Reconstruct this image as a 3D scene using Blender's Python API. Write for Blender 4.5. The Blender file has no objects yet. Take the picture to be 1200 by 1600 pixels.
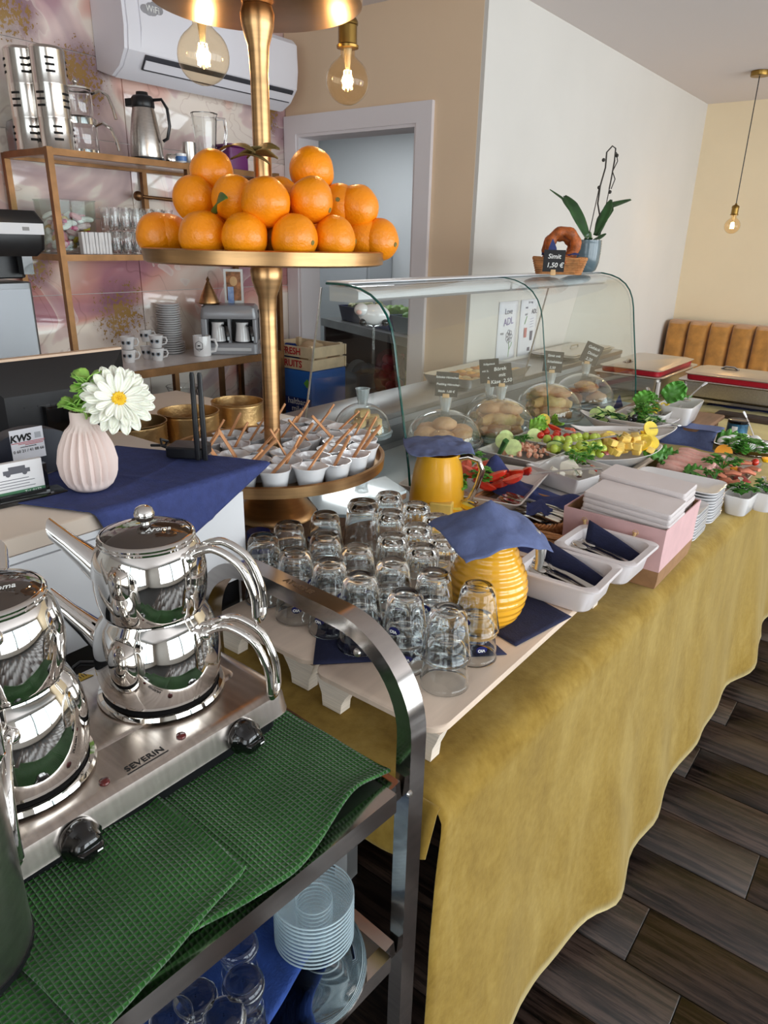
import bpy, bmesh, math, random
from mathutils import Vector, Matrix, Euler, noise as mnoise
rnd = random.Random(7)
PI = math.pi
scene = bpy.context.scene
COL = scene.collection

# ---------------------------------------------------------------- camera
F_PX = 1102.0                      # focal length in pixels of the 1200x1600 frame
PITCH, ROLL, YAW = 0.36546, 0.02312, 0.65339
EYE = Vector((0.0, 0.0, 1.5))
_fw = Vector((-math.sin(YAW), math.cos(YAW), 0)); _rt = Vector((math.cos(YAW), math.sin(YAW), 0)); _up = Vector((0, 0, 1))
_f2 = _fw * math.cos(PITCH) - _up * math.sin(PITCH); _u2 = _up * math.cos(PITCH) + _fw * math.sin(PITCH)
_r3 = _rt * math.cos(ROLL) + _u2 * math.sin(ROLL); _u3 = _u2 * math.cos(ROLL) - _rt * math.sin(ROLL)
cam = bpy.data.objects.new('camera', bpy.data.cameras.new('camera'))
cam.data.sensor_fit = 'HORIZONTAL'; cam.data.sensor_width = 36.0; cam.data.lens = F_PX / 1200 * 36
cam.data.clip_start = 0.02
cam.matrix_world = Matrix(((_r3.x, _u3.x, -_f2.x, EYE.x), (_r3.y, _u3.y, -_f2.y, EYE.y), (_r3.z, _u3.z, -_f2.z, EYE.z), (0, 0, 0, 1)))
COL.objects.link(cam); scene.camera = cam
def ray(px, py): return _r3 * ((px - 600) / F_PX) + _u3 * ((800 - py) / F_PX) + _f2
def at(px, py, z): d = ray(px, py); return EYE + d * ((z - EYE.z) / d.z)      # point of the plane z seen at a pixel
def aty(px, py, y): d = ray(px, py); return EYE + d * (y / d.y)
def atx(px, py, x): d = ray(px, py); return EYE + d * (x / d.x)

# ---------------------------------------------------------------- light
scene.view_settings.view_transform = 'Standard'; scene.view_settings.look = 'None'
scene.view_settings.gamma = 1.0; scene.view_settings.use_curve_mapping = False
scene.view_settings.exposure = 0.0
world = bpy.data.worlds.new('world'); scene.world = world; world.use_nodes = True
_bg = world.node_tree.nodes['Background']; _bg.inputs[0].default_value = (0.80, 0.90, 1.0, 1); _bg.inputs[1].default_value = 1.4
def area(name, loc, rot, sx, sy, power, col):
    l = bpy.data.lights.new(name, 'AREA'); l.shape = 'RECTANGLE'; l.size = sx; l.size_y = sy; l.energy = power; l.color = col
    o = bpy.data.objects.new(name, l); o.location = loc; o.rotation_euler = rot; COL.objects.link(o); return o
# daylight entering by the two glazed sides of the cafe (street side at +x, entrance side behind the camera)
for k in range(4): area('window_daylight', (2.72, .19 + 1.585 * k, 1.32), (0, PI/2, 0), 1.75, 1.40, 44, (0.92, 0.965, 1.0))
for k in range(3): area('entrance_daylight', (-.38 + 1.08 * k, -2.30, 1.36), (PI/2, 0, 0), 0.94, 1.8, 14, (0.94, 0.975, 1.0))
area('kitchen_light', (-4.0, 4.6, 2.44), (0, 0, 0), 1.2, 0.6, 17, (0.93, 0.97, 1.0))
try:
    scene.cycles.use_denoising = True; scene.cycles.max_bounces = 14; scene.cycles.transmission_bounces = 14
    scene.cycles.transparent_max_bounces = 48; scene.cycles.glossy_bounces = 6; scene.cycles.diffuse_bounces = 5
    scene.cycles.caustics_reflective = False; scene.cycles.caustics_refractive = True; scene.cycles.blur_glossy = 1.0; scene.cycles.sample_clamp_indirect = 6.0
except Exception: pass

ORD = ['first', 'second', 'third', 'fourth', 'fifth', 'sixth', 'seventh', 'eighth', 'ninth', 'tenth', 'eleventh', 'twelfth', 'thirteenth', 'fourteenth', 'fifteenth', 'sixteenth', 'seventeenth', 'eighteenth', 'nineteenth', 'twentieth', 'twenty-first', 'twenty-second']
CLOCK = ['twelve', 'one', 'two', 'three', 'four', 'five', 'six', 'seven', 'eight', 'nine', 'ten', 'eleven']
# ---------------------------------------------------------------- materials
def lin(c):
    return tuple((v / 255 / 12.92 if v / 255 <= 0.04045 else ((v / 255 + 0.055) / 1.055) ** 2.4) for v in c[:3]) + (1.0,)
MATS = {}
class NT:
    def __init__(s, m): s.t = m.node_tree; s.n = s.t.nodes; s.l = s.t.links
    def new(s, t, **k):
        n = s.n.new(t)
        for a, b in k.items(): setattr(n, a, b)
        return n
    def link(s, a, b): s.l.new(a, b)
    def ramp(s, fac, stops):
        r = s.new('ShaderNodeValToRGB'); e = r.color_ramp.elements
        while len(e) < len(stops): e.new(0.5)
        for el, (p, c) in zip(e, stops): el.position = p; el.color = lin(c)
        s.link(fac, r.inputs[0]); return r.outputs[0]
    def math(s, op, a, b=None, c=None):
        n = s.new('ShaderNodeMath', operation=op)
        for i, v in enumerate((a, b, c)):
            if v is None: continue
            if isinstance(v, (int, float)): n.inputs[i].default_value = v
            else: s.link(v, n.inputs[i])
        return n.outputs[0]
    def mix(s, fac, a, b, blend='MIX'):
        n = s.new('ShaderNodeMix', data_type='RGBA', blend_type=blend)
        for i, v in ((0, fac), (6, a), (7, b)):
            if isinstance(v, (int, float)): n.inputs[i].default_value = v
            elif isinstance(v, tuple): n.inputs[i].default_value = v
            else: s.link(v, n.inputs[i])
        return n.outputs[2]
    def noise(s, vec, scale, detail=3, rough=0.55, dist=0.0):
        n = s.new('ShaderNodeTexNoise'); n.inputs['Scale'].default_value = scale; n.inputs['Detail'].default_value = detail
        n.inputs['Roughness'].default_value = rough; n.inputs['Distortion'].default_value = dist
        if vec is not None: s.link(vec, n.inputs['Vector'])
        return n.outputs[0]
    def coord(s, kind='Object'): return s.new('ShaderNodeTexCoord').outputs[kind]
    def mapping(s, vec, scale=(1, 1, 1), rot=(0, 0, 0)):
        m = s.new('ShaderNodeMapping'); m.inputs['Scale'].default_value = scale; m.inputs['Rotation'].default_value = rot
        s.link(vec, m.inputs[0]); return m.outputs[0]
def M(name, col, rough=0.5, metal=0.0, var=0.0, vs=8.0, bump=0.0, bs=60.0, stretch=(1, 1, 1), trans=0.0, ior=1.45, coat=0.0, sheen=0.0, sss=0.0, emit=None, es=0.0, alpha=1.0, col2=None):
    if name in MATS: return MATS[name]
    m = bpy.data.materials.new(name); m.use_nodes = True; MATS[name] = m
    t = NT(m); b = t.n['Principled BSDF']; I = b.inputs
    I['Base Color'].default_value = lin(col); I['Roughness'].default_value = rough; I['Metallic'].default_value = metal
    I['Transmission Weight'].default_value = trans; I['IOR'].default_value = ior; I['Coat Weight'].default_value = coat
    I['Sheen Weight'].default_value = sheen; I['Subsurface Weight'].default_value = sss; I['Alpha'].default_value = alpha
    if sss: I['Subsurface Radius'].default_value = (0.01, 0.006, 0.004)
    if emit: I['Emission Color'].default_value = lin(emit); I['Emission Strength'].default_value = es
    if var or col2 or bump:
        c = t.mapping(t.coord(), stretch)
    if var or col2:
        dk = col2 or tuple(max(0, v * (1 - var)) for v in col); lt = col if col2 else tuple(min(255, v * (1 + var)) for v in col)
        t.link(t.ramp(t.noise(c, vs, 4), [(0.3, dk), (0.7, lt)]), I['Base Color'])
    if bump:
        bn = t.new('ShaderNodeBump'); bn.inputs['Strength'].default_value = bump; bn.inputs['Distance'].default_value = 0.004
        t.link(t.noise(c, bs, 3), bn.inputs['Height']); t.link(bn.outputs[0], I['Normal'])
    return m

# ---------------------------------------------------------------- mesh building
class MB:
    def __init__(s): s.v = []; s.f = []; s.mi = []
    def add(s, vs, fs, mi=0, mat=None):
        o = len(s.v); s.v += [tuple(mat @ Vector(p)) if mat else tuple(p) for p in vs]
        s.f += [tuple(i + o for i in f) for f in fs]; s.mi += [mi] * len(fs); return s
    def box(s, x0, x1, y0, y1, z0, z1, mi=0, mat=None):
        v = [(x, y, z) for z in (z0, z1) for y in (y0, y1) for x in (x0, x1)]
        return s.add(v, [(0, 2, 3, 1), (4, 5, 7, 6), (0, 1, 5, 4), (2, 6, 7, 3), (0, 4, 6, 2), (1, 3, 7, 5)], mi, mat)
    def loft(s, rings, cap0=True, cap1=True, mi=0, mat=None, closed=False, ring_closed=True):
        n = len(rings[0]); v = [p for r in rings for p in r]; f = []
        R = len(rings); lim = R if closed else R - 1; jn = n if ring_closed else n - 1
        for i in range(lim):
            a = i * n; b = ((i + 1) % R) * n
            for j in range(jn):
                k = (j + 1) % n; f.append((a + j, a + k, b + k, b + j))
        if cap0 and not closed: f.append(tuple(reversed(range(n))))
        if cap1 and not closed: f.append(tuple(range((R - 1) * n, R * n)))
        return s.add(v, f, mi, mat)
    def lathe(s, prof, seg=24, mi=0, mat=None, cap0=True, cap1=True, wob=None):
        rings = []
        for (r, z) in prof:
            rings.append([((r + (wob(j / seg, z) if wob else 0)) * math.cos(2 * PI * j / seg), (r + (wob(j / seg, z) if wob else 0)) * math.sin(2 * PI * j / seg), z) for j in range(seg)])
        return s.loft(rings, cap0, cap1, mi, mat)
    def tube(s, pts, r, n=8, mi=0, mat=None, cap=True, closed=False, flat=None):
        P = [Vector(p) for p in pts]; rings = []; N = len(P); up = None
        for i, p in enumerate(P):
            if closed: d = (P[(i + 1) % N] - P[i - 1]).normalized()
            else: d = (P[min(i + 1, N - 1)] - P[max(i - 1, 0)]).normalized()
            if up is None: up = Vector((0, 0, 1)) if abs(d.z) < 0.9 else Vector((1, 0, 0))
            sd = d.cross(up)
            if sd.length < 1e-6: sd = d.cross(Vector((0, 1, 0)))
            sd.normalize(); up = sd.cross(d).normalized()
            rr = r[i] if isinstance(r, (list, tuple)) else r
            a, b = (rr, rr) if flat is None else (rr * flat[0], rr * flat[1])
            rings.append([tuple(p + sd * (a * math.cos(2 * PI * j / n)) + up * (b * math.sin(2 * PI * j / n))) for j in range(n)])
        return s.loft(rings, cap, cap, mi, mat, closed)
    def ball(s, c, r, seg=12, rings=8, mi=0, mat=None, nz=0.0, ns=8.0, seed=0.0):
        r = r if isinstance(r, (tuple, list)) else (r, r, r)
        v = []; 
        for i in range(rings + 1):
            th = PI * i / rings
            for j in range(seg):
                ph = 2 * PI * j / seg; d = Vector((math.sin(th) * math.cos(ph), math.sin(th) * math.sin(ph), math.cos(th)))
                k = 1 + (nz * mnoise.noise(d * ns * 0.3 + Vector((seed, seed * 1.7, 0))) if nz else 0)
                v.append((c[0] + d.x * r[0] * k, c[1] + d.y * r[1] * k, c[2] + d.z * r[2] * k))
        f = []
        for i in range(rings):
            for j in range(seg):
                a = i * seg + j; b = i * seg + (j + 1) % seg
                if i == 0: f.append((a, a + seg, b + seg))
                elif i == rings - 1: f.append((a, a + seg, b))
                else: f.append((a, a + seg, b + seg, b))
        return s.add(v, f, mi, mat)
    def grid(s, nu, nv, fn, mi=0, mat=None):
        v = [fn(i / nu, j / nv) for i in range(nu + 1) for j in range(nv + 1)]
        f = [(i * (nv + 1) + j, (i + 1) * (nv + 1) + j, (i + 1) * (nv + 1) + j + 1, i * (nv + 1) + j + 1) for i in range(nu) for j in range(nv)]
        return s.add(v, f, mi, mat)
    def mesh(s, name, mats, angle=40):
        me = bpy.data.meshes.new(name); me.from_pydata(s.v, [], s.f)
        for m in (mats if isinstance(mats, (list, tuple)) else [mats]): me.materials.append(m)
        if any(s.mi): me.polygons.foreach_set('material_index', s.mi)
        bm = bmesh.new(); bm.from_mesh(me); bmesh.ops.recalc_face_normals(bm, faces=bm.faces); bm.to_mesh(me); bm.free()
        if angle: me.polygons.foreach_set('use_smooth', [len(p.vertices) < 5 for p in me.polygons]); me.set_sharp_from_angle(angle=math.radians(angle))
        me.update(); return me
def rr(hx, hy, r, z, n=4, cx=0.0, cy=0.0):
    r = min(r, hx * 0.999, hy * 0.999); out = []
    for q, (sx, sy) in enumerate(((1, 1), (-1, 1), (-1, -1), (1, -1))):
        for i in range(n + 1):
            a = PI / 2 * (q + i / n); out.append((cx + sx * (hx - r) + r * math.cos(a), cy + sy * (hy - r) + r * math.sin(a), z))
    return out
def slab(mb, hx, hy, z0, z1, r=0.01, e=0.002, n=4, mi=0, mat=None):    # rounded plate with eased edges
    return mb.loft([rr(hx - e, hy - e, r, z0, n), rr(hx, hy, r, z0 + e, n), rr(hx, hy, r, z1 - e, n), rr(hx - e, hy - e, r, z1, n)], mi=mi, mat=mat)
def obj(name, mb, mat, parent=None, loc=None, rot=None, angle=40, solid=0.0, sub=0, offset=-1):
    me = mb if isinstance(mb, bpy.types.Mesh) else mb.mesh(name, mat, angle)
    o = bpy.data.objects.new(name, me); COL.objects.link(o)
    if parent: o.parent = parent
    if loc is not None: o.location = loc
    if rot is not None: o.rotation_euler = rot if isinstance(rot, (tuple, list, Euler)) else (0, 0, rot)
    if solid: md = o.modifiers.new('thickness', 'SOLIDIFY'); md.thickness = solid; md.offset = offset
    if sub: md = o.modifiers.new('smooth', 'SUBSURF'); md.levels = sub; md.render_levels = sub
    return o
def tag(o, label, cat, group=None, kind=None):
    o['label'] = label; o['category'] = cat
    if group: o['group'] = group
    if kind: o['kind'] = kind
    return o
def thing(name, label, cat, loc=(0, 0, 0), rz=0.0, group=None, rot=None):
    o = bpy.data.objects.new(name, None); COL.objects.link(o); o.empty_display_size = 0.05
    o.location = loc; o.rotation_euler = rot if rot else (0, 0, rz); return tag(o, label, cat, group)
def struct(name, mb, mat, parent=None, **k):
    o = obj(name, mb, mat, parent, **k); o['kind'] = 'structure'; return o
def dup(root, loc=None, rz=None, label=None, group=None, parent=None, rot=None, scale=None):
    r = root.copy(); COL.objects.link(r)
    if parent: r.parent = parent
    if loc is not None: r.location = loc
    if rz is not None: r.rotation_euler = (0, 0, rz)
    if rot is not None: r.rotation_euler = rot
    if scale is not None: r.scale = (scale,) * 3 if isinstance(scale, (int, float)) else scale
    if label: r['label'] = label
    if group: r['group'] = group
    for ch in list(root.children): dup(ch, parent=r)
    return r
def text(name, body, size, mat, parent, loc, rot=(PI/2, 0, 0), align='CENTER', extr=0.0003, shear=0.0, sx=1.0, bold=0.0):
    c = bpy.data.curves.new(name, 'FONT'); c.body = body; c.size = size; c.align_x = align; c.align_y = 'CENTER'; c.extrude = extr; c.shear = shear
    c.offset = bold; c.resolution_u = 3; c.space_line = 0.85
    t = bpy.data.objects.new(name, c); COL.objects.link(t)
    bpy.context.view_layer.update(); dg = bpy.context.evaluated_depsgraph_get()
    me = bpy.data.meshes.new_from_object(t.evaluated_get(dg)); bpy.data.objects.remove(t)
    me.materials.clear(); me.materials.append(mat)
    o = bpy.data.objects.new(name, me); COL.objects.link(o); o.parent = parent; o.location = loc; o.rotation_euler = rot; o.scale = (sx, 1, 1); return o
def arc(c, r, a0, a1, n, plane='xz'):
    out = []
    for i in range(n + 1):
        a = a0 + (a1 - a0) * i / n; p, q = r * math.cos(a), r * math.sin(a)
        out.append({'xz': (c[0] + p, c[1], c[2] + q), 'xy': (c[0] + p, c[1] + q, c[2]), 'yz': (c[0], c[1] + p, c[2] + q)}[plane])
    return out
def lookat(d):      # rotation taking +z to direction d
    return Vector(d).to_track_quat('Z', 'Y').to_euler()

STEEL = M('brushed_steel', (200, 195, 190), 0.28, 1.0, var=0.05, vs=3, stretch=(40, 2, 40))
CHROME = M('polished_steel', (225, 222, 218), 0.045, 1.0)
STEEL_D = M('stainless_sheet', (160, 158, 157), 0.35, 1.0, var=0.06, vs=5)
WHITE = M('white_lacquer', (222, 222, 224), 0.35, var=0.015, vs=3)
PORC = M('white_porcelain', (226, 225, 226), 0.12, coat=0.5)
PORC_W = M('matte_porcelain', (214, 208, 205), 0.3, coat=0.2)
BLACK = M('black_plastic', (20, 20, 23), 0.35)
BLACKG = M('glossy_black_plastic', (10, 10, 11), 0.12, coat=0.6)
BRASS = M('aged_brass', (128, 94, 64), 0.42, 1.0, var=0.12, vs=12)
GOLD = M('brushed_gold', (186, 146, 102), 0.32, 1.0, var=0.1, vs=6, stretch=(1, 1, 12))
GOLD_T = M('hammered_gold_tin', (186, 152, 104), 0.38, 1.0, var=0.06, vs=20, bump=0.25, bs=90)
GLASS = M('clear_glass', (250, 252, 252), 0.0, trans=1.0, ior=1.47)
def thin_glass(name, tint=(246, 252, 250), ior=1.45, gain=1.0):     # clear sheet too thin to bend light
    m = bpy.data.materials.new(name); m.use_nodes = True; t = NT(m); t.n.clear(); o = t.new('ShaderNodeOutputMaterial')
    a = t.new('ShaderNodeBsdfTransparent'); a.inputs[0].default_value = lin(tint); g = t.new('ShaderNodeBsdfGlossy'); g.inputs['Roughness'].default_value = 0.0
    gm = t.new('ShaderNodeNewGeometry'); dt = t.new('ShaderNodeVectorMath', operation='DOT_PRODUCT'); t.link(gm.outputs['Normal'], dt.inputs[0]); t.link(gm.outputs['Incoming'], dt.inputs[1])
    k = t.math('POWER', t.math('SUBTRACT', 1.0, t.math('MINIMUM', t.math('ABSOLUTE', dt.outputs['Value']), 1.0)), 5.0); r0 = ((ior - 1) / (ior + 1)) ** 2
    x = t.new('ShaderNodeMixShader'); t.link(t.math('MULTIPLY_ADD', k, (1 - r0) * gain, r0 * gain), x.inputs[0]); t.link(a.outputs[0], x.inputs[1]); t.link(g.outputs[0], x.inputs[2]); t.link(x.outputs[0], o.inputs[0]); return m
PANEG = thin_glass('pane_glass')
PANE_EDGE = M('green_glass_edge', (16, 92, 84), 0.1, trans=0.25, coat=0.5)
WOODL = M('light_beech', (208, 166, 118), 0.5, var=0.1, vs=10, stretch=(1, 8, 8))
NAVY = M('navy_paper_napkin', (52, 62, 112), 0.85, var=0.08, vs=60, bump=0.3, bs=300)
NAVY_D = M('dark_navy_napkin', (32, 36, 66), 0.85, var=0.08, vs=60, bump=0.3, bs=300)
WICKER = M('wicker', (188, 132, 84), 0.55, var=0.18, vs=30)
INK = M('black_ink', (18, 18, 20), 0.5)
CHALK = M('white_chalk_print', (235, 235, 232), 0.7)
RED = M('red_plastic', (178, 22, 34), 0.35)
GREENL = M('leaf_green', (92, 152, 58), 0.5, var=0.25, vs=25)
GREEND = M('parsley_green', (72, 130, 46), 0.55, var=0.3, vs=40)
LETT = M('lettuce_green', (122, 170, 62), 0.45, var=0.2, vs=25)
# ================================================================ the setting
XL, XW, YD, YF, XR, YB, ZC = -2.95, -1.775, 2.94, 6.13, 3.0, -2.6, 2.5
W_PEACH = M('peach_wall_paint', (228, 202, 172), 0.85, var=0.012, vs=2)
W_WHITE = M('offwhite_wall_paint', (214, 210, 204), 0.85, var=0.012, vs=2)
W_CREAM = M('cream_wall_paint', (232, 214, 182), 0.85, var=0.012, vs=2)
W_COLD = M('white_kitchen_paint', (226, 230, 232), 0.8)
CEIL = M('ceiling_paint', (222, 214, 212), 0.9)
TRIM = M('white_trim_paint', (226, 220, 222), 0.45)

# floor: a dark screed with wood-look tiles laid on it, each tile a piece with recessed joints
def plank_mat():
    m = bpy.data.materials.new('dark_wood_plank'); m.use_nodes = True; t = NT(m); b = t.n['Principled BSDF']
    oi = t.new('ShaderNodeObjectInfo'); g = t.new('ShaderNodeNewGeometry').outputs['Position']
    off = t.new('ShaderNodeVectorMath', operation='SCALE'); t.link(oi.outputs['Random'], off.inputs['Scale']); off.inputs[0].default_value = (9.0, 7.0, 5.0)
    ad = t.new('ShaderNodeVectorMath', operation='ADD'); t.link(g, ad.inputs[0]); t.link(off.outputs[0], ad.inputs[1])
    v = t.mapping(ad.outputs[0], (4.0, 60, 2)); v2 = t.mapping(ad.outputs[0], (9, 150, 5)); v3 = t.mapping(ad.outputs[0], (1.2, 6, 1))
    base = t.ramp(t.noise(v3, 1.0, 3), [(0.3, (52, 41, 36)), (0.55, (67, 53, 47)), (0.75, (85, 67, 58))])
    grain = t.ramp(t.noise(v, 1.0, 6, 0.65), [(0.34, (22, 19, 20)), (0.44, (130, 122, 118)), (0.54, (225, 220, 216)), (0.7, (255, 255, 255))])
    c = t.mix(1.0, base, grain, 'MULTIPLY')
    pits = t.ramp(t.noise(v2, 1.0, 4, 0.7), [(0.38, (16, 14, 14)), (0.47, (255, 255, 255))])
    c = t.mix(0.75, c, pits, 'MULTIPLY')
    t.link(c, b.inputs['Base Color']); 
    t.link(t.math('ADD', t.math('MULTIPLY', t.noise(v2, 1.0, 3), 0.25), 0.22), b.inputs['Roughness'])
    bp = t.new('ShaderNodeBump'); bp.inputs['Strength'].default_value = 0.35; bp.inputs['Distance'].default_value = 0.002
    t.link(t.noise(v, 1.0, 6, 0.65), bp.inputs['Height']); t.link(bp.outputs[0], b.inputs['Normal'])
    return m
fl = struct('floor', MB().box(-5.2, XR + .15, YB - .15, YF + .1, -0.12, -0.0035), M('dark_floor_joint', (20, 18, 17), 0.8))
PLANK = plank_mat(); PW = 0.1735; PL = 1.04
pm = slab(MB(), PL / 2 - .0012, PW / 2 - .0012, -.010, 0, .002, .0012, 1).mesh('plank', PLANK)
joints = {7: -.236, 9: -.06, 11: -.305, 13: -.273, 15: -.30, 10: .21, 12: .25, 8: .32, 14: .12}
for r in range(-3, 26):
    y = 1.239 + (r - 7 + .5) * PW
    j = joints.get(r, -.3 + ((r * 37) % 11) * .094)
    for k in range(-2, 2):
        xc = j + (k + .5) * PL
        if xc + PL / 2 < -1.3 or xc - PL / 2 > 1.75: continue
        o = obj('floor_tile', pm, None, fl, (xc, y, 0))

struct('ceiling', MB().box(-5.2, XR + .15, YB - .15, YF + .1, ZC, ZC + .1), CEIL)

# tiled wall behind the coffee shelves: large printed marble tiles
def tile_mat():
    m = bpy.data.materials.new('printed_marble_tile'); m.use_nodes = True; t = NT(m); b = t.n['Principled BSDF']
    g = t.new('ShaderNodeNewGeometry').outputs['Position']
    v = t.mapping(g, (1, 1.15, 1.5))
    n1 = t.noise(v, 1.25, 2.5, 0.45, 1.1)
    c = t.ramp(n1, [(0.28, (162, 132, 142)), (0.34, (196, 164, 166)), (0.385, (230, 210, 202)), (0.41, (240, 227, 216)), (0.53, (242, 229, 216)), (0.56, (236, 204, 190)), (0.62, (220, 160, 148)), (0.70, (186, 128, 138))])
    n2 = t.noise(t.mapping(g, (1, .9, 1.1)), 1.7, 3, 0.5, 1.8)
    c = t.mix(t.math('MULTIPLY', t.math('GREATER_THAN', n2, 0.57), 0.65), c, t.ramp(n2, [(0.57, (238, 224, 214)), (0.60, (216, 182, 182)), (0.70, (170, 132, 144))]))
    vein = t.ramp(n2, [(0.485, (255, 255, 255)), (0.493, (196, 178, 176)), (0.501, (255, 255, 255))])
    c = t.mix(0.5, c, vein, 'MULTIPLY')
    gold_m = None; dark_m = None
    pn = t.noise(g, 15, 5, 0.75); pn2 = t.noise(g, 62, 3, 0.7)
    for (px, py, R) in ((130, 118, .14), (18, 22, .11), (190, 490, .15), (418, 178, .10), (52, 412, .10), (430, 650, .1)):
        p = atx(px, py, XL)
        d = t.new('ShaderNodeVectorMath', operation='DISTANCE'); t.link(g, d.inputs[0]); d.inputs[1].default_value = tuple(p)
        k = t.math('SUBTRACT', 1.0, t.math('DIVIDE', d.outputs['Value'], R * 1.15)); k = t.math('MAXIMUM', k, 0.0)
        gm = t.math('GREATER_THAN', t.math('ADD', t.math('MULTIPLY', k, 0.17), t.math('ADD', t.math('MULTIPLY', pn2, 0.6), t.math('MULTIPLY', pn, 0.4))), 0.615)
        gm = t.math('MULTIPLY', gm, t.math('GREATER_THAN', k, 0.12))
        dm = t.math('MINIMUM', t.math('MULTIPLY', t.math('MULTIPLY', k, pn), 2.6), 0.7)
        gold_m = gm if gold_m is None else t.math('MAXIMUM', gold_m, gm); dark_m = dm if dark_m is None else t.math('MAXIMUM', dark_m, dm)
    c = t.mix(dark_m, c, lin((112, 84, 100))); c = t.mix(gold_m, c, lin((150, 116, 66)))
    t.link(c, b.inputs['Base Color']); b.inputs['Roughness'].default_value = 0.08; b.inputs['Coat Weight'].default_value = 0.3
    return m
wl = struct('wall_left', MB().box(XL - .15, XL - .012, YB, YD + .13, 0, ZC), M('tile_grout', (236, 230, 226), 0.8))
TILE = tile_mat(); TL, TH = 1.198, 0.302
tm = slab(MB(), TL / 2 - .0015, TH / 2 - .0015, -.012, 0, .002, .0012, 1).mesh('tile', TILE)
for i in range(-1, 2):
    for k in range(0, 8):
        y0, z0 = 1.99 + (i - 1) * 1.2, 2.17 - (k + 1) * .302 + .302
        y1 = min(y0 + 1.2, YD); 
        if z0 + .302 > ZC: z1 = ZC - .002
        o = obj('tile', tm, None, wl, (XL, (y0 + y1) / 2, z0 + .151), (PI / 2, 0, PI / 2))
        o.scale = ((y1 - y0) / 1.2, min(1.0, (ZC - z0) / .302), 1)
struct('wall_left_plain', MB().box(XL - .15, XL, YB, .79, 0, ZC), W_WHITE)

# wall with the kitchen doorway, its convex corner and the long wall beside the display
dx0, dx1, dz = -2.865, -2.105, 2.005
mb = MB(); mb.box(XL, dx0, YD, YD + .13, 0, ZC); mb.box(dx1, XW - .02, YD, YD + .13, 0, ZC); mb.box(dx0, dx1, YD, YD + .13, dz, ZC)
struct('wall_doorway', mb, W_PEACH)
struct('wall_side', MB().box(XW - .15, XW, YD + .001, YF, 0, ZC), W_WHITE)
struct('wall_far', MB().box(XW - .15, XR + .15, YF, YF + .15, 0, ZC), W_CREAM)
# door casing
fw = .085
dr = struct('trim_1', MB().box(dx0 - fw + .004, dx0, YD - .02, YD + .0, 0, dz + fw), TRIM)
obj('casing', MB().box(dx1, dx1 + fw, YD - .02, YD, 0, dz + fw), TRIM, dr)
obj('casing', MB().box(dx0, dx1, YD - .02, YD, dz, dz + fw), TRIM, dr)
obj('door_lining', MB().box(dx0 - .001, dx0 + .014, YD - .012, YD + .14, 0, dz), TRIM, dr)
obj('door_lining', MB().box(dx1 - .014, dx1 + .001, YD - .012, YD + .14, 0, dz), TRIM, dr)
obj('door_lining', MB().box(dx0 + .014, dx1 - .014, YD - .012, YD + .14, dz - .014, dz), TRIM, dr)
# kitchen behind the doorway
struct('wall_kitchen_far', MB().box(-5.2, XW - .15, 5.6, 5.75, 0, ZC), W_COLD)
struct('wall_kitchen_left', MB().box(-5.35, -5.2, YD, 5.75, 0, ZC), W_COLD)
struct('wall_kitchen_front', MB().box(-5.2, XL - .15, YD, YD + .13, 0, ZC), W_COLD)
# glazed street side (+x) and entrance side (behind the camera)
FR = M('window_frame_grey', (70, 70, 74), 0.4)
mb = MB(); mb.box(XR, XR + .15, YB, YF, 0, .42); mb.box(XR, XR + .15, YB, YF, 2.42, ZC); mb.box(XR, XR + .15, YB, -.6, .42, 2.42); mb.box(XR, XR + .15, 5.8, YF, .42, 2.42)
struct('wall_right', mb, W_WHITE)
wn = struct('window_1', MB().box(XR + .05, XR + .10, -.6, 5.8, .42, .48), FR)
for i in range(5):
    y = -.6 + i * 1.585; obj('mullion', MB().box(XR + .05, XR + .10, y, y + .06, .48, 2.36), FR, wn)
    if i < 4: obj('pane', MB().box(XR + .07, XR + .078, y + .06, y + 1.585, .48, 2.36), PANEG, wn)
obj('frame_top', MB().box(XR + .05, XR + .10, -.6, 5.8, 2.36, 2.42), FR, wn)
mb = MB(); mb.box(-2.95, -.95, YB - .15, YB, 0, ZC); mb.box(2.35, XR, YB - .15, YB, 0, ZC); mb.box(-.95, 2.35, YB - .15, YB, 2.42, ZC); mb.box(-.95, 2.35, YB - .15, YB, 0, .3)
struct('wall_front', mb, W_WHITE)
wn = struct('window_2', MB().box(-.95, 2.35, YB - .10, YB - .05, .3, .36), FR)
for i in range(4):
    x = -.95 + i * 1.08; obj('mullion', MB().box(x, x + .06, YB - .10, YB - .05, .36, 2.36), FR, wn)
    if i < 3: obj('pane', MB().box(x + .06, x + 1.08, YB - .08, YB - .072, .36, 2.36), PANEG, wn)
obj('frame_top', MB().box(-.95, 2.35, YB - .10, YB - .05, 2.36, 2.42), FR, wn)
# ================================================================ counters (large things first)
TOPW = M('pale_counter_top', (212, 196, 180), 0.4, var=0.03, vs=4)
c = thing('service_counter', 'white panelled cash counter under the vase and router', 'counter', (-.975, -.2, 0))
obj('upper_body', MB().box(-.42, 0, -.9, 1.03, .905, 1.072), WHITE, c)
obj('front_panel', MB().box(.0005, .007, -.895, 1.028, .885, 1.058), WHITE, c); obj('front_rail', MB().box(.0005, .007, -.895, 1.028, 1.061, 1.0715), WHITE, c)
obj('end_strip', MB().box(-.42, -.022, 1.0302, 1.036, .55, 1.071), WHITE, c)
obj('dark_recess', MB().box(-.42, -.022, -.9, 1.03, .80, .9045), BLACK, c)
obj('lower_body', MB().loft([[(x, y, z) for x, y in [(-.42, -.9), (.0, -.9), (.0, .60), (-.008, .66), (-.03, .70), (-.42, .70)]] for z in (.02, .7995)]), WHITE, c)
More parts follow.
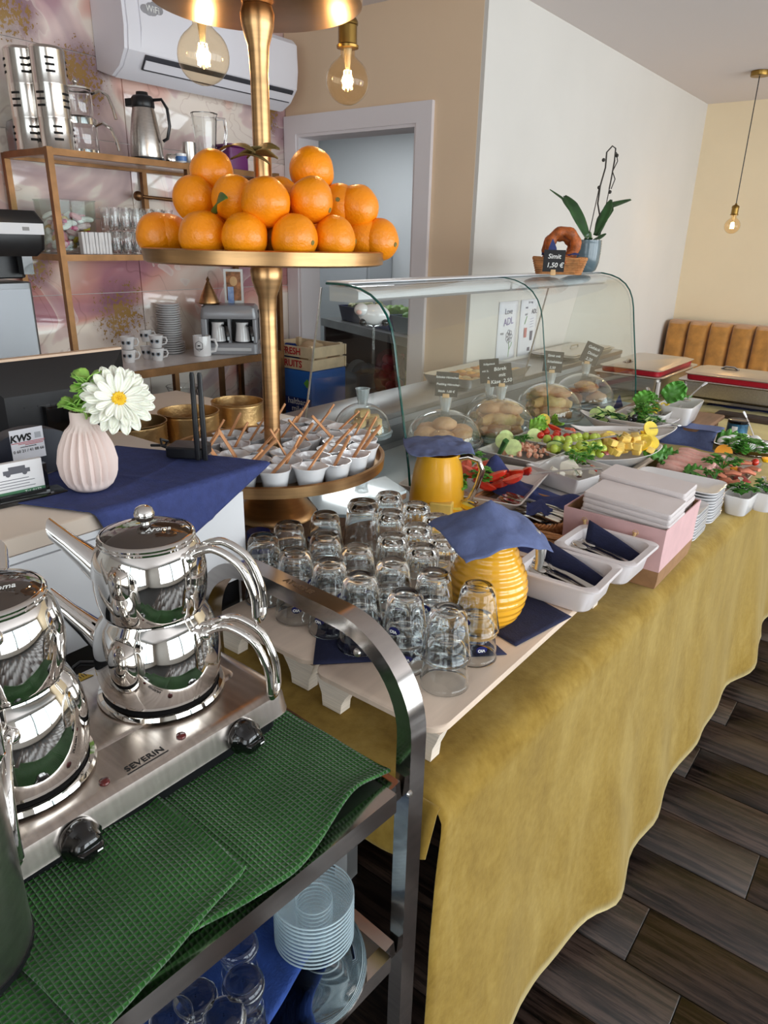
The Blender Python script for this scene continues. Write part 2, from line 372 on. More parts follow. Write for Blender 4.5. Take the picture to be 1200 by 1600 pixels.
obj('lower_end', MB().box(-.42, -.03, .701, 1.03, .02, .7995), WHITE, c)
obj('screw', MB().ball((-.001, .55 + .14, .8985), .004, 10, 6), BLACK, c)
obj('counter_top', slab(MB(), .218, .97, 1.072, 1.10, .004, .002, 2, mat=Matrix.Translation((-.210, .067, 0))), TOPW, c)
SIDEW = M('walnut_cabinet', (128, 98, 76), 0.5, var=0.15, vs=4, stretch=(1, 6, 6))
c = thing('side_cabinet', 'brown wooden side cabinet under the golden tiered stand', 'cabinet', (-1.155, 1.185, 0))
obj('body', MB().box(-.14, .135, -.215, .225, 0, .874), SIDEW, c)
obj('cabinet_top', slab(MB(), .145, .225, .874, .894, .004, .002, 2, mat=Matrix.Translation((-.0, .006, 0))), SIDEW, c)
q = [at(*p, .898) for p in ((484, 803), (541, 807), (635, 768), (602, 746), (520, 775))]
mb = MB(); q = [q[0] + (q[1] - q[0]) * .3] + q[1:4] + [q[1] + (q[3] - q[2]) * 1.0 + (q[0] - q[1]) * .55]
mb.loft([[(p.x, p.y, .8945) for p in q], [(p.x, p.y, .902) for p in q]])
tag(obj('glass_board', mb, M('pale_blue_glass_board', (214, 232, 238), 0.12, coat=.6)), 'pale blue glass board lying beside the foot of the golden stand', 'board')

# ================================================================ air conditioner
AC = M('white_ac_plastic', (226, 224, 230), 0.3)
c = thing('air_conditioner', 'white wall mounted air conditioner above the shelf', 'air conditioner', (XL + .002, 2.35, 2.09))
prof = [(0, 0.03), (.10, 0.0), (.16, .03), (.205, .085), (.215, .16), (.21, .27), (.19, .29), (0, .29)]
mb = MB(); mb.loft([[(x * .97, y, .004 + z * .98) for x, z in prof] for y in (-.47, -.455)] ); mb.loft([[(x, y, z) for x, z in prof] for y in (-.455, .455)]); mb.loft([[(x * .97, y, .004 + z * .98) for x, z in prof] for y in (.455, .47)])
obj('housing', mb, AC, c, angle=30)
obj('front_panel', MB().loft([[(x, y, z) for x, z in ((.2055, .092), (.2215, .16), (.2165, .268), (.20, .268), (.20, .092))] for y in (-.40, .45)]), AC, c, angle=30)
mb = MB(); mb.loft([[(x, y, z) for x, z in ((.168, .034), (.203, .08), (.207, .076), (.172, .030))] for y in (-.38, .44)])
obj('outlet_slot', mb, M('ac_slot_dark', (60, 60, 66), .5), c)
mb = MB(); mb.loft([[(x, y, z) for x, z in ((.182, .034), (.203, .060), (.206, .056), (.186, .031))] for y in (-.38, .44)])
obj('louver', mb, AC, c)
st = M('grey_sticker', (150, 148, 152), .5)
mb = MB(); [mb.ball((.2195 - .0005 * k, -.345 + dy, .235 + dz), (.0025, r, r * .75), 14, 6) for k, (dy, dz, r) in enumerate(((0, 0, .03), (-.032, -.005, .02), (.032, .004, .022), (.014, .012, .022), (-.014, -.012, .022)))]
sk = obj('sticker', mb, st, c); text('lettering', 'WiFi', .032, CHALK, sk, (.2225, -.343, .234), (PI/2, 0, PI/2))
mb = MB()
for k in range(4): mb.box(.183 + k * .003, .185 + k * .003, -.38, .44, .0345 + k * .004, .037 + k * .004)

# ================================================================ brass shelf unit
SX0, SX1, SY0, SY1 = -2.93, -2.60, 1.43, 2.54
MARB = M('grey_marble_shelf', (206, 202, 204), .2, var=.05, vs=5)
c = thing('wall_shelf_unit', 'tall brass framed shelf unit with pale boards against the tiled wall', 'shelf')
for x in (SX0 + .01, SX1 - .011):
    for y in (SY0 + .011, 2.03, SY1 - .011):
        obj('post', MB().box(x - .011, x + .011, y - .011, y + .011, 1.4105 if y == 2.03 else 0, 1.785 if x > -2.7 else 1.78), BRASS, c)
for z in (1.76, 1.41):
    for x in (SX0 + .01, SX1 - .011):
        for y0, y1 in ((SY0 + .022, 2.019), (2.041, SY1 - .022)): obj('rail', MB().box(x - .011, x + .011, y0, y1, z, z + .022), BRASS, c)
    for y in (SY0 + .011, SY1 - .011): obj('rail', MB().box(SX0 + .021, SX1 - .022, y - .011, y + .011, z, z + .022), BRASS, c)
    obj('shelf_board', MB().box(SX0 + .022, SX1 - .022, SY0 + .022, SY1 - .022, z + .012, z + .022), MARB, c)
# lower coffee shelf
LZ = .985
c = thing('coffee_shelf', 'low marble topped shelf on brass legs holding cups and coffee machine', 'shelf')
obj('shelf_board', MB().box(SX0, -2.575, 1.30, 2.50, LZ - .03, LZ), M('white_marble_board', (214, 208, 206), .25, var=.04, vs=4), c)
obj('edge_strip', MB().box(-2.575, -2.565, 1.30, 2.50, LZ - .032, LZ + .001), BRASS, c)
for x, y in ((-2.585, 1.87), (-2.585, 1.33), (-2.585, 2.48), (-2.85, 2.34), (-2.85, 1.6)): obj('leg', MB().box(x - .011, x + .011, y - .011, y + .011, 0, LZ - .031), BRASS, c)

# ---------------------------------------------------------------- on the top shelf
TZ = 1.783
SATIN = M('satin_steel', (206, 200, 194), .2, 1.0)
SLOT = M('slot_shadow', (14, 13, 13), .6)
def slotted(px0, px1, py0, py1, label, seed, rad, bands, x=-2.74):
    a = atx((px0 + px1) / 2, py1, x); top = TZ + bands * .105
    t = thing('slotted_steel_canister', label, 'canister', (x, a.y, TZ), 0, 'slotted steel canisters on the top shelf')
    obj('body', MB().lathe([(rad, 0), (rad, .004), (rad * .985, .006)] + sum([[(rad * .985, k * .105 + .10), (rad, k * .105 + .102), (rad, k * .105 + .105)] for k in range(bands)], []) + [(rad * .9, bands * .105 + .008), (rad * .3, bands * .105 + .012)], 32), SATIN, t)
    for k in range(bands):
        for q in range(8):
            for h in range(3):
                if q % 2 == k % 2: continue
                a0 = q * PI / 4 + .15; R = rad + .0006
                mb = MB(); mb.grid(5, 1, lambda u, v: (R * math.cos(a0 + u * .5), R * math.sin(a0 + u * .5), k * .105 + .03 + h * .02 + v * .007))
                obj('slot', mb, SLOT, t, solid=.001, offset=1)
    return t
slotted(35, 72, 110, 224, 'tall slotted steel canister with a domed lid at the left end of the top shelf', 1, .062, 3, -2.79)
slotted(72, 108, 122, 224, 'slotted steel canister beside the glass teapots on the top shelf', 2, .060, 3, -2.70)
p = atx(28, 226, -2.83)
t = tag(obj('toaster', MB().loft([rr(.05, .045, .03, 0, 4), rr(.05, .045, .03, .07, 4), rr(.044, .04, .03, .095, 4), rr(.025, .025, .02, .105, 4)]), M('dark_steel', (120, 120, 124), .25, 1.0), None, (-2.84, 1.475, TZ)), 'small rounded dark steel pot behind the slotted canisters', 'pot')
# stacked glass and steel teapot
p = atx(133, 230, -2.70)
t = thing('glass_teapot', 'two storey glass teapot with steel bands and looped handles on the top shelf', 'teapot', (-2.72, p.y, TZ))
obj('lower_glass', MB().lathe([(.055, 0), (.062, .01), (.062, .10), (.056, .118)], 24, cap1=False), GLASS, t, solid=.002)
obj('base', MB().lathe([(.056, .0005), (.063, .002), (.063, .014), (.058, .016)], 24), CHROME, t)
obj('band', MB().lathe([(.0635, .098), (.064, .118), (.056, .124), (.05, .122)], 24), CHROME, t)
obj('upper_glass', MB().lathe([(.048, .125), (.053, .135), (.053, .205), (.05, .215)], 24, cap1=False), GLASS, t, solid=.002)
obj('lid', MB().lathe([(.056, .213), (.056, .219), (.03, .226), (.004, .228), (.008, .234), (.010, .241), (.006, .249), (0.001, .250)], 24), CHROME, t)
for z in (.095, .20):
    d = Vector((.79, .61, 0)); o0 = Vector((0, 0, z)) + d * .056
    obj('handle', MB().tube([o0, o0 + d * .03 + Vector((0, 0, .012)), o0 + d * .06 + Vector((0, 0, -.005)), o0 + d * .075 + Vector((0, 0, -.045)), o0 + d * .082 + Vector((0, 0, -.08))], .006, 8), CHROME, t)
# thermos jug
p = atx(232, 238, -2.70)
t = thing('thermos_jug', 'steel thermos jug with black lid and black handle on the top shelf', 'jug', (-2.71, p.y, TZ))
obj('body', MB().lathe([(.062, .012), (.064, .02), (.058, .10), (.046, .17), (.040, .195)], 28), STEEL, t)
obj('base', MB().lathe([(.066, 0), (.068, .004), (.066, .013), (.06, .014)], 28), BLACK, t)
d = Vector((.79, .61, 0)); e = Vector((-.61, .79, 0))
mb = MB().lathe([(.042, .19), (.045, .196), (.044, .222), (.036, .232), (.024, .235), (.022, .246), (.004, .248)], 24)
mb.loft([[tuple(Vector((0, 0, z0)) - d * k + e * s) for s, z0 in ((-w, .195), (w, .195), (w, .222), (-w, .222))] for k, w in ((.03, .024), (.055, .012), (.068, .005))])
obj('lid', mb, BLACK, t)
obj('handle', MB().tube([Vector((0, 0, .218)) + d * .03, Vector((0, 0, .222)) + d * .075, Vector((0, 0, .19)) + d * .095, Vector((0, 0, .13)) + d * .10, Vector((0, 0, .085)) + d * .088, Vector((0, 0, .075)) + d * .07], .0075, 8, flat=(1.3, .8)), BLACK, t)
p = atx(265, 246, -2.70); tag(obj('sugar_tin', MB().lathe([(.022, 0), (.024, .004), (.024, .03), (.02, .036), (.004, .040)], 20), CHROME, None, (-2.69, p.y, TZ)), 'tiny shiny tin beside the thermos jug', 'tin')
p = atx(281, 247, -2.68); t = thing('blue_white_cup', 'small white cup with blue pattern on the top shelf', 'cup', (-2.67, p.y, TZ))
obj('body', MB().lathe([(.014, 0), (.02, .006), (.023, .04), (.021, .04), (.018, .008)], 20), PORC, t); obj('blue_band', MB().lathe([(.0215, .012), (.0226, .03)], 20, cap0=False, cap1=False), M('blue_print', (58, 108, 170), .3), t)
p = atx(297, 250, -2.66); tag(obj('steel_beaker', MB().lathe([(.024, 0), (.026, .004), (.028, .085), (.026, .085), (.022, .006)], 24), STEEL, None, (-2.66, p.y, TZ)), 'plain steel beaker beside the glass blender jug', 'beaker')
p = atx(323, 252, -2.70); t = thing('blender_jug', 'fluted glass blender jug with handle on the top shelf', 'jug', (-2.70, p.y, TZ))
obj('jug_body', MB().lathe([(.034, 0), (.036, .02), (.052, .20), (.056, .21), (.052, .207), (.032, .03), (.02, .02)], 32, wob=lambda a, z: .0016 * math.cos(a * 2 * PI * 8)), GLASS, t)
obj('handle', MB().tube([Vector((0, 0, .19)) + d * .05, Vector((0, 0, .19)) + d * .085, Vector((0, 0, .14)) + d * .092, Vector((0, 0, .08)) + d * .08, Vector((0, 0, .06)) + d * .045], .007, 8), GLASS, t)
p = atx(365, 252, -2.70); t = thing('purple_box', 'purple plastic box at the right of the top shelf', 'box', (-2.72, p.y + .01, TZ))
PUR = M('purple_plastic', (98, 34, 92), .35); obj('body', slab(MB(), .05, .055, 0, .095, .012, .003), PUR, t); obj('lid', slab(MB(), .053, .058, .096, .108, .012, .003), PUR, t)

# ---------------------------------------------------------------- on the middle shelf
MZ = 1.433
p = atx(92, 388, -2.74); t = thing('sweets_jar', 'square glass jar of wrapped pink and white sweets', 'jar', (-2.76, 1.56, MZ))
obj('glass_wall', MB().loft([rr(.072, .072, .02, 0, 4), rr(.078, .078, .02, .01, 4), rr(.085, .085, .02, .185, 4), rr(.087, .087, .02, .19, 4), rr(.082, .082, .018, .186, 4), rr(.074, .074, .018, .012, 4)]), PANEG, t)
SW = [M('sweet_' + n, cc, .35) for n, cc in (('pink', (226, 150, 160)), ('magenta', (205, 40, 110)), ('white', (232, 226, 222)), ('rose', (214, 176, 178)), ('gold', (196, 150, 70)), ('yellow', (218, 190, 60)))]
sm = []
for k, m_ in enumerate(SW):
    sm.append(MB().lathe([(.004, -.024), (.009, -.018), (.011, -.006), (.011, .006), (.009, .018), (.004, .024)], 8).mesh('sweet', m_))
for k in range(96):
    o = obj('sweet', sm[(0, 2, 3, 2, 1, 3, 2, 5, 0, 4)[k % 10] if k % 10 < 10 else 0], None, None, (-2.76 + rnd.uniform(-.055, .055), 1.56 + rnd.uniform(-.058, .058), MZ + .024 + (k / 96) * .115), (rnd.uniform(0, 3), rnd.uniform(0, 3), rnd.uniform(0, 3)))
    tag(o, 'wrapped paper sweet heaped inside the square glass jar', 'sweet', 'sweets in the glass jar')
CARD = M('white_sachets', (224, 222, 222), .6, var=.03, vs=40)
p = atx(153, 396, -2.66)
for k in range(9):
    tag(obj('sugar_sachet', MB().box(-.012, .012, -.0055, .0055, 0, .078), CARD, None, (-2.655, p.y - .062 + k * .0135, MZ), (0, .03 * ((k * 7) % 3 - 1), 0)), 'white paper sachet standing in a row beside the sweets jar', 'sachet', 'row of white sachets on the shelf')
tg = MB().lathe([(.016, 0), (.021, .006), (.022, .02), (.018, .045), (.021, .075), (.0235, .085), (.022, .085), (.0165, .046), (.0195, .02), (.015, .008)], 16).mesh('tea_glass', GLASS)
for r_ in range(2):
    for k in range(6):
        for s_ in range(2):
            p = atx(190 + k * 9, 396, -2.66)
            tag(obj('tea_glass', tg, None, None, (-2.66 - r_ * .055, 1.70 + k * .05, MZ + s_ * .0865)), ('lower ' if s_ == 0 else 'upper ') + 'waisted tea glass, ' + ORD[k] + ' from the sachets, ' + ('front row' if r_ == 0 else 'back row'), 'tea glass', ('lower ' if s_ == 0 else 'upper ') + ('front' if r_ == 0 else 'back') + ' tea glasses on the middle shelf')
p = atx(205, 308, -2.86); p2 = atx(255, 311, -2.86)
t = thing('brass_wall_hook', 'brass coat hook with a round knob on the tiled wall', 'hook', tuple(atx(225, 310, XL)))
obj('stem', MB().tube([(0.002, .0, 0), (.06, 0, 0)], .006, 8), BRASS, t); obj('bar', MB().tube([(.06, -.06, .004), (.06, .12, -.002)], [.006, .009], 10), BRASS, t); obj('knob', MB().ball((.06, -.07, .005), .020, 14, 10), BRASS, t)

# ---------------------------------------------------------------- on the coffee shelf
def cup_mb():
    return MB().lathe([(.020, 0), (.022, .003), (.031, .052), (.0325, .055), (.0305, .054), (.020, .006)], 24)
eye_w = M('eye_print_grey', (150, 160, 172), .3)
def cup(x, y, z, rz, label):
    t = thing('espresso_cup', label, 'cup', (x, y, z), rz, 'printed espresso cups on the coffee shelf')
    obj('body', cup_mb(), PORC, t)
    obj('handle', MB().tube([(.027, 0, .046), (.044, 0, .047), (.049, 0, .034), (.042, 0, .02), (.024, 0, .014)], .0038, 8), PORC, t)
    for a in (-1.9, -1.05):
        d_ = Vector((math.cos(a), math.sin(a), 0)); pr = obj('eye_print', MB().lathe([(.0001, .0006), (.010, .0006), (.010, 0)], 16, mat=Matrix.Translation(d_ * .0275 + Vector((0, 0, .031))) @ d_.to_track_quat('Z', 'Y').to_matrix().to_4x4()), eye_w, t)
        obj('pupil', MB().lathe([(.0001, .0016), (.006, .0016), (.006, .0006)], 14, mat=Matrix.Translation(d_ * .0275 + Vector((0, 0, .031))) @ d_.to_track_quat('Z', 'Y').to_matrix().to_4x4()), INK, pr)
    return t
for k, (px, py, lv, lab) in enumerate((((203, 566, 0, 'espresso cup with eye print, lower one nearest the monitor')), (203, 566, 1, 'espresso cup with eye print stacked nearest the monitor'), (247, 563, 0, 'espresso cup with eye print, lower one beside the saucers'), (247, 563, 1, 'espresso cup with eye print stacked beside the saucers'), (232, 560, 0, 'espresso cup with eye print, lower one between two others'), (230, 552, 1, 'espresso cup with eye print stacked behind the others'))):
    p = at(px, py, LZ); cup(p.x, p.y, LZ + lv * .0555, .55, lab)
p = at(135, 548, LZ)
sau = MB().lathe([(.02, 0), (.035, .001), (.058, .010), (.062, .014), (.057, .0125), (.034, .004)], 28).mesh('saucer', PORC)
p = at(268, 552, LZ)
for k in range(22):
    big = k < 5
    o = obj('saucer', sau, None, None, (p.x + rnd.uniform(-.0015, .0015), p.y, LZ + k * .0102)); o.scale = (1.1, 1.1, 1) if big else (.93, .93, 1)
    tag(o, ORD[k] + ' white saucer from the bottom of the stack beside the coffee machine', 'saucer', 'stack of white saucers')
p = at(317, 556, LZ)
t = thing('white_mug', 'white mug with a black hexagon emblem in front of the coffee machine', 'mug', (p.x, p.y, LZ), .65)
obj('body', MB().lathe([(.036, 0), (.04, .004), (.041, .09), (.0405, .093), (.037, .092), (.036, .006)], 28), PORC, t)
obj('handle', MB().tube([(.039, 0, .075), (.06, 0, .077), (.069, 0, .05), (.06, 0, .024), (.039, 0, .02)], .006, 8), PORC, t)
hexp = [(0.0195 * math.sin(k * PI / 3), -.0415 - .0008, .05 + .0225 * math.cos(k * PI / 3)) for k in range(6)]
hexp = [(x - .004, -math.sqrt(max(0, .0416 ** 2 - (x - .004) ** 2)) - .0006, z) for x, y, z in hexp]
em = obj('emblem', MB().tube(hexp, .0009, 5, closed=True), INK, t)
obj('emblem_cup', MB().box(-.010, .002, -.0422, -.0418, .048, .054), INK, em)
text('lettering', 'COFFEE', .008, INK, em, (-.004, -.0425, .036), (PI/2, 0, 0))
# double pot coffee machine
p = at(342, 548, LZ); GREYM = M('silver_grey_plastic', (150, 150, 154), .32, .25)
t = thing('coffee_machine', 'silver grey twin pot mocha machine at the end of the coffee shelf', 'coffee machine', (-2.70, 2.29, LZ), .75)
obj('base', slab(MB(), .13, .085, 0, .055, .02, .006), GREYM, t)
obj('base_grip', MB().box(-.10, .10, -.089, -.084, .02, .034), M('grip_grey', (196, 196, 198), .4), t)
obj('back_housing', slab(MB(), .13, .042, .055, .20, .015, .004, mat=Matrix.Translation((0, .042, 0))), M('black_back', (26, 26, 28), .4), t)
obj('side_panel', slab(MB(), .014, .08, .055, .165, .006, .003, mat=Matrix.Translation((-.115, 0, 0))), GREYM, t)
obj('side_panel', slab(MB(), .010, .08, .055, .165, .006, .003, mat=Matrix.Translation((.118, 0, 0))), GREYM, t)
obj('top_hood', MB().loft([rr(.13, .083, .02, .165), rr(.13, .085, .02, .18), rr(.125, .08, .02, .215), rr(.115, .07, .02, .225)]), GREYM, t)
obj('divider', MB().box(-.006, .006, -.07, 0, .055, .165), GREYM, t)
for sx in (-.055, .058):
    pt = obj('pot', MB().lathe([(.030, .058), (.036, .062), (.03, .11), (.028, .135), (.030, .148), (.026, .148)], 22, mat=Matrix.Translation((sx, -.045, 0))), PORC, t)
    obj('pot_handle', MB().tube([(sx + .025, -.062, .135), (sx + .042, -.088, .13), (sx + .05, -.098, .10), (sx + .052, -.10, .07)], .008, 8, flat=(1.2, .7)), BLACKG, pt)
# gold lidded dish and framed picture standing on the machine
p = at(313, 470, LZ + .235)
t = thing('gold_lidded_dish', 'gold cone shaped lidded dish standing on top of the coffee machine', 'lidded dish', (-2.745, 2.205, LZ + .2255))
obj('plate', MB().lathe([(.02, 0), (.045, .002), (.058, .008), (.054, .007), (.02, .004)], 24), GOLD, t)
obj('lid', MB().lathe([(.046, .007), (.046, .014), (.036, .04), (.022, .07), (.010, .095), (.006, .103), (.009, .110), (.004, .118), (.001, .124)], 24), GOLD, t)
t = thing('picture_frame', 'small framed brown picture leaning behind the gold lidded dish', 'picture frame', (-2.72, 2.335, LZ + .2255), 0.75)
obj('frame', MB().box(-.045, .045, .012, .024, 0, .155), M('silver_frame', (176, 172, 168), .35, .8), t)
obj('picture', MB().box(-.034, .034, .009, .0125, .012, .143), M('sepia_picture', (150, 100, 64), .5, var=.35, vs=30), t)
obj('figure_print', MB().ball((.0, .009, .10), (.018, .0015, .022), 12, 8), M('sepia_light', (214, 170, 120), .5), t)
obj('blue_white_card', MB().box(-.028, .0, .001, .004, 0, .075), M('card_blue_white', (190, 208, 232), .5, col2=(60, 98, 168), vs=14), t)

# glass jug and crate things beneath the coffee shelf
p = at(270, 640, .60)
t = thing('round_glass_jug', 'large round glass jug in the shade beneath the coffee shelf', 'jug', (-2.72, 2.0, .52))
obj('glass_wall', MB().lathe([(.07, 0), (.10, .02), (.125, .11), (.11, .20), (.07, .27), (.065, .32), (.075, .34), (.07, .34), (.06, .32), (.066, .272), (.105, .20), (.12, .11), (.096, .025)], 28), GLASS, t)
obj('stand', MB().lathe([(.09, -.52), (.09, -.005), (.05, -.001)], 24), M('grey_drum', (120, 112, 108), .6), t)
CRW = M('raw_crate_wood', (206, 184, 150), .6, var=.08, vs=12)
y0 = 2.62
t = thing('milk_carton_box', 'blue milk carton box under a wooden crate beside the doorway', 'box', (-2.63, 2.72, .0), .0)
BLU = M('milk_blue', (34, 92, 168), .5); DBL = M('milk_dark_blue', (22, 44, 110), .5)
obj('plinth_box', MB().box(-.17, .17, -.13, .13, 0, .62), M('kraft_brown', (160, 128, 92), .8), t)
obj('carton', slab(MB(), .17, .13, .621, .88, .004, .002, 2), BLU, t)
ob = obj('label_band', MB().box(-.03, .165, -.1325, -.1305, .66, .74), DBL, t); text('lettering', 'haltbare\nmilch', .045, CHALK, ob, (.075, -.134, .70))
obj('dark_end', MB().box(-.1715, -.04, -.1328, -.1305, .625, .876), DBL, t)
ob = obj('red_print', MB().ball((-.105, -.131, .77), (.055, .004, .07), 12, 8), RED, t); obj('green_diamond', MB().box(-.016, .016, -.002, .001, -.016, .016, mat=Matrix.Translation((.14, -.1325, .82)) @ Matrix.Rotation(PI/4, 4, 'Y')), M('print_green', (96, 160, 60), .5), t)
t = thing('wooden_crate', 'pale wooden fruit crate with red lettering on the milk box', 'crate', (-2.63, 2.72, .881), 0)
for k in range(2):
    for s_, nm in ((-1, 'slat'), (1, 'slat')):
        o = obj(nm, MB().box(-.175, .175, s_ * .125 - .005, s_ * .125 + .005, .004 + k * .062, .056 + k * .062), CRW, t)
        if s_ < 0: text('lettering', ('FRUITS', 'FRESH')[k], .048, RED, o, (.03, -.1315, .030 + k * .062), bold=.001)
    for s_ in (-1, 1): obj('slat', MB().box(s_ * .165 - .005, s_ * .165 + .005, -.119, .119, .004 + k * .062, .056 + k * .062), CRW, t)
for sx in (-1, 1):
    for sy in (-1, 1): obj('corner_post', MB().box(sx * .148 - .011, sx * .148 + .011, sy * .108 - .011, sy * .108 + .011, 0, .125), CRW, t)
obj('bottom_board', MB().box(-.158, .158, -.118, .118, 0, .004), CRW, t)
tag(obj('paper_bag', MB().ball((0, 0, .06), (.09, .07, .06), 14, 10, nz=.25, ns=9), M('brown_paper', (196, 168, 132), .8)), 'crumpled brown paper bag lying in the wooden crate', 'bag').location = (-2.575, 2.72, .888)
tag(obj('blue_packet', MB().loft([rr(.045, .03, .012, 0), rr(.055, .04, .012, .05), rr(.03, .01, .006, .10)]), M('shiny_blue_foil', (28, 62, 140), .25, .4)), 'shiny blue packet standing in the wooden crate', 'packet').location = (-2.735, 2.72, .888)
# ================================================================ back extension of the counter, till, vase
c = thing('rear_counter', 'white rear counter carrying the gold tins behind the tiered stand', 'counter', (-1.74, 1.22, 0))
obj('body', MB().box(-.33, .33, -.17, .28, 0, .972), WHITE, c); obj('counter_top', slab(MB(), .335, .228, .972, 1.0, .004, .002, 2, mat=Matrix.Translation((0, .052, 0))), TOPW, c)
CT = 1.0; CH = 1.10
# till monitor seen from behind
a, b = atx(183, 545, -1.60), atx(-60, 556, -1.60)
t = thing('till_monitor', 'black till monitor seen from behind with light painted along its top edge', 'monitor', (-1.60, (a.y + b.y) / 2, CT))
hw = (a.y - b.y) / 2; zt = a.z - CT
mb = MB(); mb.loft([[(.0, -hw, zt - .225), (.0, hw, zt - .225), (.0, hw, zt), (.0, -hw, zt)], [(.018, -hw, zt - .225), (.018, hw, zt - .225), (.018, hw, zt), (.018, -hw, zt)], [(.030, -hw + .02, zt - .21), (.030, hw - .03, zt - .21), (.030, hw - .03, zt - .03), (.030, -hw + .02, zt - .03)], [(.045, -hw + .05, zt - .19), (.045, hw - .07, zt - .19), (.045, hw - .07, zt - .07), (.045, -hw + .05, zt - .07)]])
obj('housing', mb, BLACK, t, angle=20)
obj('lit_top_edge', MB().box(-.002, .0185, -hw, hw, zt + .0005, zt + .006), M('lit_edge_beige', (214, 186, 160), .5), t)  # beige strip paints the light falling on the housing's top
obj('screen', MB().box(-.003, -.0005, -hw + .01, hw - .01, zt - .215, zt - .01), BLACKG, t)
obj('hinge_block', MB().box(.03, .06, -.05, .05, zt - .20, zt - .10), BLACKG, t)
for k in range(6): obj('vent_slot', MB().box(.0452, .0462, -.09 + k * .03, -.072 + k * .03, zt - .10, zt - .096), INK, t)
obj('stand_neck', MB().loft([rr(.02, .06, .01, 0), rr(.02, .05, .01, .10), rr(.02, .05, .01, zt - .19)], mat=Matrix.Translation((.02, 0, .012))), BLACK, t)
obj('stand_foot', slab(MB(), .085, .11, .0, .012, .03, .003, mat=Matrix.Translation((.02, 0, 0))), BLACK, t)
# customer display with company sticker
a0, a1, a2 = atx(-25, 690, -1.20), atx(80, 664, -1.20), atx(113, 700, -1.20)
yc = (a0.y + a2.y) / 2; hw = (a2.y - a0.y) / 2; zt = a1.z - CH
t = thing('customer_display', 'black rounded customer display bearing a white company sticker', 'display', (-1.20, yc, CH))
out = [(-hw, .03)] + [(hw * math.cos(u), zt - .036 + .036 * math.sin(u)) for u in [PI - k * PI / 14 for k in range(15)]] + [(hw, .03), (hw * .6, .004), (-hw * .6, .004)]
obj('housing', MB().loft([[(-.030, y * .94, .004 + z * .96) for y, z in out], [(-.022, y, z) for y, z in out], [(.0, y, z) for y, z in out], [(.006, y * .96, .002 + z * .98) for y, z in out]]), M('navy_black_plastic', (30, 33, 44), .38), t, angle=30)
s0, s1 = atx(14, 678, -1.193), atx(73, 715, -1.193)
sk = obj('sticker', MB().box(.0062, .0072, s0.y - yc, s1.y - yc, s1.z - CH + .004, s0.z - CH + .004), M('sticker_white', (226, 226, 232), .5), t)
ym = (s0.y + s1.y) / 2 - yc; zm = (s0.z + s1.z) / 2 - CH + .004; R0 = (PI/2, 0, PI/2)
text('lettering', 'KWS', .0165, INK, sk, (.0074, ym - .0115, zm + .0115), R0, bold=.0006, shear=.15)
text('lettering', '0 60 21 / 41 88 66', .0071, INK, sk, (.0074, ym, zm - .0108), R0); text('lettering', 'www.kws-kassen.de', .0034, INK, sk, (.0074, ym, zm - .0038), R0)
for k in range(3): obj('red_line', MB().box(.0072, .0076, ym - .028 + k * .0115, ym + .030 - k * .002, zm + .0036 - k * .0024, zm + .0046 - k * .0024), RED, sk)
obj('grey_block', MB().box(.0072, .0076, ym + .0135, ym + .024, zm + .008, zm + .018), M('sticker_grey', (176, 178, 184), .5), sk)
# card holder
p = at(50, 781, CH); t = thing('card_holder', 'black business card stand holding cards with a green strip', 'card holder', (p.x - .010, p.y - .01, CH), PI/2 - .12)
t.scale = (.84,) * 3
obj('base', slab(MB(), .078, .026, 0, .009, .005, .002), BLACKG, t); obj('end_post', MB().box(.044, .054, .004, .018, .009, .062), BLACKG, t); obj('end_post', MB().box(-.054, -.044, .004, .018, .009, .062), BLACKG, t)
obj('front_lip', MB().box(-.044, .044, -.006, -.002, .009, .016), BLACKG, t)
cd = tag(obj('business_card', MB().box(-.045, .045, -.0055, .0055, 0, .066), M('card_white', (228, 226, 226), .5), None, None, None), 'stack of white business cards with a grey vehicle drawing in the black stand', 'cards')
cd.parent = None; cd.scale = (.84,) * 3; cd.location = t.matrix_basis @ Vector((0, .006, .0095)); cd.rotation_euler = t.rotation_euler
obj('green_strip', MB().box(-.045, .045, -.0061, -.0054, .0, .011), M('card_green', (70, 120, 86), .5), cd)
GR = M('print_grey', (92, 92, 98), .6)
for k in range(4): obj('text_line', MB().box(-.040, .028 - .01 * (k % 2), -.0060, -.0054, .0165 + k * .0055, .0176 + k * .0055), GR, cd)
mb = MB(); mb.box(-.026, .022, -.0060, -.0054, .044, .052); mb.box(-.016, .014, -.0060, -.0054, .052, .058); 
for x in (-.018, .012): mb.lathe([(.0045, -.0061), (.0045, -.0054)], 10, mat=Matrix.Translation((x, 0, .044)) @ Matrix.Rotation(PI/2, 4, 'X') @ Matrix.Diagonal((1, 1, -1, 1)) @ Matrix.Translation((0, 0, 0)))
obj('vehicle_drawing', mb, GR, cd); text('lettering', 'Tel. 0177', .008, CHALK, cd, (.022, -.0064, .0055), (PI/2, 0, 0))
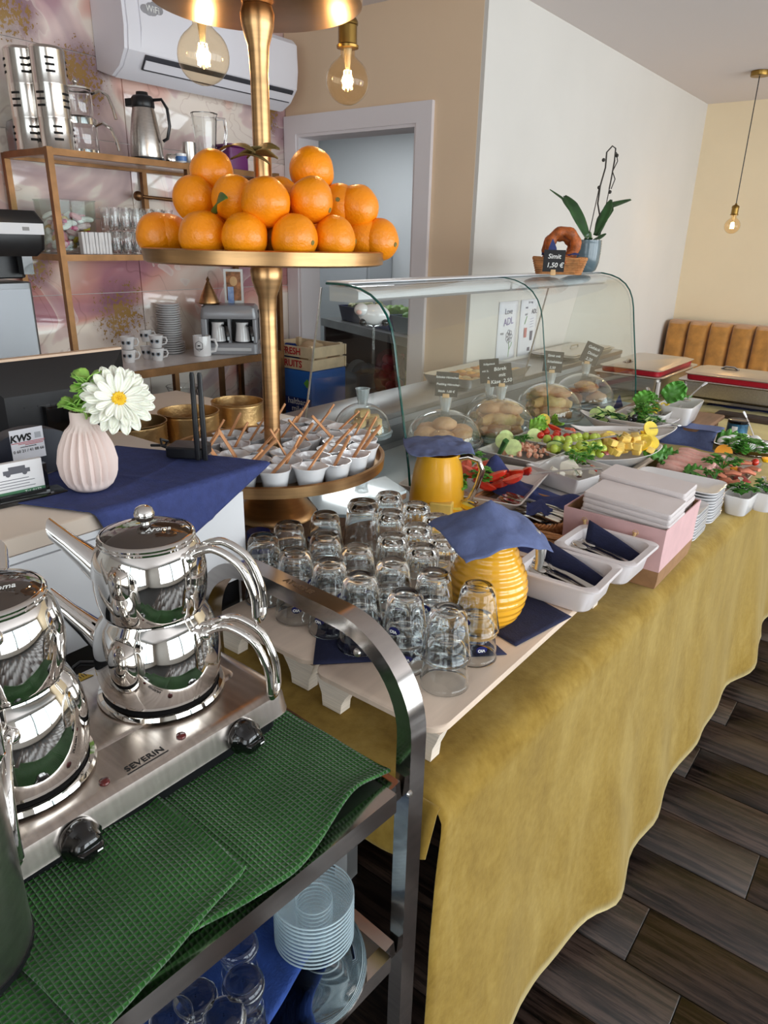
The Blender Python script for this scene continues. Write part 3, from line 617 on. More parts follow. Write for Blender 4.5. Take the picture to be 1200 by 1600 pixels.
# blue napkin over the counter edge (square turned on its corner, front half hanging)
def drape(name, label, cat, c2, half, ang, zt, edge_x, mat, seed=0.0, amp=.0025):
    ca, sa = math.cos(ang), math.sin(ang)
    def fn(u, v):
        a_, b_ = (u * 2 - 1) * half, (v * 2 - 1) * half
        x = c2[0] + a_ * ca - b_ * sa; y = c2[1] + a_ * sa + b_ * ca
        fold = .0035 * (math.exp(-(a_ / .006) ** 2) + math.exp(-(b_ / .006) ** 2))
        w = amp * mnoise.noise(Vector((x * 9, y * 9, seed))) + fold * .6
        ov = x - edge_x
        if ov <= 0: return (x, y, zt + .003 + abs(w) * .7)
        k = min(1.0, ov / .02); q = max(0, ov - .008)
        return (edge_x + min(ov, .008) + w * k + q * .10, y, zt + .003 - .45 * min(ov, .008) - q)
    return tag(obj(name, MB().grid(70, 70, fn), mat, solid=.0012, offset=1), label, cat)
drape('blue_napkin', 'navy blue paper napkin under the vase hanging over the counter edge', 'napkin', (-1.048, .672), .168, .40, CH, -.966, NAVY)
# vase
p = at(143, 764, CH + .004); VZ = CH + .0075
t = thing('ribbed_vase', 'pale pink ribbed ceramic vase standing on the navy napkin', 'vase', (p.x, p.y, VZ))
def vr(z):
    z = z / .84
    pts = [(0, .040), (.008, .050), (.03, .0585), (.055, .0615), (.085, .055), (.115, .038), (.128, .0285), (.133, .0265), (.152, .0262), (.154, .025)]
    for (z0, r0), (z1, r1) in zip(pts, pts[1:]):
        if z <= z1: u = (z - z0) / (z1 - z0); return (r0 + (r1 - r0) * u) * .71
    return .025 * .71
zs = [0, .004, .008, .015, .022, .03, .042, .055, .068, .08, .09, .10, .108, .115, .122, .128, .133, .14, .152, .154]
def wob(a, z):
    g = max(0, min(1, (z - .003) / .016)) * max(0, min(1, (.106 - z) / .010)); return g * .0036 * (1 - 2 * abs(((a * 20) % 1) * 2 - 1))
VASE = M('pink_bisque', (226, 206, 198), .7)
obj('body', MB().lathe([(vr(z * .84), z * .84) for z in zs] + [(.0155, .1285), (.0148, .084)], 120, wob=wob, cap1=False), VASE, t, angle=60)
# daisy and eucalyptus (bound stems stand in the vase)
fc = ray(185, 624); fc = EYE + fc * ((Vector((p.x, p.y, 0)) - Vector((0, 0, 0))).length / Vector((fc.x, fc.y, 0)).length) * .97
nrm = (EYE + Vector((.1, 0, -.05)) - fc).normalized() + Vector((.10, .10, .35)); nrm.normalize()
t = thing('white_daisy', 'large white artificial daisy with yellow centre in the pink vase', 'flower', tuple(fc), rot=lookat(nrm)); t.scale = (.76,) * 3
PET = M('white_petal', (240, 240, 226), .6, sss=.1); 
pm_ = []
def petal_mb(L, W, lift):
    def fn(u, v):
        x = .012 + u * L; w = W * (math.sqrt(max(.012, 1 - ((u - .62) / .385) ** 2)) if u > .62 else .35 + .65 * math.sin(u / .62 * PI / 2) ** 1.2); s_ = (v * 2 - 1)
        return (x, s_ * w, lift * u * u + .004 * abs(s_) ** 2 * 1.0 - .001 + .0012 * math.cos(s_ * 9))
    return MB().grid(12, 6, fn)
pms = [petal_mb(.062, .0125, -.014).mesh('petal', PET), petal_mb(.054, .0112, .004).mesh('petal', PET), petal_mb(.040, .0092, .014).mesh('petal', PET)]
for ring_, (n_, z_) in enumerate(((17, 0), (15, .004), (12, .007))):
    for k in range(n_):
        o = obj('petal', pms[ring_], None, t, (0, 0, z_), (rnd.uniform(-.12, .12), rnd.uniform(-.14, .10), 2 * PI * (k + .33 * ring_) / n_ + rnd.uniform(-.05, .05)), solid=.0006)
mb = MB().lathe([(.015, .002), (.015, .008), (.011, .013), (.006, .012), (.003, .011)], 20)
for k in range(40): a_ = k * 2.4; r_ = .0145 * math.sqrt(k / 40); mb.ball((r_ * math.cos(a_), r_ * math.sin(a_), .013 - r_ * .15), .0017, 6, 4)
obj('yellow_centre', mb, M('daisy_yellow', (234, 190, 40), .7), t)
inv = t.rotation_euler.to_matrix().inverted() * (1 / .76)
obj('stem', MB().tube([inv @ (Vector((p.x, p.y, VZ + .07)) - fc), inv @ (Vector((p.x + .004, p.y, VZ + .136)) - fc), (0, 0, -.008), (0, 0, .002)], .0022, 6), GREENL, t)
EU = M('eucalyptus_green', (150, 196, 92), .5, var=.2, vs=20)
lm = MB().grid(4, 5, lambda u, v: (.001 + u * .027, (v * 2 - 1) * .0150 * math.sin(max(.06, min(.97, u * .93 + .05)) * PI) ** .6, .005 * math.sin(u * 3) + .0025 * (v * 2 - 1) ** 2)).mesh('leaf', EU)
for nm, lab, tip, n_ in (('eucalyptus_sprig', 'upper green sprig with round leaves beside the daisy', (140, 590), 15), ('eucalyptus_sprig', 'lower left green sprig with round leaves leaning out of the vase', (116, 640), 12), ('eucalyptus_sprig', 'low round leaved green sprig in front of the daisy stem', (135, 655), 8)):
    rt = ray(*tip); k_ = Vector((p.x, p.y, 0)).length / Vector((rt.x, rt.y, 0)).length; tp = EYE + rt * k_ * .985
    bs = Vector((p.x, p.y, VZ + .08)); nk = Vector((p.x, p.y, VZ + .133))
    t = thing(nm, lab, 'sprig', tuple(bs)); pts = [Vector((0, 0, 0)), nk - bs, (nk - bs).lerp(tp - bs, .5) + Vector((0, 0, .006)), tp - bs]
    obj('stem', MB().tube(pts, .0015, 6), EU, t)
    for k in range(n_):
        u = .25 + .75 * k / n_; q_ = pts[1].lerp(pts[3], u)
        obj('leaf', lm, None, t, tuple(q_), (rnd.uniform(-.5, .5), -rnd.uniform(-.2, .9), rnd.uniform(0, 6.28)), solid=.0008)
# router with two antennas
p = at(291, 716, CH + .004)
t = thing('wifi_router', 'small black router with two upright flat antennas on the navy napkin', 'router', (p.x, p.y + .008, CH + .0085), .55); t.scale = (.80, .80, .84)
obj('body', slab(MB(), .045, .035, 0, .026, .006, .003), BLACK, t)
for sx in (.034, .052):
    obj('antenna', MB().loft([rr(.006, .0035, .003, -.0, 3), rr(.0066, .004, .003, .05, 3), rr(.0056, .0035, .003, .19, 3), rr(.004, .0025, .002, .196, 3)], mat=Matrix.Translation((sx, -.034, 0))), BLACK, t)
obj('cable', MB().tube([(-.045, .0, .012), (-.065, -.004, .02), (-.075, .015, .03), (-.065, .03, .022), (-.08, .05, .006), (-.12, .055, .003)], .0035, 6), BLACK, t)
# gold tins
for (px, py, w, h, lab) in ((206, 709, 100, .072, 'nearest the vase'), (292, 690, 92, .072, 'in the middle of three'), (368, 668, 80, .066, 'farthest right, behind the stand')):
    p = at(px, py - 6, CT); dpt = (p - EYE).dot(_f2); R = w / 2 / F_PX * dpt
    t = thing('gold_tin', 'open round gold metal tin ' + lab, 'tin', (p.x, p.y + R * .15, CT), 0, 'open gold tins')
    prof = [(R * .96, 0)] + [(R * (.985 + .012 * (k % 2)), .004 + k * (h - .01) / 14) for k in range(15)] + [(R * 1.015, h - .003), (R * 1.015, h), (R * .98, h), (R * .965, h - .01)]
    obj('wall', MB().lathe(prof + [(R * .95, .004)], 44), GOLD_T, t)
# black coffee grinder and steel machine at the left edge
t = thing('coffee_grinder', 'black coffee grinder head with a white label at the left edge', 'grinder', tuple(atx(8, 545, -2.2)[:2]) + (1.0,))
ox, oy = t.location.x, t.location.y
def lz(px, py): q_ = atx(px, py, -2.2); return q_.y - oy, q_.z - 1.0
y0, z0 = lz(-60, 432); y1, z1 = lz(42, 400); zn = lz(8, 436)[1]; ytop, ztop = lz(55, 330); ylab, zlab = lz(0, 350)
obj('neck', slab(MB(), .05, (y1 - y0) / 2, zn, z1 + .12, .02, .004, mat=Matrix.Translation((-.06, (y0 + y1) / 2, 0))), BLACK, t)
obj('hopper', MB().loft([rr(.07, .09, .02, z1, 4), rr(.08, .11, .02, z1 + .02, 4), rr(.085, .115, .02, ztop - .03, 4), rr(.07, .10, .02, ztop, 4)], mat=Matrix.Translation((-.03, ytop - .115, 0))), BLACK, t)
lb = obj('white_label', MB().box(.0555, .0575, ytop - .16, ytop - .012, zlab - .026, zlab + .004), M('label_white', (214, 216, 220), .4), t)
obj('label_mark', MB().box(.0575, .058, ytop - .075, ytop - .055, zlab - .016, zlab - .006), M('label_grey', (140, 140, 140), .5), lb)
obj('spout', MB().box(.0, .03, ytop - .075, ytop - .045, z1 - .05, z1 + .03), BLACKG, t)
t = thing('steel_machine', 'tall brushed steel appliance at the left edge behind the monitor', 'appliance', tuple(atx(8, 600, -2.2)[:2]) + (1.0,))
ox, oy = t.location.x, t.location.y; ya, za = lz(50, 440)
obj('body', slab(MB(), .12, .15, .0, za, .012, .004, mat=Matrix.Translation((-.12, ya - .15, 0))), M('grey_steel_panel', (128, 130, 134), .4, .85), t)
obj('door_panel', MB().box(.0005, .004, ya - .29, ya - .012, .02, za - .02), M('grey_steel_panel', (128, 130, 134), .4, .85), t); obj('foot', MB().box(-.2, -.02, ya - .28, ya - .02, -.0, .012), BLACK, t)
c = thing('machine_counter', 'white counter under the steel appliance behind the till', 'counter', (-2.3, .5, 0))
obj('body', MB().box(-.28, .22, -1.4, .78, 0, .965), WHITE, c); obj('counter_top', MB().box(-.28, .225, -1.4, .785, .966, .999), TOPW, c)

# ================================================================ golden tiered stand
CX, CY, SB, SS = -1.147, 1.076, .894, 1.092       # stand axis, base height, scale of the stand's drawing
t = thing('tiered_stand', 'tall golden three tiered serving stand with round plates on one pole', 'stand', (CX, CY, SB)); t.scale = (SS,) * 3
obj('foot', MB().lathe([(.086, 0), (.090, .004), (.089, .010), (.082, .018), (.068, .032), (.050, .050), (.034, .07), (.024, .085), (.018, .094)], 44), GOLD, t)
def plate(z, R, name='plate'):
    return obj(name, MB().lathe([(.02, z), (R - .008, z), (R, z + .003), (R + .002, z + .024), (R - .002, z + .026), (R - .006, z + .024), (R - .009, z + .008), (.02, z + .006)], 72), GOLD, t)
Z1, Z2, Z3 = .115, .512, .925
plate(Z1, .232, 'lower_plate'); plate(Z2, .222, 'middle_plate'); plate(Z3, .178, 'upper_plate')
def pole(z0, z1, w0, w1):
    obj('pole', MB().lathe([(w0 * 1.25, z0), (w0, z0 + .012), (w0 * .88, z0 + .03), (.0165, z0 + .08), (.0160, z1 - .10), (.0185, z1 - .06), (w1 * .95, z1 - .03), (w1, z1 - .012), (w1 * .85, z1)], 28), GOLD, t)
obj('pole', MB().lathe([(.018, .090), (.017, .10), (.019, Z1)], 28), GOLD, t)
pole(Z1 + .0065, Z2 - .0005, .020, .031); pole(Z2 + .0065, Z3 - .0005, .019, .029)
obj('top_knob', MB().lathe([(.016, Z3 + .0065), (.016, Z3 + .05), (.022, Z3 + .06), (.018, Z3 + .085), (.003, Z3 + .092)], 24), GOLD, t)

# oranges
ORG = M('orange_peel', (244, 141, 10), .36, var=.07, vs=5, bump=.35, bs=160, coat=.15)
om = []
for k in range(4):
    r_ = .0385 + .0012 * (k % 3)
    om.append(MB().ball((0, 0, 0), (r_, r_, r_ * .965), 26, 16, nz=.05, ns=5, seed=k * 3.1).mesh('peel', ORG))
stm = MB().lathe([(.0045, .0), (.004, .0018), (.002, .0012), (.0008, .002)], 8).mesh('stem_scar', M('stem_scar', (128, 116, 60), .8))
def on_circle(px, py, R):
    R *= SS
    d_ = ray(px, py); d2 = Vector((d_.x, d_.y)).normalized(); c2 = Vector((CX, CY)); b_ = d2.dot(c2); disc = b_ * b_ - (c2.length_squared - R * R)
    s_ = b_ - math.sqrt(max(0, disc)); return d2 * s_
OZ = SB + SS * (Z2 + .006 + .0395)
ospec = [(247, 360, .172, 0, 1), (262, 357, .150, 0, 0), (317, 356, .172, 0, 2), (382, 361, .176, 0, 0), (460, 362, .178, 0, 1), (522, 365, .178, 0, 0), (570, 370, .178, 0, 2), (592, 372, .15, 0, 0),
         (421, 356, .098, 0, 1), (350, 356, .10, 0, 2), (490, 356, .10, 0, 0),
         (304, 306, .135, .060, 0), (367, 305, .122, .060, 1), (415, 316, .152, .054, 2), (486, 308, .145, .061, 0), (531, 322, .118, .058, 1), (558, 326, .125, .056, 2), (438, 296, .07, .062, 0),
         (331, 272, .095, .105, 1), (487, 270, .085, .116, 2)]
osl = ['far left edge', 'second from the left in front', 'bottom row third from left with stem scar', 'bottom row centre left', 'bottom row centre right', 'bottom row, right of centre', 'second from the right edge', 'far right edge', 'tucked behind the front row at the centre', 'hidden behind the third front orange', 'hidden behind the right front oranges', 'upper row left, under the top left orange', 'upper row, second from the left', 'upper row centre, stem scar facing out', 'upper row, directly under the topmost orange', 'upper row, second from the right with stem scar', 'upper row right end', 'half hidden behind the upper row at the pole', 'top left beside the dry leaves', 'topmost, highest on the pile']
for (px, py, R, dz_, k), lab in zip(ospec, osl):
    q_ = on_circle(px, py, R)
    dz_ *= SS
    t = thing('orange', 'ripe orange on the middle plate, ' + lab, 'orange', (q_.x, q_.y, OZ + dz_), 0, 'oranges piled on the middle plate')
    face = any(w in lab for w in ('scar',))
    dcam = (EYE - Vector((q_.x, q_.y, OZ + dz_))).normalized() + (Vector((rnd.uniform(-.2, .2), rnd.uniform(-.2, .2), .25)) if face else Vector((rnd.uniform(-2, 2), rnd.uniform(.5, 3), rnd.uniform(-1.5, 1.5))))
    t.rotation_euler = lookat(dcam); t.scale = (SS,) * 3
    obj('peel', om[k], None, t); obj('stem_scar', stm, None, t, (0, 0, .0368))
lf = MB().grid(8, 4, lambda u, v: (u * .075, (v * 2 - 1) * .017 * math.sin(max(.03, min(.98, u)) * PI) ** .8, .012 * math.sin(u * 3) + .003 * abs(v * 2 - 1)))
DRY = M('dry_bay_leaf', (98, 82, 44), .55, var=.3, vs=14); GRL = M('orange_tree_leaf', (64, 92, 34), .45, var=.2, vs=20)
lmd = lf.mesh('leaf', DRY); lmg = lf.mesh('leaf', GRL)
for k, (px, py, R, dz_, me, r_) in enumerate(((345, 262, .10, .136, lmd, (.2, .1, .3)), (372, 268, .085, .128, lmd, (-.4, .05, .75)), (388, 275, .07, .126, lmd, (.5, -.15, .2)), (362, 281, .105, .121, lmd, (.1, .12, .5)), (340, 333, .165, .035, lmg, (1.0, -.3, -.4)), (262, 384, .185, -.034, lmg, (.1, .05, .5)))):
    q_ = on_circle(px, py, R)
    tag(obj('leaf', me, None, None, (q_.x, q_.y, OZ + dz_ * SS), r_, solid=.0006), ('dry brown leaf on top of the orange pile, ' + ('uppermost', 'second', 'nearest the pole', 'lowest')[k]) if k < 4 else ('green leaf stuck between two oranges of the lower row', 'narrow green leaf lying at the left rim of the orange plate')[k - 4], 'leaf')

# ramekins with dips and wooden spoons on the lower plate
PZ = SB + SS * (Z1 + .0065)
def ram_mesh():
    def w(a, z): 
        k = max(0, min(1, (z - .03) / .012)); return k * .007 * (math.exp(-((a - .5) / .045) ** 2) + math.exp(-(a / .045) ** 2) + math.exp(-((a - 1) / .045) ** 2))
    return MB().lathe([(.020, 0), (.0215, .002), (.0275, .034), (.0300, .040), (.0305, .042), (.0285, .042), (.0265, .036), (.0245, .026)], 40, wob=w).mesh('bowl', PORC)
rm = ram_mesh()
SAUC = [M('dip_' + n, c_, .25, var=.15, vs=40, bump=.3, bs=150) for n, c_ in (('berry', (72, 22, 20)), ('dark', (40, 22, 20)), ('cream', (214, 196, 168)), ('red', (150, 40, 26)), ('brown', (98, 62, 38)))]
dm = [MB().lathe([(.001, .0275), (.012, .0282), (.0238, .0265)], 20, cap0=False, cap1=False).mesh('dip', m_) for m_ in SAUC]
STK = M('spoon_wood', (222, 160, 112), .5, var=.1, vs=20)
spm = MB().loft([[(x * w_, y * .0026, z) for x, y in ((1, 0), (.7, .8), (0, 1), (-.7, .8), (-1, 0), (-.7, -.8), (0, -1), (.7, -.8))] for z, w_ in ((-.010, .004), (0, .0078), (.012, .0072), (.030, .0064), (.050, .0070), (.060, .0068), (.064, .0046), (.0655, .001))]).mesh('wooden_spoon', STK)
rspec = [(495, 380), (668, 378), (818, 366), (938, 340), (1012, 303), (368, 350), (512, 338), (648, 340), (785, 325), (370, 305), (545, 292), (665, 298), (868, 292), (255, 281), (398, 270), (502, 245), (612, 262), (735, 262), (672, 240), (858, 258), (985, 236), (1030, 268), (935, 207), (828, 228), (722, 205), (853, 182), (640, 186), (735, 168), (560, 212), (478, 305), (925, 255), (770, 200), (450, 235), (330, 270)]
placed = []
rz_i = 0
for k, (cx_, cy_) in enumerate(rspec):
    p = at(230 + cx_ * .35, 600 + cy_ * .35, PZ + .045)
    if (Vector((p.x, p.y)) - Vector((CX, CY))).length < .062 or (Vector((p.x, p.y)) - Vector((CX, CY))).length > .212: 
        v_ = Vector((p.x - CX, p.y - CY)); L_ = v_.length; v_ *= (.062 if L_ < .062 else .209) / L_; p.x, p.y = CX + v_.x, CY + v_.y
    placed.append([p.x, p.y])
for it in range(60):
    for i in range(len(placed)):
        for j in range(i):
            dx_, dy_ = placed[i][0] - placed[j][0], placed[i][1] - placed[j][1]; d_ = math.hypot(dx_, dy_)
            if d_ < .0645:
                s_ = (.065 - d_) / 2 / max(d_, 1e-4); placed[i][0] += dx_ * s_; placed[i][1] += dy_ * s_; placed[j][0] -= dx_ * s_; placed[j][1] -= dy_ * s_
    for q_ in placed:
        L_ = math.hypot(q_[0] - CX, q_[1] - CY)
        if L_ > .209: q_[0] = CX + (q_[0] - CX) * .209 / L_; q_[1] = CY + (q_[1] - CY) * .209 / L_
        if L_ < .062: q_[0] = CX + (q_[0] - CX) * .062 / max(L_, 1e-4); q_[1] = CY + (q_[1] - CY) * .062 / max(L_, 1e-4)
keep = []
for i, q_ in enumerate(placed):
    if all(math.hypot(q_[0] - h[0], q_[1] - h[1]) > .061 for _, h in keep): keep.append((i, q_))
def wherefrom(x, y):
    v_ = Vector((x - CX, y - CY)); r_ = _rt.x * v_.x + _rt.y * v_.y; f_ = _fw.x * v_.x + _fw.y * v_.y
    return ('right' if r_ > .06 else 'left' if r_ < -.06 else 'middle'), ('front' if f_ < -.07 else 'back' if f_ > .07 else 'centre'), v_.length
for n_, (i, q_) in enumerate(keep):
    a_, b_, L_ = wherefrom(*q_); dk = (0, 1, 2, 0, 3, 4, 1, 0, 4, 2)[i % 10]
    dipname = ('dark berry', 'nearly black', 'creamy', 'red', 'brown')[dk]
    v_ = Vector((q_[0] - CX, q_[1] - CY)); ck_ = CLOCK[int(round(math.atan2(_rt.x * v_.x + _rt.y * v_.y, _fw.x * v_.x + _fw.y * v_.y) / (PI / 6))) % 12]
    pos_ = f"{ck_} o'clock, " + ('at the rim' if L_ > .18 else 'inner ring' if L_ < .11 else 'middle ring') + ' of the lower plate'
    t = thing('ramekin', f'white ramekin of {dipname} dip, {pos_}', 'ramekin', (q_[0], q_[1], PZ), rnd.uniform(0, 6.28), 'ramekins of dip on the lower golden plate'); t.scale = (SS,) * 3
    obj('bowl', rm, None, t); obj('dip', dm[dk], None, t)
    az = rnd.uniform(.3, 1.1) + (PI if i % 6 == 5 else 0); tilt = rnd.uniform(.45, .85)
    dir_ = Vector((math.cos(az) * math.sin(tilt), math.sin(az) * math.sin(tilt), math.cos(tilt)))
    o = obj('wooden_spoon', spm, None, None, (q_[0] - dir_.x * .001, q_[1] - dir_.y * .001, PZ + .040), lookat(dir_))
    tag(o, f'wooden spoon in the {dipname} dip, {pos_}', 'spoon', 'wooden dip spoons')

# ---------------------------------------------------------------- pendant lamps
BULBG = thin_glass('amber_bulb_glass', (255, 243, 222))
FIL = M('glowing_filament', (255, 220, 160), .5, emit=(255, 208, 140), es=80.0)
def pendant(loc, R, zceil, label, watts):
    t = thing('pendant_lamp', label, 'pendant lamp', loc, 0, 'globe pendant lamps')
    s_ = R / .0475
    obj('bulb', MB().lathe([(.001, -R)] + [(R * math.sin(u), -R * math.cos(u)) for u in [k * PI / 16 for k in range(1, 14)]] + [(R * .36, R * 1.02), (R * .33, R * 1.35)], 28, cap0=False, cap1=False), BULBG, t)
    mb = MB()
    for k in range(6): a_ = k * PI / 3; mb.tube([(R * .22 * math.cos(a_), R * .22 * math.sin(a_), -R * .32), (R * .16 * math.cos(a_ + .3), R * .16 * math.sin(a_ + .3), R * .42)], R * .03, 6)
    obj('filament', mb, FIL, t); obj('filament_post', MB().lathe([(R * .10, R * .45), (R * .2, R * 1.3)], 10), M('bulb_stem', (240, 225, 190), .2, trans=.6), t)
    so = obj('socket', MB().lathe([(R * .36, R * 1.3), (R * .50, R * 1.32), (R * .52, R * 1.42), (R * .44, R * 1.48), (R * .44, R * 2.2), (R * .48, R * 2.24), (R * .48, R * 2.36), (R * .40, R * 2.5), (R * .16, R * 2.62), (R * .10, R * 2.8)], 28), M('antique_brass', (138, 108, 56), .32, 1.0), t)
    obj('cord', MB().tube([(0, 0, R * 2.75), (0, 0, zceil - loc[2] - .02)], .003, 6), BLACK if R > .046 else M('beige_cord', (190, 160, 120), .6), t)
    obj('ceiling_rose', MB().lathe([(.05, zceil - loc[2] - .028), (.052, zceil - loc[2] - .024), (.052, zceil - loc[2] - .001)], 28), M('antique_brass', (138, 108, 56), .32, 1.0), t)
    l = bpy.data.lights.new('bulb_light', 'POINT'); l.energy = watts; l.color = (1.0, .72, .42); l.shadow_soft_size = R * .3
    lo = bpy.data.objects.new('bulb_light', l); lo.parent = t; COL.objects.link(lo)
r_ = ray(318, 88); k_ = 1.84 / Vector((r_.x, r_.y)).length; q_ = EYE + r_ * k_
pendant(tuple(q_), .056, ZC, 'glowing globe bulb pendant left of the stand pole', 1.6)
r_ = ray(543, 127); k_ = 1.85 / Vector((r_.x, r_.y)).length; q_ = EYE + r_ * k_
pendant(tuple(q_), .0485, ZC, 'glowing globe bulb pendant right of the stand pole', 1.6)
q_ = aty(1144, 353, 5.2); pendant(tuple(q_), .0475, ZC, 'far glowing bulb pendant hanging on a long cord over the bench', 2.0)
# ================================================================ refrigerated display with curved glass
DGLASS = thin_glass('display_glass', (252, 254, 253), 1.45, 1.1)
GREYP = M('display_grey', (150, 150, 152), .4)
ICE = M('pale_blue_deck', (206, 218, 224), .2, coat=.3)
c = thing('display_counter', 'long white display counter with a steel ledge and pale deck under the breads', 'counter', (0, 0, 0))
obj('body', MB().box(-1.765, -1.085, 1.50, 3.43, 0, .784), WHITE, c); obj('deck', MB().box(-1.499, -1.083, 1.50, 3.43, .7845, .795), ICE, c)
obj('rear_body', MB().box(-1.765, -1.50, 1.56, 4.26, .785, .905), GREYP, c); obj('rear_base', MB().box(-1.765, -1.50, 3.431, 4.26, 0, .784), WHITE, c)
obj('steel_ledge', slab(MB(), .137, 1.35, .906, .930, .006, .003, 2, mat=Matrix.Translation((-1.632, 2.915, 0))), STEEL_D, c)
obj('vent_grille', MB().box(-1.499, -1.492, 1.6, 4.2, .82, .88), M('grille_grey', (120, 122, 124), .5, .3), c)
KS = .80                                                        # the glass case is drawn once and set at this fraction of the drawing's distance
def nearer(o): o.location = Vector((0, 0, EYE.z * (1 - KS))) + Vector(o.location) * KS; o.scale = tuple(v * KS for v in o.scale); return o
c = nearer(thing('glass_display', 'curved clear glass case with a white canopy standing over the breads', 'glass case', (0, 0, 0)))
gp = [(-1.755, 1.360), (-1.70, 1.3605), (-1.652, 1.359), (-1.60, 1.350), (-1.553, 1.333), (-1.512, 1.306), (-1.483, 1.272), (-1.462, 1.230), (-1.448, 1.18), (-1.434, 1.10), (-1.415, 1.0), (-1.392, .88), (-1.371, .757), (-1.355, .622)]
def norms(P):
    out = []
    for i in range(len(P)):
        a_, b_ = P[max(i - 1, 0)], P[min(i + 1, len(P) - 1)]; d_ = Vector((b_[0] - a_[0], b_[1] - a_[1])).normalized(); out.append((-d_.y, d_.x))
    return out
gn = norms(gp); th = .008
sec = [(x, z) for x, z in gp] + [(x + n_[0] * -th, z + n_[1] * -th) for (x, z), n_ in reversed(list(zip(gp, gn)))]
for y0, y1 in ((1.935, 3.035), (3.045, 4.20)): obj('curved_pane', MB().loft([[(x, y, z) for x, z in sec] for y in (y0, y1)]), DGLASS, c, angle=50)
# end panes: outline of the curve closed at the back by a slanted edge
def end_pane(y, xb):
    o_ = [(x - .009, z - .009) for x, z in gp[1:-1]] + [(-1.372, .622), (-1.865, .622), (-1.865, .86), (-1.775, 1.345)]
    obj('end_pane', MB().loft([[(x, yy, z) for x, z in o_] for yy in (y, y + .007)]), DGLASS, c, angle=20)
    e_ = [(x, y + .003, z) for x, z in gp]
    obj('pane_edge', MB().tube(e_, .0042, 6), PANE_EDGE, c)
end_pane(1.925, -1.745); end_pane(4.203, -1.745)
obj('pane_edge', MB().tube([(x, 3.040, z) for x, z in gp], .0028, 6), PANE_EDGE, c)
obj('rear_strut', MB().tube([(-1.868, 1.929, .625), (-1.868, 1.929, .86), (-1.78, 1.929, 1.345)], .004, 6), STEEL, c)
obj('rear_strut', MB().tube([(-1.80, 3.6, .795), (-1.70, 3.6, 1.30)], .004, 6), STEEL, c)
obj('top_shelf', slab(MB(), .055, 1.13, 1.3625, 1.368, .01, .002, 2, mat=Matrix.Translation((-1.715, 3.07, 0))), M('white_canopy', (222, 224, 228), .3, coat=.3), c)  # white slab added in place of the glass top's bright reflection
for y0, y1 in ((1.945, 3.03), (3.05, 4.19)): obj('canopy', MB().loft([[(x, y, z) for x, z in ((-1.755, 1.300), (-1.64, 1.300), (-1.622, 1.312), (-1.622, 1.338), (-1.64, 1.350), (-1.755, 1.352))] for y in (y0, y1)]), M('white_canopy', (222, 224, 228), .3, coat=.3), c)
GT = 1.369
# small white figure with black feet on the top shelf end
q_ = aty(550, 458, 1.99); t = thing('animal_figurine', 'small white porcelain animal figurine with black feet under the glass curve', 'figurine', (-1.60, 2.005, .931), .65); t.scale = (.97, .97, .93)
obj('stand_rod', MB().lathe([(.03, 0), (.03, .004), (.005, .008), (.005, .31), (.03, .314), (.03, .318)], 16), DGLASS, t)
obj('body', MB().ball((0, 0, .355), (.058, .03, .038), 18, 12), PORC, t); obj('head', MB().ball((-.045, -.01, .372), (.026, .026, .024), 14, 10), PORC, t)
for sx in (-.04, .042): obj('foot', MB().ball((sx, -.016, .328), (.013, .014, .013), 12, 8), BLACKG, t)
obj('muzzle', MB().ball((-.052, -.033, .365), (.010, .007, .009), 10, 8), M('pale_pink', (222, 180, 170), .5), t)
# orchid
q_ = at(930, 424, GT); PX_, PY_ = -1.66, 3.93
t = orchid = thing('orchid_pot', 'ribbed blue grey pot with a leafy orchid past flowering on the glass top', 'potted plant', (PX_, PY_, GT))
POTB = M('blue_grey_glaze', (88, 106, 114), .25, coat=.4)
obj('pot', MB().lathe([(.050, 0), (.066, .012), (.078, .05), (.081, .09)] + [(.081 + .0014 * (k % 2), .092 + k * .006) for k in range(11)] + [(.081, .166), (.077, .166), (.074, .15), (.02, .148)], 36), POTB, t)
def leaf_mb(pts, w, n=12, fold=.25):
    P = [Vector(p_) for p_ in pts]
    def fn(u, v):
        s_ = u * (len(P) - 1); i = min(int(s_), len(P) - 2); p_ = P[i].lerp(P[i + 1], s_ - i)
        d_ = (P[min(i + 1, len(P) - 1)] - P[i]).normalized(); sd = d_.cross(Vector((.3, -.5, 1)) if abs(d_.z) < .95 else Vector((1, 0, 0))).normalized(); nn = sd.cross(d_)
        k = (v * 2 - 1); ww = w * (math.sin(min(.97, max(.1, u * .9 + .08)) * PI) ** .6)
        return tuple(p_ + sd * k * ww + nn * abs(k) * ww * fold)
    return MB().grid(n, 6, fn)
OL = M('orchid_leaf', (40, 74, 36), .35, var=.2, vs=14, coat=.2)
def cv(px, py, dd=0.0): r_ = ray(px, py); k_ = (Vector((PX_, PY_, GT)) - EYE).dot(_f2) / r_.dot(_f2); return EYE + r_ * (k_ + dd) - Vector((PX_, PY_, GT))
for pts, w in (([(918, 372, 0), (905, 345, -.02), (893, 322, -.03), (882, 306, -.02)], .040), ([(916, 370, .02), (900, 340, .03), (878, 310, .04), (859, 296, .03)], .013), ([(932, 368, .02), (940, 345, .04), (955, 322, .05), (986, 312, .05)], .030), ([(930, 368, -.03), (942, 345, -.04), (950, 325, -.04), (955, 312, -.03)], .024), ([(926, 376, -.05), (936, 372, -.07), (947, 365, -.07)], .014), ([(918, 380, -.04), (920, 372, -.07), (922, 362, -.08)], .024)):
    obj('leaf', leaf_mb([cv(*p_) for p_ in pts], w), OL, t, solid=.0015)
ST = M('dark_stem', (52, 48, 42), .6)
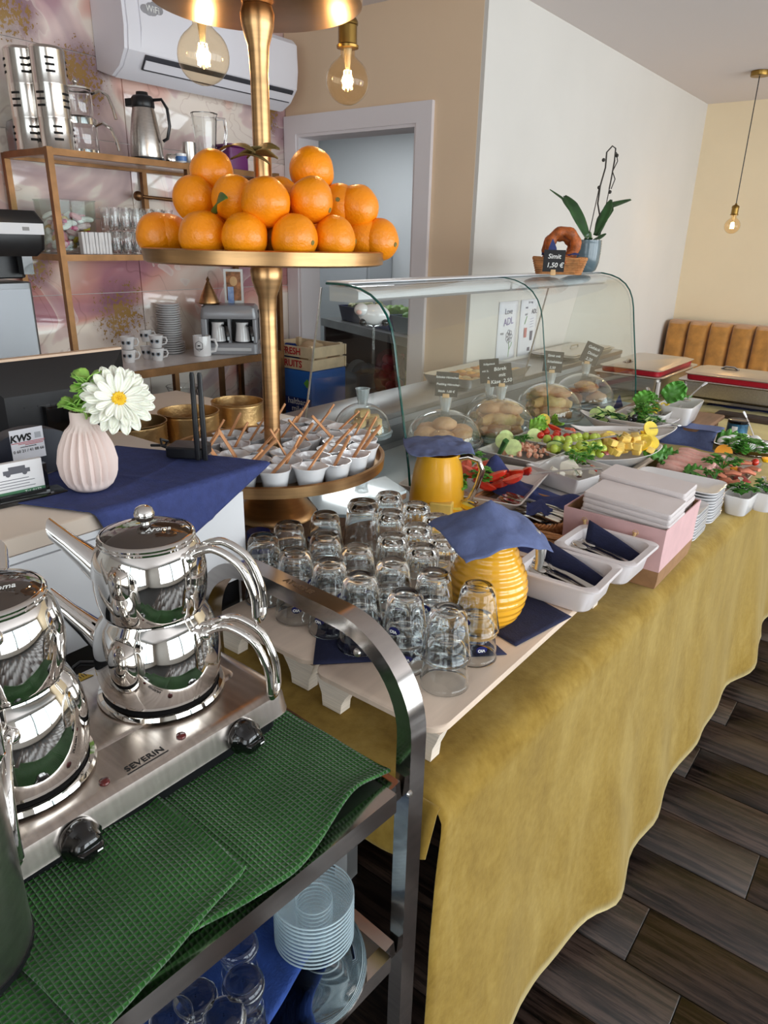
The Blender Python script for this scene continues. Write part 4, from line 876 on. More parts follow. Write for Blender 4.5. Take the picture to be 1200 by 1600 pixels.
obj('flower_stem', MB().tube([cv(*p_) for p_ in ((938, 342), (934, 318), (938, 290), (946, 262), (948, 238), (957, 228), (962, 232), (960, 252), (955, 280), (952, 295))], .0042, 6), ST, t)
obj('flower_stem', MB().tube([cv(*p_) for p_ in ((955, 295), (961, 280), (957, 268), (965, 252), (963, 238))], .003, 6), ST, t)
obj('support_stick', MB().tube([cv(921, 364), cv(937, 290)], .0025, 6), ST, t); obj('support_stick', MB().tube([cv(936, 376), cv(961, 250)], .0025, 6), ST, t)
mb = MB(); [mb.ball(tuple(cv(*p_)), .010, 8, 6) for p_ in ((936, 293), (943, 250), (964, 243), (953, 300))]; nb = obj('buds', mb, ST, t); nb['kind'] = 'stuff'; nearer(orchid)
# wicker basket of simit
def basket(name, label, loc, rz, hx, hy, h, flare=.02, group=None, rows=7):
    t = thing(name, label, 'basket', loc, rz, group); zz = [h * k / rows for k in range(rows + 1)]
    mb = MB()
    ring = lambda f_, z: rr(hx + f_, hy + f_, min(hx, hy) * .55, z, 7)
    n_ = len(ring(0, 0))
    for k in range(rows):
        z = h * (k + .5) / rows; R_ = ring(flare * (k + .5) / rows, z); cx_ = Vector((0, 0, z))
        pts = []
        for j, p_ in enumerate(R_):
            for s_ in range(2):
                q_ = Vector(p_).lerp(Vector(R_[(j + 1) % n_]), s_ * .5); o_ = (q_ - cx_).normalized() * (.0022 if (j * 2 + s_ + k) % 2 else -.0022); pts.append(q_ + o_)
        mb.tube(pts, h / rows * .55, 6, closed=True)
    wv = obj('weave', mb, WICKER, t); wv['kind'] = 'stuff'
    for j in range(0, n_, 2):
        a_, b_ = ring(0, 0)[j], ring(flare, h)[j]; obj('stake', MB().tube([a_, b_], .0022, 5), WICKER, t)
    mb = MB(); R_ = ring(flare, h); 
    for s_ in (0, 1):
        pts = []
        for j, p_ in enumerate(R_):
            for q in range(3):
                v_ = Vector(p_).lerp(Vector(R_[(j + 1) % n_]), q / 3); a_ = (j * 3 + q) * 1.05 + s_ * PI; pts.append(v_ + Vector((v_.x, v_.y, 0)).normalized() * .004 * math.cos(a_) + Vector((0, 0, .004 * math.sin(a_))))
        mb.tube(pts, .0036, 5, closed=True)
    obj('rim', mb, WICKER, t)
    obj('base', slab(MB(), hx - .003, hy - .003, 0, .006, min(hx, hy) * .55, .002, 7), WICKER, t)
    return t
q_ = at(878, 428, GT); BX, BY = -1.60, 3.48
nearer(basket('bread_basket', 'oval wicker basket holding sesame bread rings on the glass top', (BX, BY, GT), .45, .105, .062, .075, .022))
SIM = M('simit_crust', (156, 82, 36), .5, var=.3, vs=30, bump=.6, bs=120)
sim = MB().tube(arc((0, 0, 0), .062, 0, 2 * PI - .18, 34), [.026 + .003 * math.sin(k * 1.3) for k in range(35)], 12, closed=True).mesh('simit', SIM)
for k, (dx, dy, dz_, rt, lab) in enumerate(((.015, -.012, .135, (.05, 0, .55), 'upright sesame bread ring at the front of the basket'), (-.022, .035, .12, (.35, .3, .5), 'sesame bread ring leaning at the back of the basket'), (.0, .0, .062, (1.45, .1, .3), 'sesame bread ring lying flat at the bottom of the basket'))):
    nearer(tag(obj('simit', sim, None, None, (BX + dx, BY + dy, GT + dz_), rt), lab, 'bread ring'))
mb = MB().grid(8, 8, lambda u, v: ((u - .5) * .18, (v - .5) * .11, .078 + .016 * mnoise.noise(Vector((u * 5, v * 5, 2))) + .02 * abs(u - .5)))
nearer(tag(obj('basket_napkin', mb, NAVY, None, (BX, BY, GT + .008), .45, solid=.001), 'blue paper napkin lining the basket of bread rings', 'napkin'))
mb = MB().loft([[(-.022, 0, 0), (.022, .004, 0), (.022, .006, 0), (-.022, .002, 0)], [(-.020, .002, .06), (.018, .006, .06), (.018, .008, .06), (-.020, .004, .06)], [(-.006, .0, .10), (-.002, .004, .10), (-.002, .006, .10), (-.006, .002, .10)]])
nearer(tag(obj('folded_napkin', mb, NAVY, None, (-1.59, 3.37, GT + .062), .5), 'pointed folded blue napkin standing at the left of the bread basket', 'napkin'))
# chalkboard signs
SLATE = M('chalkboard', (36, 36, 38), .7); CLIP = M('beech_clip', (214, 176, 128), .6, var=.1, vs=20)
def sign(name, label, loc, rz, w, h, lines, size, tilt=0.0, clip=True, rot=0.0, clipz=.0):
    t = thing(name, label, 'sign', loc, rz, 'chalkboard price signs')
    z0 = clipz + .016
    bd = obj('board', MB().box(-w / 2, w / 2, -.0015, .0015, 0, h), SLATE, t, (0, 0, z0), (tilt, rot, 0))
    for k, ln in enumerate(lines): text('lettering', ln, size, CHALK, bd, ((.0 if k % 2 == 0 else w * .06), -.0018, h * (1 - (k + .75) / (len(lines) + .5))), (PI/2, 0, 0), shear=.15, bold=size * .012)
    obj('clip', MB().loft([rr(.012, .007, .002, clipz), rr(.013, .008, .002, clipz + .004), rr(.011, .006, .002, clipz + .026)]), CLIP, t)
    return t
q_ = at(831, 434, GT)
nearer(sign('simit_sign', 'black chalkboard sign reading Simit beside the bread basket', (-1.545, 3.30, GT), .5, .10, .098, ['Simit', '1,50 €'], .030, .05))
sign_sim = None
# drawings taped to the long wall
PAP = M('drawing_paper', (228, 228, 234), .7)
DK = M('pencil_grey', (92, 92, 112), .7); PR_ = M('pencil_red', (190, 120, 120), .7); PG_ = M('pencil_green', (130, 170, 120), .7); PV = M('pencil_violet', (140, 130, 176), .7)
for k, (y, lab) in enumerate(((3.315, 'white sheet with a child drawing of a flower taped to the wall'), (3.545, 'white sheet with small coloured sketches taped to the wall'))):
    t = thing('wall_drawing', lab, 'drawing', (XW + .001, y, 1.09), 0, None, (PI/2, 0, PI/2))
    obj('sheet', MB().grid(6, 10, lambda u, v: ((u - .5) * .20, (v - .5) * .29, .002 + .004 * math.sin(u * 3.1) + .006 * abs(v - .5) ** 2)), PAP, t, solid=.0004)
    z = .0075
    if k == 0:
        text('lettering', 'Love', .040, DK, t, (-.005, .095, z), (0, 0, 0)); text('lettering', 'ADL', .052, PV, t, (-.0, .045, z), (0, 0, .1)); text('lettering', 'von', .022, DK, t, (-.06, -.01, z), (0, 0, 0))
        for a_ in range(7): obj('petal_line', MB().tube(arc((.016 + .021 * math.cos(a_ * .9), -.03 + .021 * math.sin(a_ * .9), z), .013, 0, 6.1, 10, 'xy'), .0011, 4), DK, t)
        obj('stem_line', MB().tube([(.016, -.055, z), (.024, -.09, z), (.02, -.135, z)], .0018, 4), PG_, t); obj('stem_line', MB().tube([(.022, -.10, z), (.045, -.075, z), (.05, -.06, z)], .0016, 4), PG_, t)
    else:
        text('lettering', 'ADL', .034, DK, t, (.05, .08, z), (0, 0, 0)); text('lettering', 'was', .018, DK, t, (-.04, .105, z), (0, 0, 0)); text('lettering', 'Ich mag', .017, DK, t, (.0, .13, z), (0, 0, 0)); text('lettering', 'und', .018, DK, t, (-.04, .07, z), (0, 0, 0))
        obj('red_sketch', MB().box(-.05, -.02, -.05, .0, z, z + .0004), PR_, t); obj('grey_sketch', MB().loft([[(.022, -.07, z), (.045, -.07, z), (.05, -.02, z), (.018, -.02, z)], [(.022, -.07, z + .0004), (.045, -.07, z + .0004), (.05, -.02, z + .0004), (.018, -.02, z + .0004)]]), DK, t)
        obj('dark_sketch', MB().box(.0, .03, -.125, -.105, z, z + .0004), DK, t); obj('green_sketch', MB().tube([(-.05, .02, z), (-.03, .06, z)], .002, 4), PG_, t)
        for a_ in range(4): obj('line_sketch', MB().tube([(.01, .0 + a_ * .014, z), (.05, .004 + a_ * .014, z)], .0009, 4), PV, t)

# tray of pastries on the ledge
TRM = M('aluminium_tray', (186, 188, 192), .3, 1.0)
t = thing('baking_tray', 'shallow silver baking tray of flat pastries on the steel ledge', 'tray', (-1.632, 2.82, .931))
obj('tray', MB().loft([rr(.110, .262, .02, .0), rr(.126, .284, .03, .038), rr(.128, .286, .03, .040), rr(.123, .280, .028, .039), rr(.107, .258, .018, .004)]), TRM, t)
PAST = [M('pastry_' + n, c_, .6, var=.15, vs=30, bump=.3) for n, c_ in (('gold', (222, 170, 96)), ('pale', (226, 196, 142)), ('brown', (196, 136, 78)))]
ck = [MB().ball((0, 0, 0), (.030, .024, .012), 12, 8, nz=.12, seed=k).mesh('pastry', PAST[k]) for k in range(3)]
for i in range(4):
    for j in range(8):
        tag(obj('flat_pastry', ck[(i * 3 + j) % 3], None, None, (-1.632 - .078 + i * .052, 2.82 - .217 + j * .062, .931 + .0185), rnd.uniform(0, 3)), f'flat golden pastry, {ORD[j]} along in the {ORD[i]} row of the baking tray', 'pastry', 'flat pastries in the baking tray')
# steel tray with lid on the ledge at the far end of the display
t = thing('lidded_tray', 'flat steel tray with a lid at the far end of the display ledge', 'tray', (-1.632, 3.86, .931), 0)
obj('tray', MB().loft([rr(.12, .26, .02, 0), rr(.127, .29, .03, .02), rr(.135, .30, .035, .022), rr(.133, .298, .035, .026), rr(.13, .285, .03, .024)]), STEEL, t)
obj('lid', MB().loft([rr(.118, .283, .03, .0265), rr(.115, .28, .03, .032), rr(.10, .25, .03, .036)]), M('dull_steel_lid', (206, 198, 190), .35, .9), t); obj('lid_handle', MB().tube([(-.0, -.05, .036), (0, -.045, .05), (0, .045, .05), (0, .05, .036)], .004, 6), STEEL, t)

# ================================================================ kitchen behind the doorway
A, B = at(503, 497, .9), at(655, 533, .9); dv = (B - A).normalized(); ang = math.atan2(dv.y, dv.x); L = (B - A).length + .35
t = thing('prep_table', 'stainless steel preparation table with an undershelf in the kitchen', 'table', (A.x, A.y, 0), ang)
obj('table_top', MB().box(-.02, L, 0, .75, .84, .90), STEEL_D, t); obj('back_panel', MB().box(0, L, .72, .74, .05, .839), M('maroon_panel', (46, 34, 38), .6), t)
obj('side_panel', MB().box(0, .03, .02, .72, .05, .839), M('brown_side', (110, 88, 86), .5), t); obj('undershelf', MB().box(.031, L, .03, .71, .24, .27), STEEL_D, t)
for x in (.01, L - .06):
    for y in (.005, .70): obj('leg', MB().box(x, x + .04, y, y + .03, 0, .24), STEEL, t)
def kt(lx, ly, z): return t_mat @ Vector((lx, ly, z))
t_mat = Matrix.Translation((A.x, A.y, 0)) @ Matrix.Rotation(ang, 4, 'Z')
cl = M('clear_plastic', (206, 210, 216), .3, trans=.5)
k_ = thing('plastic_crate', 'clear plastic crate full of lids under the kitchen table', 'crate', tuple(kt(.30, .22, .271)), ang)
obj('wall', MB().loft([rr(.20, .14, .02, 0), rr(.23, .16, .03, .24), rr(.245, .175, .03, .245), rr(.245, .175, .03, .25), rr(.225, .155, .03, .25), rr(.195, .135, .02, .006)]), cl, k_)
for j, (dx, rr_, c_) in enumerate(((-.09, .12, (206, 206, 208)), (.0, .11, (120, 112, 108)), (.08, .10, (98, 92, 90)))):
    tag(obj('saucepan_lid', MB().lathe([(rr_ * .9, -.012), (rr_, -.008), (rr_, .006), (rr_ * .7, .014), (.01, .018)], 24), M('lid_%d' % j, c_, .4), None, tuple(kt(.30 + dx, .22, .271 + .19)), (PI/2 - .3, 0, ang + .4)), ('large pale', 'middle brown', 'dark')[j] + ' round lid standing in the clear plastic crate', 'pan lid')
for j in range(5):
    cc = ((22, 20, 24), (28, 22, 26), (34, 30, 36), (60, 62, 70), (26, 24, 30))[j]
    b_ = thing('bottle', ('red capped dark bottle', 'tall dark bottle', 'dark bottle with pale label', 'grey bottle', 'rearmost dark bottle')[j] + ' under the kitchen table', 'bottle', tuple(kt(.52 + j * .11, .48 + .05 * (j % 2), .271)), 0, 'bottles under the kitchen table')
    obj('body', MB().lathe([(.035, 0), (.038, .01), (.038, .22), (.03, .26), (.014, .30), (.013, .36)], 18), M('bottle_dark_%d' % j, cc, .12, coat=.4), b_)
    obj('label_paper', MB().lathe([(.0386, .07), (.0386, .19)], 18, cap0=False, cap1=False), M('bottle_label', (150, 150, 160), .5), b_); obj('cap', MB().lathe([(.015, .355), (.015, .385), (.002, .387)], 12), RED if j == 0 else BLACK, b_)
nt = thing('onion_net', 'red net bag of onions hanging over the kitchen undershelf', 'net bag', tuple(kt(.80, .20, .271)), ang)
ON = M('red_onion', (176, 60, 70), .35, var=.3, vs=14)
for j in range(14): obj('onion', MB().ball((rnd.uniform(-.07, .07), rnd.uniform(-.05, .05), .20 + (j // 4) * .06 + rnd.uniform(0, .02)), .040, 10, 8), ON, nt)
obj('net', MB().loft([rr(.10, .08, .05, .15), rr(.125, .10, .06, .25), rr(.10, .08, .05, .42), rr(.03, .03, .02, .47)]), M('red_net', (190, 70, 80), .6, alpha=.35), nt)
obj('tray_stack', slab(MB(), .16, .14, 0, .15, .02, .004), M('grey_blue_plastic', (70, 72, 92), .5), nt)
yl = thing('yellow_bag', 'yellow packet behind the red net of onions', 'bag', tuple(kt(.60, .52, .271)), ang); obj('packet', MB().loft([rr(.07, .04, .02, 0), rr(.08, .05, .02, .15), rr(.05, .02, .01, .27)]), M('mustard_packet', (168, 150, 60), .5, var=.2, vs=20), yl)
for j, (lx, c_, nm, lab) in enumerate(((.34, (40, 44, 86), 'blue_crate', 'dark blue crate of vegetables on the kitchen table'), (.78, (70, 84, 140), 'blue_crate', 'lighter blue crate of vegetables on the kitchen table'), (1.2, (36, 96, 110), 'teal_crate', 'teal crate on the right of the kitchen table'))):
    b_ = thing(nm, lab, 'crate', tuple(kt(lx, .25, .901)), ang)
    obj('wall', MB().loft([rr(.18, .15, .02, 0), rr(.20, .17, .02, .11), rr(.205, .175, .02, .115), rr(.195, .165, .02, .115), rr(.175, .145, .02, .006)]), M('crate_blue_%d' % j, c_, .45), b_)
    mb = MB()
    for q in range(16): mb.ball((rnd.uniform(-.14, .14), rnd.uniform(-.11, .11), .09 + rnd.uniform(0, .04)), rnd.uniform(.03, .045), 8, 6, nz=.4)
    g_ = obj('vegetables', mb, (M('veg_mix', (104, 128, 76), .6, col2=(206, 196, 160), vs=9), LETT, GREENL)[j], b_); g_['kind'] = 'stuff'
q_ = aty(497, 500, 4.05)
t = thing('steel_fridge', 'tall narrow stainless steel fridge inside the kitchen doorway', 'fridge', (q_.x - .26, 3.55, 0))
obj('body', MB().box(-.45, .33, .0, .45, .1, 1.50), STEEL_D, t); obj('door', slab(MB(), .33, .70, 0, .02, .01, .004, mat=Matrix.Translation((-.005, .0, .80)) @ Matrix.Rotation(PI/2, 4, 'X')), STEEL, t); obj('handle', MB().box(.26, .28, -.06, -.021, .6, 1.1), BLACK, t)
obj('base', MB().box(-.33, .31, .03, .6, 0, .099), BLACK, t)
q0, q1 = aty(503, 440, 5.25), aty(577, 440, 5.25)
t = thing('steel_cabinet', 'wide pale steel cabinet at the back of the kitchen', 'cabinet', (0, 5.25, 0))
obj('body', MB().box(max(q0.x - .5, -5.15), q1.x, 0, .33, 0, 1.62), M('pale_steel', (206, 210, 214), .4, .3), t); obj('door', MB().box(max(q0.x - .48, -5.13), q1.x - .02, -.02, -.001, .05, 1.60), M('pale_steel', (196, 200, 204), .35, .6), t)
q_ = aty(530, 290, 5.30); t = thing('cardboard_box', 'open cardboard box on top of the kitchen cabinet', 'box', (q_.x, 5.38, 1.621), .1)
CB = M('cardboard', (172, 140, 116), .8, var=.05)
obj('wall', MB().loft([rr(.14, .1, .004, 0), rr(.14, .1, .004, .19), rr(.136, .096, .004, .19), rr(.136, .096, .004, .006)]), CB, t); obj('flap', MB().box(-.14, .14, 0, .004, 0, .10), M('cardboard_inner', (96, 66, 52), .8), t, (0, .102, .19), (-.5, 0, 0))

# ================================================================ bench on the far wall
LEA = M('tan_suede', (176, 122, 54), .75, var=.12, vs=14, sheen=.4)
a = aty(1046, 500, 5.93)
t = thing('banquette_bench', 'tan upholstered wall bench with vertical channels in its backrest', 'bench', (a.x, 5.93, 0))
for k in range(12):
    x = k * .158
    obj('channel', MB().loft([[(x + .002 + .154 * u, -.02 - .055 * (1 - (2 * u - 1) ** 4) ** .5 * kk + zz[1], zz[0]) for u in [j / 10 for j in range(11)]] + [(x + .156, .12 + zz[1], zz[0]), (x + .002, .12 + zz[1], zz[0])] for zz, kk in (((.46, -.04), 1), ((.90, .0), 1), ((.955, .012), .8), ((.975, .03), .3))]), LEA, t)
obj('seat', slab(MB(), .95, .24, .32, .46, .04, .02, 4, mat=Matrix.Translation((.95, -.26, 0))), LEA, t); obj('plinth', MB().box(.02, 1.88, -.45, .10, 0, .319), M('dark_plinth', (48, 40, 36), .6), t)
obj('back_frame', MB().box(-.0, 1.9, .135, .19, 0, .97), M('dark_plinth', (48, 40, 36), .6), t)
# ================================================================ buffet table and its cloth
TBZ = .758; TX0, TX1, TY0, TY1 = -1.325, -.365, .70, 4.50
TW = M('white_table_laminate', (220, 220, 220), .4)
t = thing('buffet_table', 'long white buffet table hidden under the mustard cloth', 'table', (TX1 - .35, .75, 0))
for k in range(2):
    y0 = .0 + k * 1.8
    obj('table_top', MB().box(-.20, .26, y0, y0 + 1.75, .72, .748), TW, t)
    for x in (-.18, .21):
        for y in (y0 + .25, y0 + 1.5): obj('leg', MB().box(x, x + .04, y, y + .04, .0, .72), TW, t)
def cloth_mat():
    m = bpy.data.materials.new('mustard_velvet'); m.use_nodes = True; tt = NT(m); b = tt.n['Principled BSDF']; g = tt.coord()
    n1 = tt.noise(tt.mapping(g, (6, 6, 3)), 1.6, 5, .62, .6); n2 = tt.noise(g, 70, 3); n3 = tt.noise(tt.mapping(g, (1, 1, .35)), 9, 4)
    c = tt.ramp(tt.math('ADD', tt.math('MULTIPLY', n1, .7), tt.math('MULTIPLY', n3, .3)), [(.30, (116, 88, 32)), (.5, (142, 114, 50)), (.68, (164, 138, 76))])
    c = tt.mix(.25, c, tt.ramp(n2, [(.3, (110, 84, 28)), (.7, (168, 140, 70))])); tt.link(c, b.inputs['Base Color']); b.inputs['Roughness'].default_value = .9
    b.inputs['Sheen Weight'].default_value = 1.0; b.inputs['Sheen Roughness'].default_value = .34; b.inputs['Sheen Tint'].default_value = lin((250, 232, 176)); b.inputs['Specular IOR Level'].default_value = .1
    bp = tt.new('ShaderNodeBump'); bp.inputs['Strength'].default_value = .35; bp.inputs['Distance'].default_value = .004; tt.link(tt.noise(tt.mapping(g, (1, 1, .5)), 22, 5, .65), bp.inputs['Height']); tt.link(bp.outputs[0], b.inputs['Normal'])
    return m
CLOTH = cloth_mat()
# one cloth: flat top, rounded edge, long front drop with soft folds
def edge_x(y): return -.398 + .060 * max(0, min(1, (y - .67) / 1.73))
def hem(y): return .088 + .020 * math.sin(y * 3.1 + .6) + .014 * math.sin(y * 7.3) + .006 * math.sin(y * 17) + .05 * max(0, y - 1.6) * .4
def left_x(y): return -.985 - .085 * max(0, min(1, (y - 1.44) / .06)) - .30 * max(0, min(1, (y - 3.45) / .05))
NU = 110
def cf(u, v):
    y = .672 + (u ** 1.15) * (TY1 + .05 - .672)
    ex = edge_x(y)
    lx = left_x(y); Lf, Lr, Ld = ex - .035 - lx, .055, .758 - .03 - hem(y)
    s_ = v * 1.6
    if s_ < .6: x, z = lx + Lf * (s_ / .6), TBZ
    elif s_ < .75:
        a_ = (s_ - .6) / .15 * PI / 2; x, z = ex - .035 + .035 * math.sin(a_), TBZ - .035 + .035 * math.cos(a_)
    else:
        k = (s_ - .75) / .85; z = TBZ - .035 - k * Ld
        fold = .030 * math.exp(-((y - 1.32) / .09) ** 2) + .022 * math.exp(-((y - 1.62) / .10) ** 2) + .034 * math.exp(-((y - 2.55) / .12) ** 2) + .02 * math.exp(-((y - 3.2) / .15) ** 2) + .009 * math.sin(y * 9.7 + 1.0) + .004 * math.sin(y * 23 + k)
        x = ex + .010 * k + fold * k ** 1.2 + .035 * k * k
        cn = max(0, 1 - (y - .672) / .10)                      # near corner turns in and leans towards the trolley
        x -= .030 * cn ** 2 * k; y -= .032 * cn * k ** .8
    w = .0012 * mnoise.noise(Vector((x * 14, y * 14, z * 9))) if s_ > .62 else .0008 * mnoise.noise(Vector((x * 18, y * 18, 3)))
    if s_ <= .62:
        cr = abs(x - (ex - .09)); z += .0016 * math.exp(-(cr / .004) ** 2) + w * 1.6 + .002 + .0012 * math.sin(y * 23 + x * 31) ** 8
    else: x += w * 2
    return (x, y, z)
t = tag(obj('tablecloth', MB().grid(NU, 44, cf), CLOTH, angle=0), 'mustard yellow velvet cloth draped over the long buffet table', 'tablecloth')
for p_ in t.data.polygons: p_.use_smooth = True
md = t.modifiers.new('thickness', 'SOLIDIFY'); md.thickness = .0007
def ef(u, v):       # near end flap
    x = -.985 + u * (-.402 + .985); Ld = .105 + .018 * math.sin(u * 5.0 + 1.2) - .055 * max(0, (u - .80) / .20) + .012 * math.sin(u * 15)
    k = max(0, v - .18) / .82; a_ = min(1, v / .18) * PI / 2
    y = .672 - .012 * math.sin(a_) - .018 * k * (1 + .6 * math.sin(u * 9)); z = TBZ + .002 - .012 * (1 - math.cos(a_)) - k * Ld
    return (x, y, z)
o = obj('end_flap', MB().grid(40, 12, ef), CLOTH, t, angle=0, solid=.0018)
for p_ in o.data.polygons: p_.use_smooth = True
TZ_ = TBZ + .0035

# ================================================================ serving boards on legs
BW = M('whitewashed_birch', (222, 200, 180), .45, var=.035, vs=5, stretch=(8, 1, 1)); BPLY = M('ply_edge', (226, 214, 200), .5, var=.06, vs=60, stretch=(.2, .2, 6))
def bridge(name, label, x0, x1, y0, y1, top=.83, group=None):
    t = thing(name, label, 'serving board', ((x0 + x1) / 2, (y0 + y1) / 2, TZ_), 0, group); hx, hy, h = (x1 - x0) / 2, (y1 - y0) / 2, top - TZ_
    obj('board_top', MB().loft([rr(hx - .002, hy - .002, .03, h - .012, 6), rr(hx, hy, .03, h - .010, 6), rr(hx, hy, .03, h - .002, 6), rr(hx - .002, hy - .002, .03, h, 6)]), BW, t)
    for sx in (-1, 1):
        for sy in (-1, 1):
            pr_ = [(-.055, h - .0122), (-.040, h - .02), (-.030, h - .034), (-.022, h - .05), (-.020, .0), (.020, .0), (.022, h - .045), (.028, h - .03), (.034, h - .0122)]
            obj('leg', MB().loft([[(sx * (hx - .038 + px_ * -0 ) + px_ * -sx * -1, sy * (hy - .022) + dy, pz) for px_, pz in pr_] for dy in (-.012, .012)]), BPLY, t)
    return t
bridge('serving_board', 'whitewashed board on four legs under the right half of the upturned glasses', -.705, -.447, .728, 1.40)
bridge('serving_board', 'whitewashed board on four legs under the left half of the upturned glasses', -.975, -.716, .742, 1.30)
bridge('serving_board', 'small whitewashed board under the smooth yellow jug', -1.065, -.825, 1.43, 1.68)
SZ = .83
# napkins on the boards
def flat_napkin(label, pts, z, mat, seed=0):
    P = [Vector((p_.x, p_.y)) for p_ in pts]
    def fn(u, v):
        q_ = P[0].lerp(P[1], u).lerp(P[3].lerp(P[2], u), v)
        return (q_.x, q_.y, z + .0012 + .0007 * abs(mnoise.noise(Vector((q_.x * 20, q_.y * 20, seed)))))
    return tag(obj('blue_napkin', MB().grid(14, 14, fn), mat, solid=.0012, offset=1), label, 'napkin')
flat_napkin('dark blue paper napkin spread under the front row of glasses', [at(489, 1040, SZ), at(792, 1024, SZ), at(738, 975, SZ), at(500, 950, SZ)], SZ, NAVY_D, 1)
flat_napkin('dark blue paper napkin under the ribbed yellow jug', [at(806, 1011, SZ), at(893, 965, SZ), at(800, 915, SZ), at(720, 960, SZ)], SZ, NAVY_D, 2)

# ================================================================ upturned glasses
def tumbler(h, rr_, rb, wall=.0022, base=.010, dome=.004):
    # built mouth down: rim at z=0, thick base on top
    return MB().lathe([(rr_ - wall, .0006), (rr_ - wall / 2, 0), (rr_, .0006), (rr_ - .0005, .01), (rr_ + (rb - rr_) * .55, h * .5), (rb + .002, h - .018), (rb - .001, h - .006), (rb - .007, h - .0005), (rb - .011, h), (rb - .014, h - .0015), (rb * .35, h - dome), (.0008, h - dome - .0004),
        ][::1] + [], 40, cap0=False, cap1=False)
def tumbler_mesh(name, h, r0, rb, base, facets=0):
    outer = [(r0 - .0011, .0), (r0, .0008), (r0 - .0006, .010), (r0 + (rb - r0) * .5, h * .48), (rb + .0025, h - .022), (rb + .0008, h - .009), (rb - .004, h - .001), (rb - .009, h), (rb - .012, h - .0016), (rb * .45, h - .0040), (.0008, h - .0046)]
    inner = [(r0 - .0022, .0008), (r0 - .0026, .010), (r0 + (rb - r0) * .5 - .0026, h * .48), (rb - .002, h - base - .012), (rb - .008, h - base - .002), (rb * .5, h - base), (.0008, h - base + .0006)]
    w = (lambda a_, z: 0.0009 * math.cos(a_ * 2 * PI * facets) * max(0, min(1, (z - .03) / .01)) * max(0, min(1, (h - .012 - z) / .01))) if facets else None
    mb = MB(); mb.lathe(list(reversed(inner)) + outer, 48 if not facets else 64, cap0=False, cap1=False, wob=w); return mb.mesh(name, GLASS, 60)
V_H = .086; vio = tumbler_mesh('glass_body', V_H, .0405, .0285, .009)
fac = tumbler_mesh('glass_body', .108, .0335, .0305, .014, 14); tall = tumbler_mesh('glass_body', .138, .047, .0325, .016)
LOGO = M('navy_logo', (26, 30, 92), .35)
lg = MB().grid(6, 6, lambda u, v: (0, 0, 0))
def logo_patch(r_at, az, z, w=.0085):
    mb = MB(); n_ = 16; c3 = []
    for k in range(n_): 
        a_ = 2 * PI * k / n_; dx_, dz_ = w * math.cos(a_) * (1 + .35 * max(0, math.cos(a_))), w * .85 * math.sin(a_)
        th_ = az + dx_ / r_at; c3.append((r_at * math.cos(th_), r_at * math.sin(th_), z + dz_))
    o_ = [(x * .97, y * .97, zz) for x, y, zz in c3]; 
    return mb.loft([o_, c3])
def r_of(z): return .0405 + (.0285 + .0025 - .0405) * min(1, z / (V_H - .022))
def glass(px, py, kind, levels, label, group=None, azl=None):
    h = {'v': .086, 'f': .108, 't': .138}[kind]; top = SZ + .0025 + h + (levels - 1) * .050
    p = at(px, py, top)
    out = []
    for l_ in range(levels):
        lab = label if levels == 1 else ('lower ' if l_ == 0 else 'upper ') + label
        t = thing('upturned_glass', lab, 'glass', (p.x, p.y, SZ + .0025 + l_ * .050), 0, 'upturned glasses on the boards')
        obj('glass_body', {'v': vio, 'f': fac, 't': tall}[kind], None, t)
        if kind == 'v' and azl is not None:
            az = math.atan2(-p.y, -p.x) + azl[l_ % len(azl)]; zl = .032
            lo = obj('logo', logo_patch(r_of(zl) + .0012, az, zl), LOGO, t)
            d_ = Vector((math.cos(az), math.sin(az), 0)); tx = text('lettering', 'VIO', .0075, CHALK, lo, tuple(d_ * (r_of(zl) + .0022) + Vector((0, 0, zl))), (PI/2, 0, 0), bold=.0002)
            tx.rotation_euler = (Matrix.Rotation(az + PI/2, 4, 'Z') @ Matrix.Rotation(PI/2, 4, 'X') @ Matrix.Rotation(PI, 4, 'Z')).to_euler()
        out.append(t)
    return out
for px, py, lv, lab, azl in ((701, 951, 2, 'smooth glass of the stack nearest the camera, by the board edge', None), (634, 926, 2, 'smooth glass of the front stack left of the nearest one', (.1, -.5)), (679, 894, 2, 'smooth glass of the stack left of the ribbed yellow jug', (-.6, -.4)), (748, 914, 2, 'smooth glass of the rightmost stack, before the ribbed yellow jug', (.35, -.55)),
                        (563, 899, 2, 'smooth glass of the stack with a navy mark facing front', (-.05, -.45)), (614, 876, 2, 'smooth glass of the stack behind the two front stacks', (-.75, .3)), (558, 854, 2, 'smooth glass of the stack before the tall flared glass', (-.35, .7)), (515, 877, 2, 'smooth glass of the stack at the left end of the dark napkin', (-.6, .6)),
                        (461, 860, 2, 'smooth glass of the second stack from the left, navy mark low in front', (-.02, .85)), (508, 836, 2, 'smooth glass of the stack in the middle of the left board', (.9, -1.0)), (411, 837, 2, 'smooth glass of the leftmost stack, beside the blue lidded salt tub', (-.6, -.2)), (451, 818, 2, 'smooth glass of the second stack back on the left board', (1.2, .6)), (508, 802, 2, 'smooth glass of the stack behind, near the foot of the golden stand', (1.4, -1.2))):
    glass(px, py, 'v', lv, lab, azl=azl)
glass(567, 783, 't', 1, 'tall flared upturned glass standing behind the smooth tumblers')
for px, py, lab in ((608, 771, 'farthest faceted glass with heavy base, close to the smooth yellow jug'), (611, 800, 'faceted glass behind the left column of faceted glasses'), (651, 787, 'faceted glass tinted by the smooth yellow jug behind it'), (652, 821, 'faceted glass in the centre of the faceted group'), (683, 806, 'faceted glass before the foot of the jug handle'), (614, 837, 'nearest faceted glass of the left column'), (661, 854, 'nearest faceted glass of the middle column'), (693, 841, 'faceted glass half under the corner of the jug napkin')):
    glass(px, py, 'f', 1, lab)
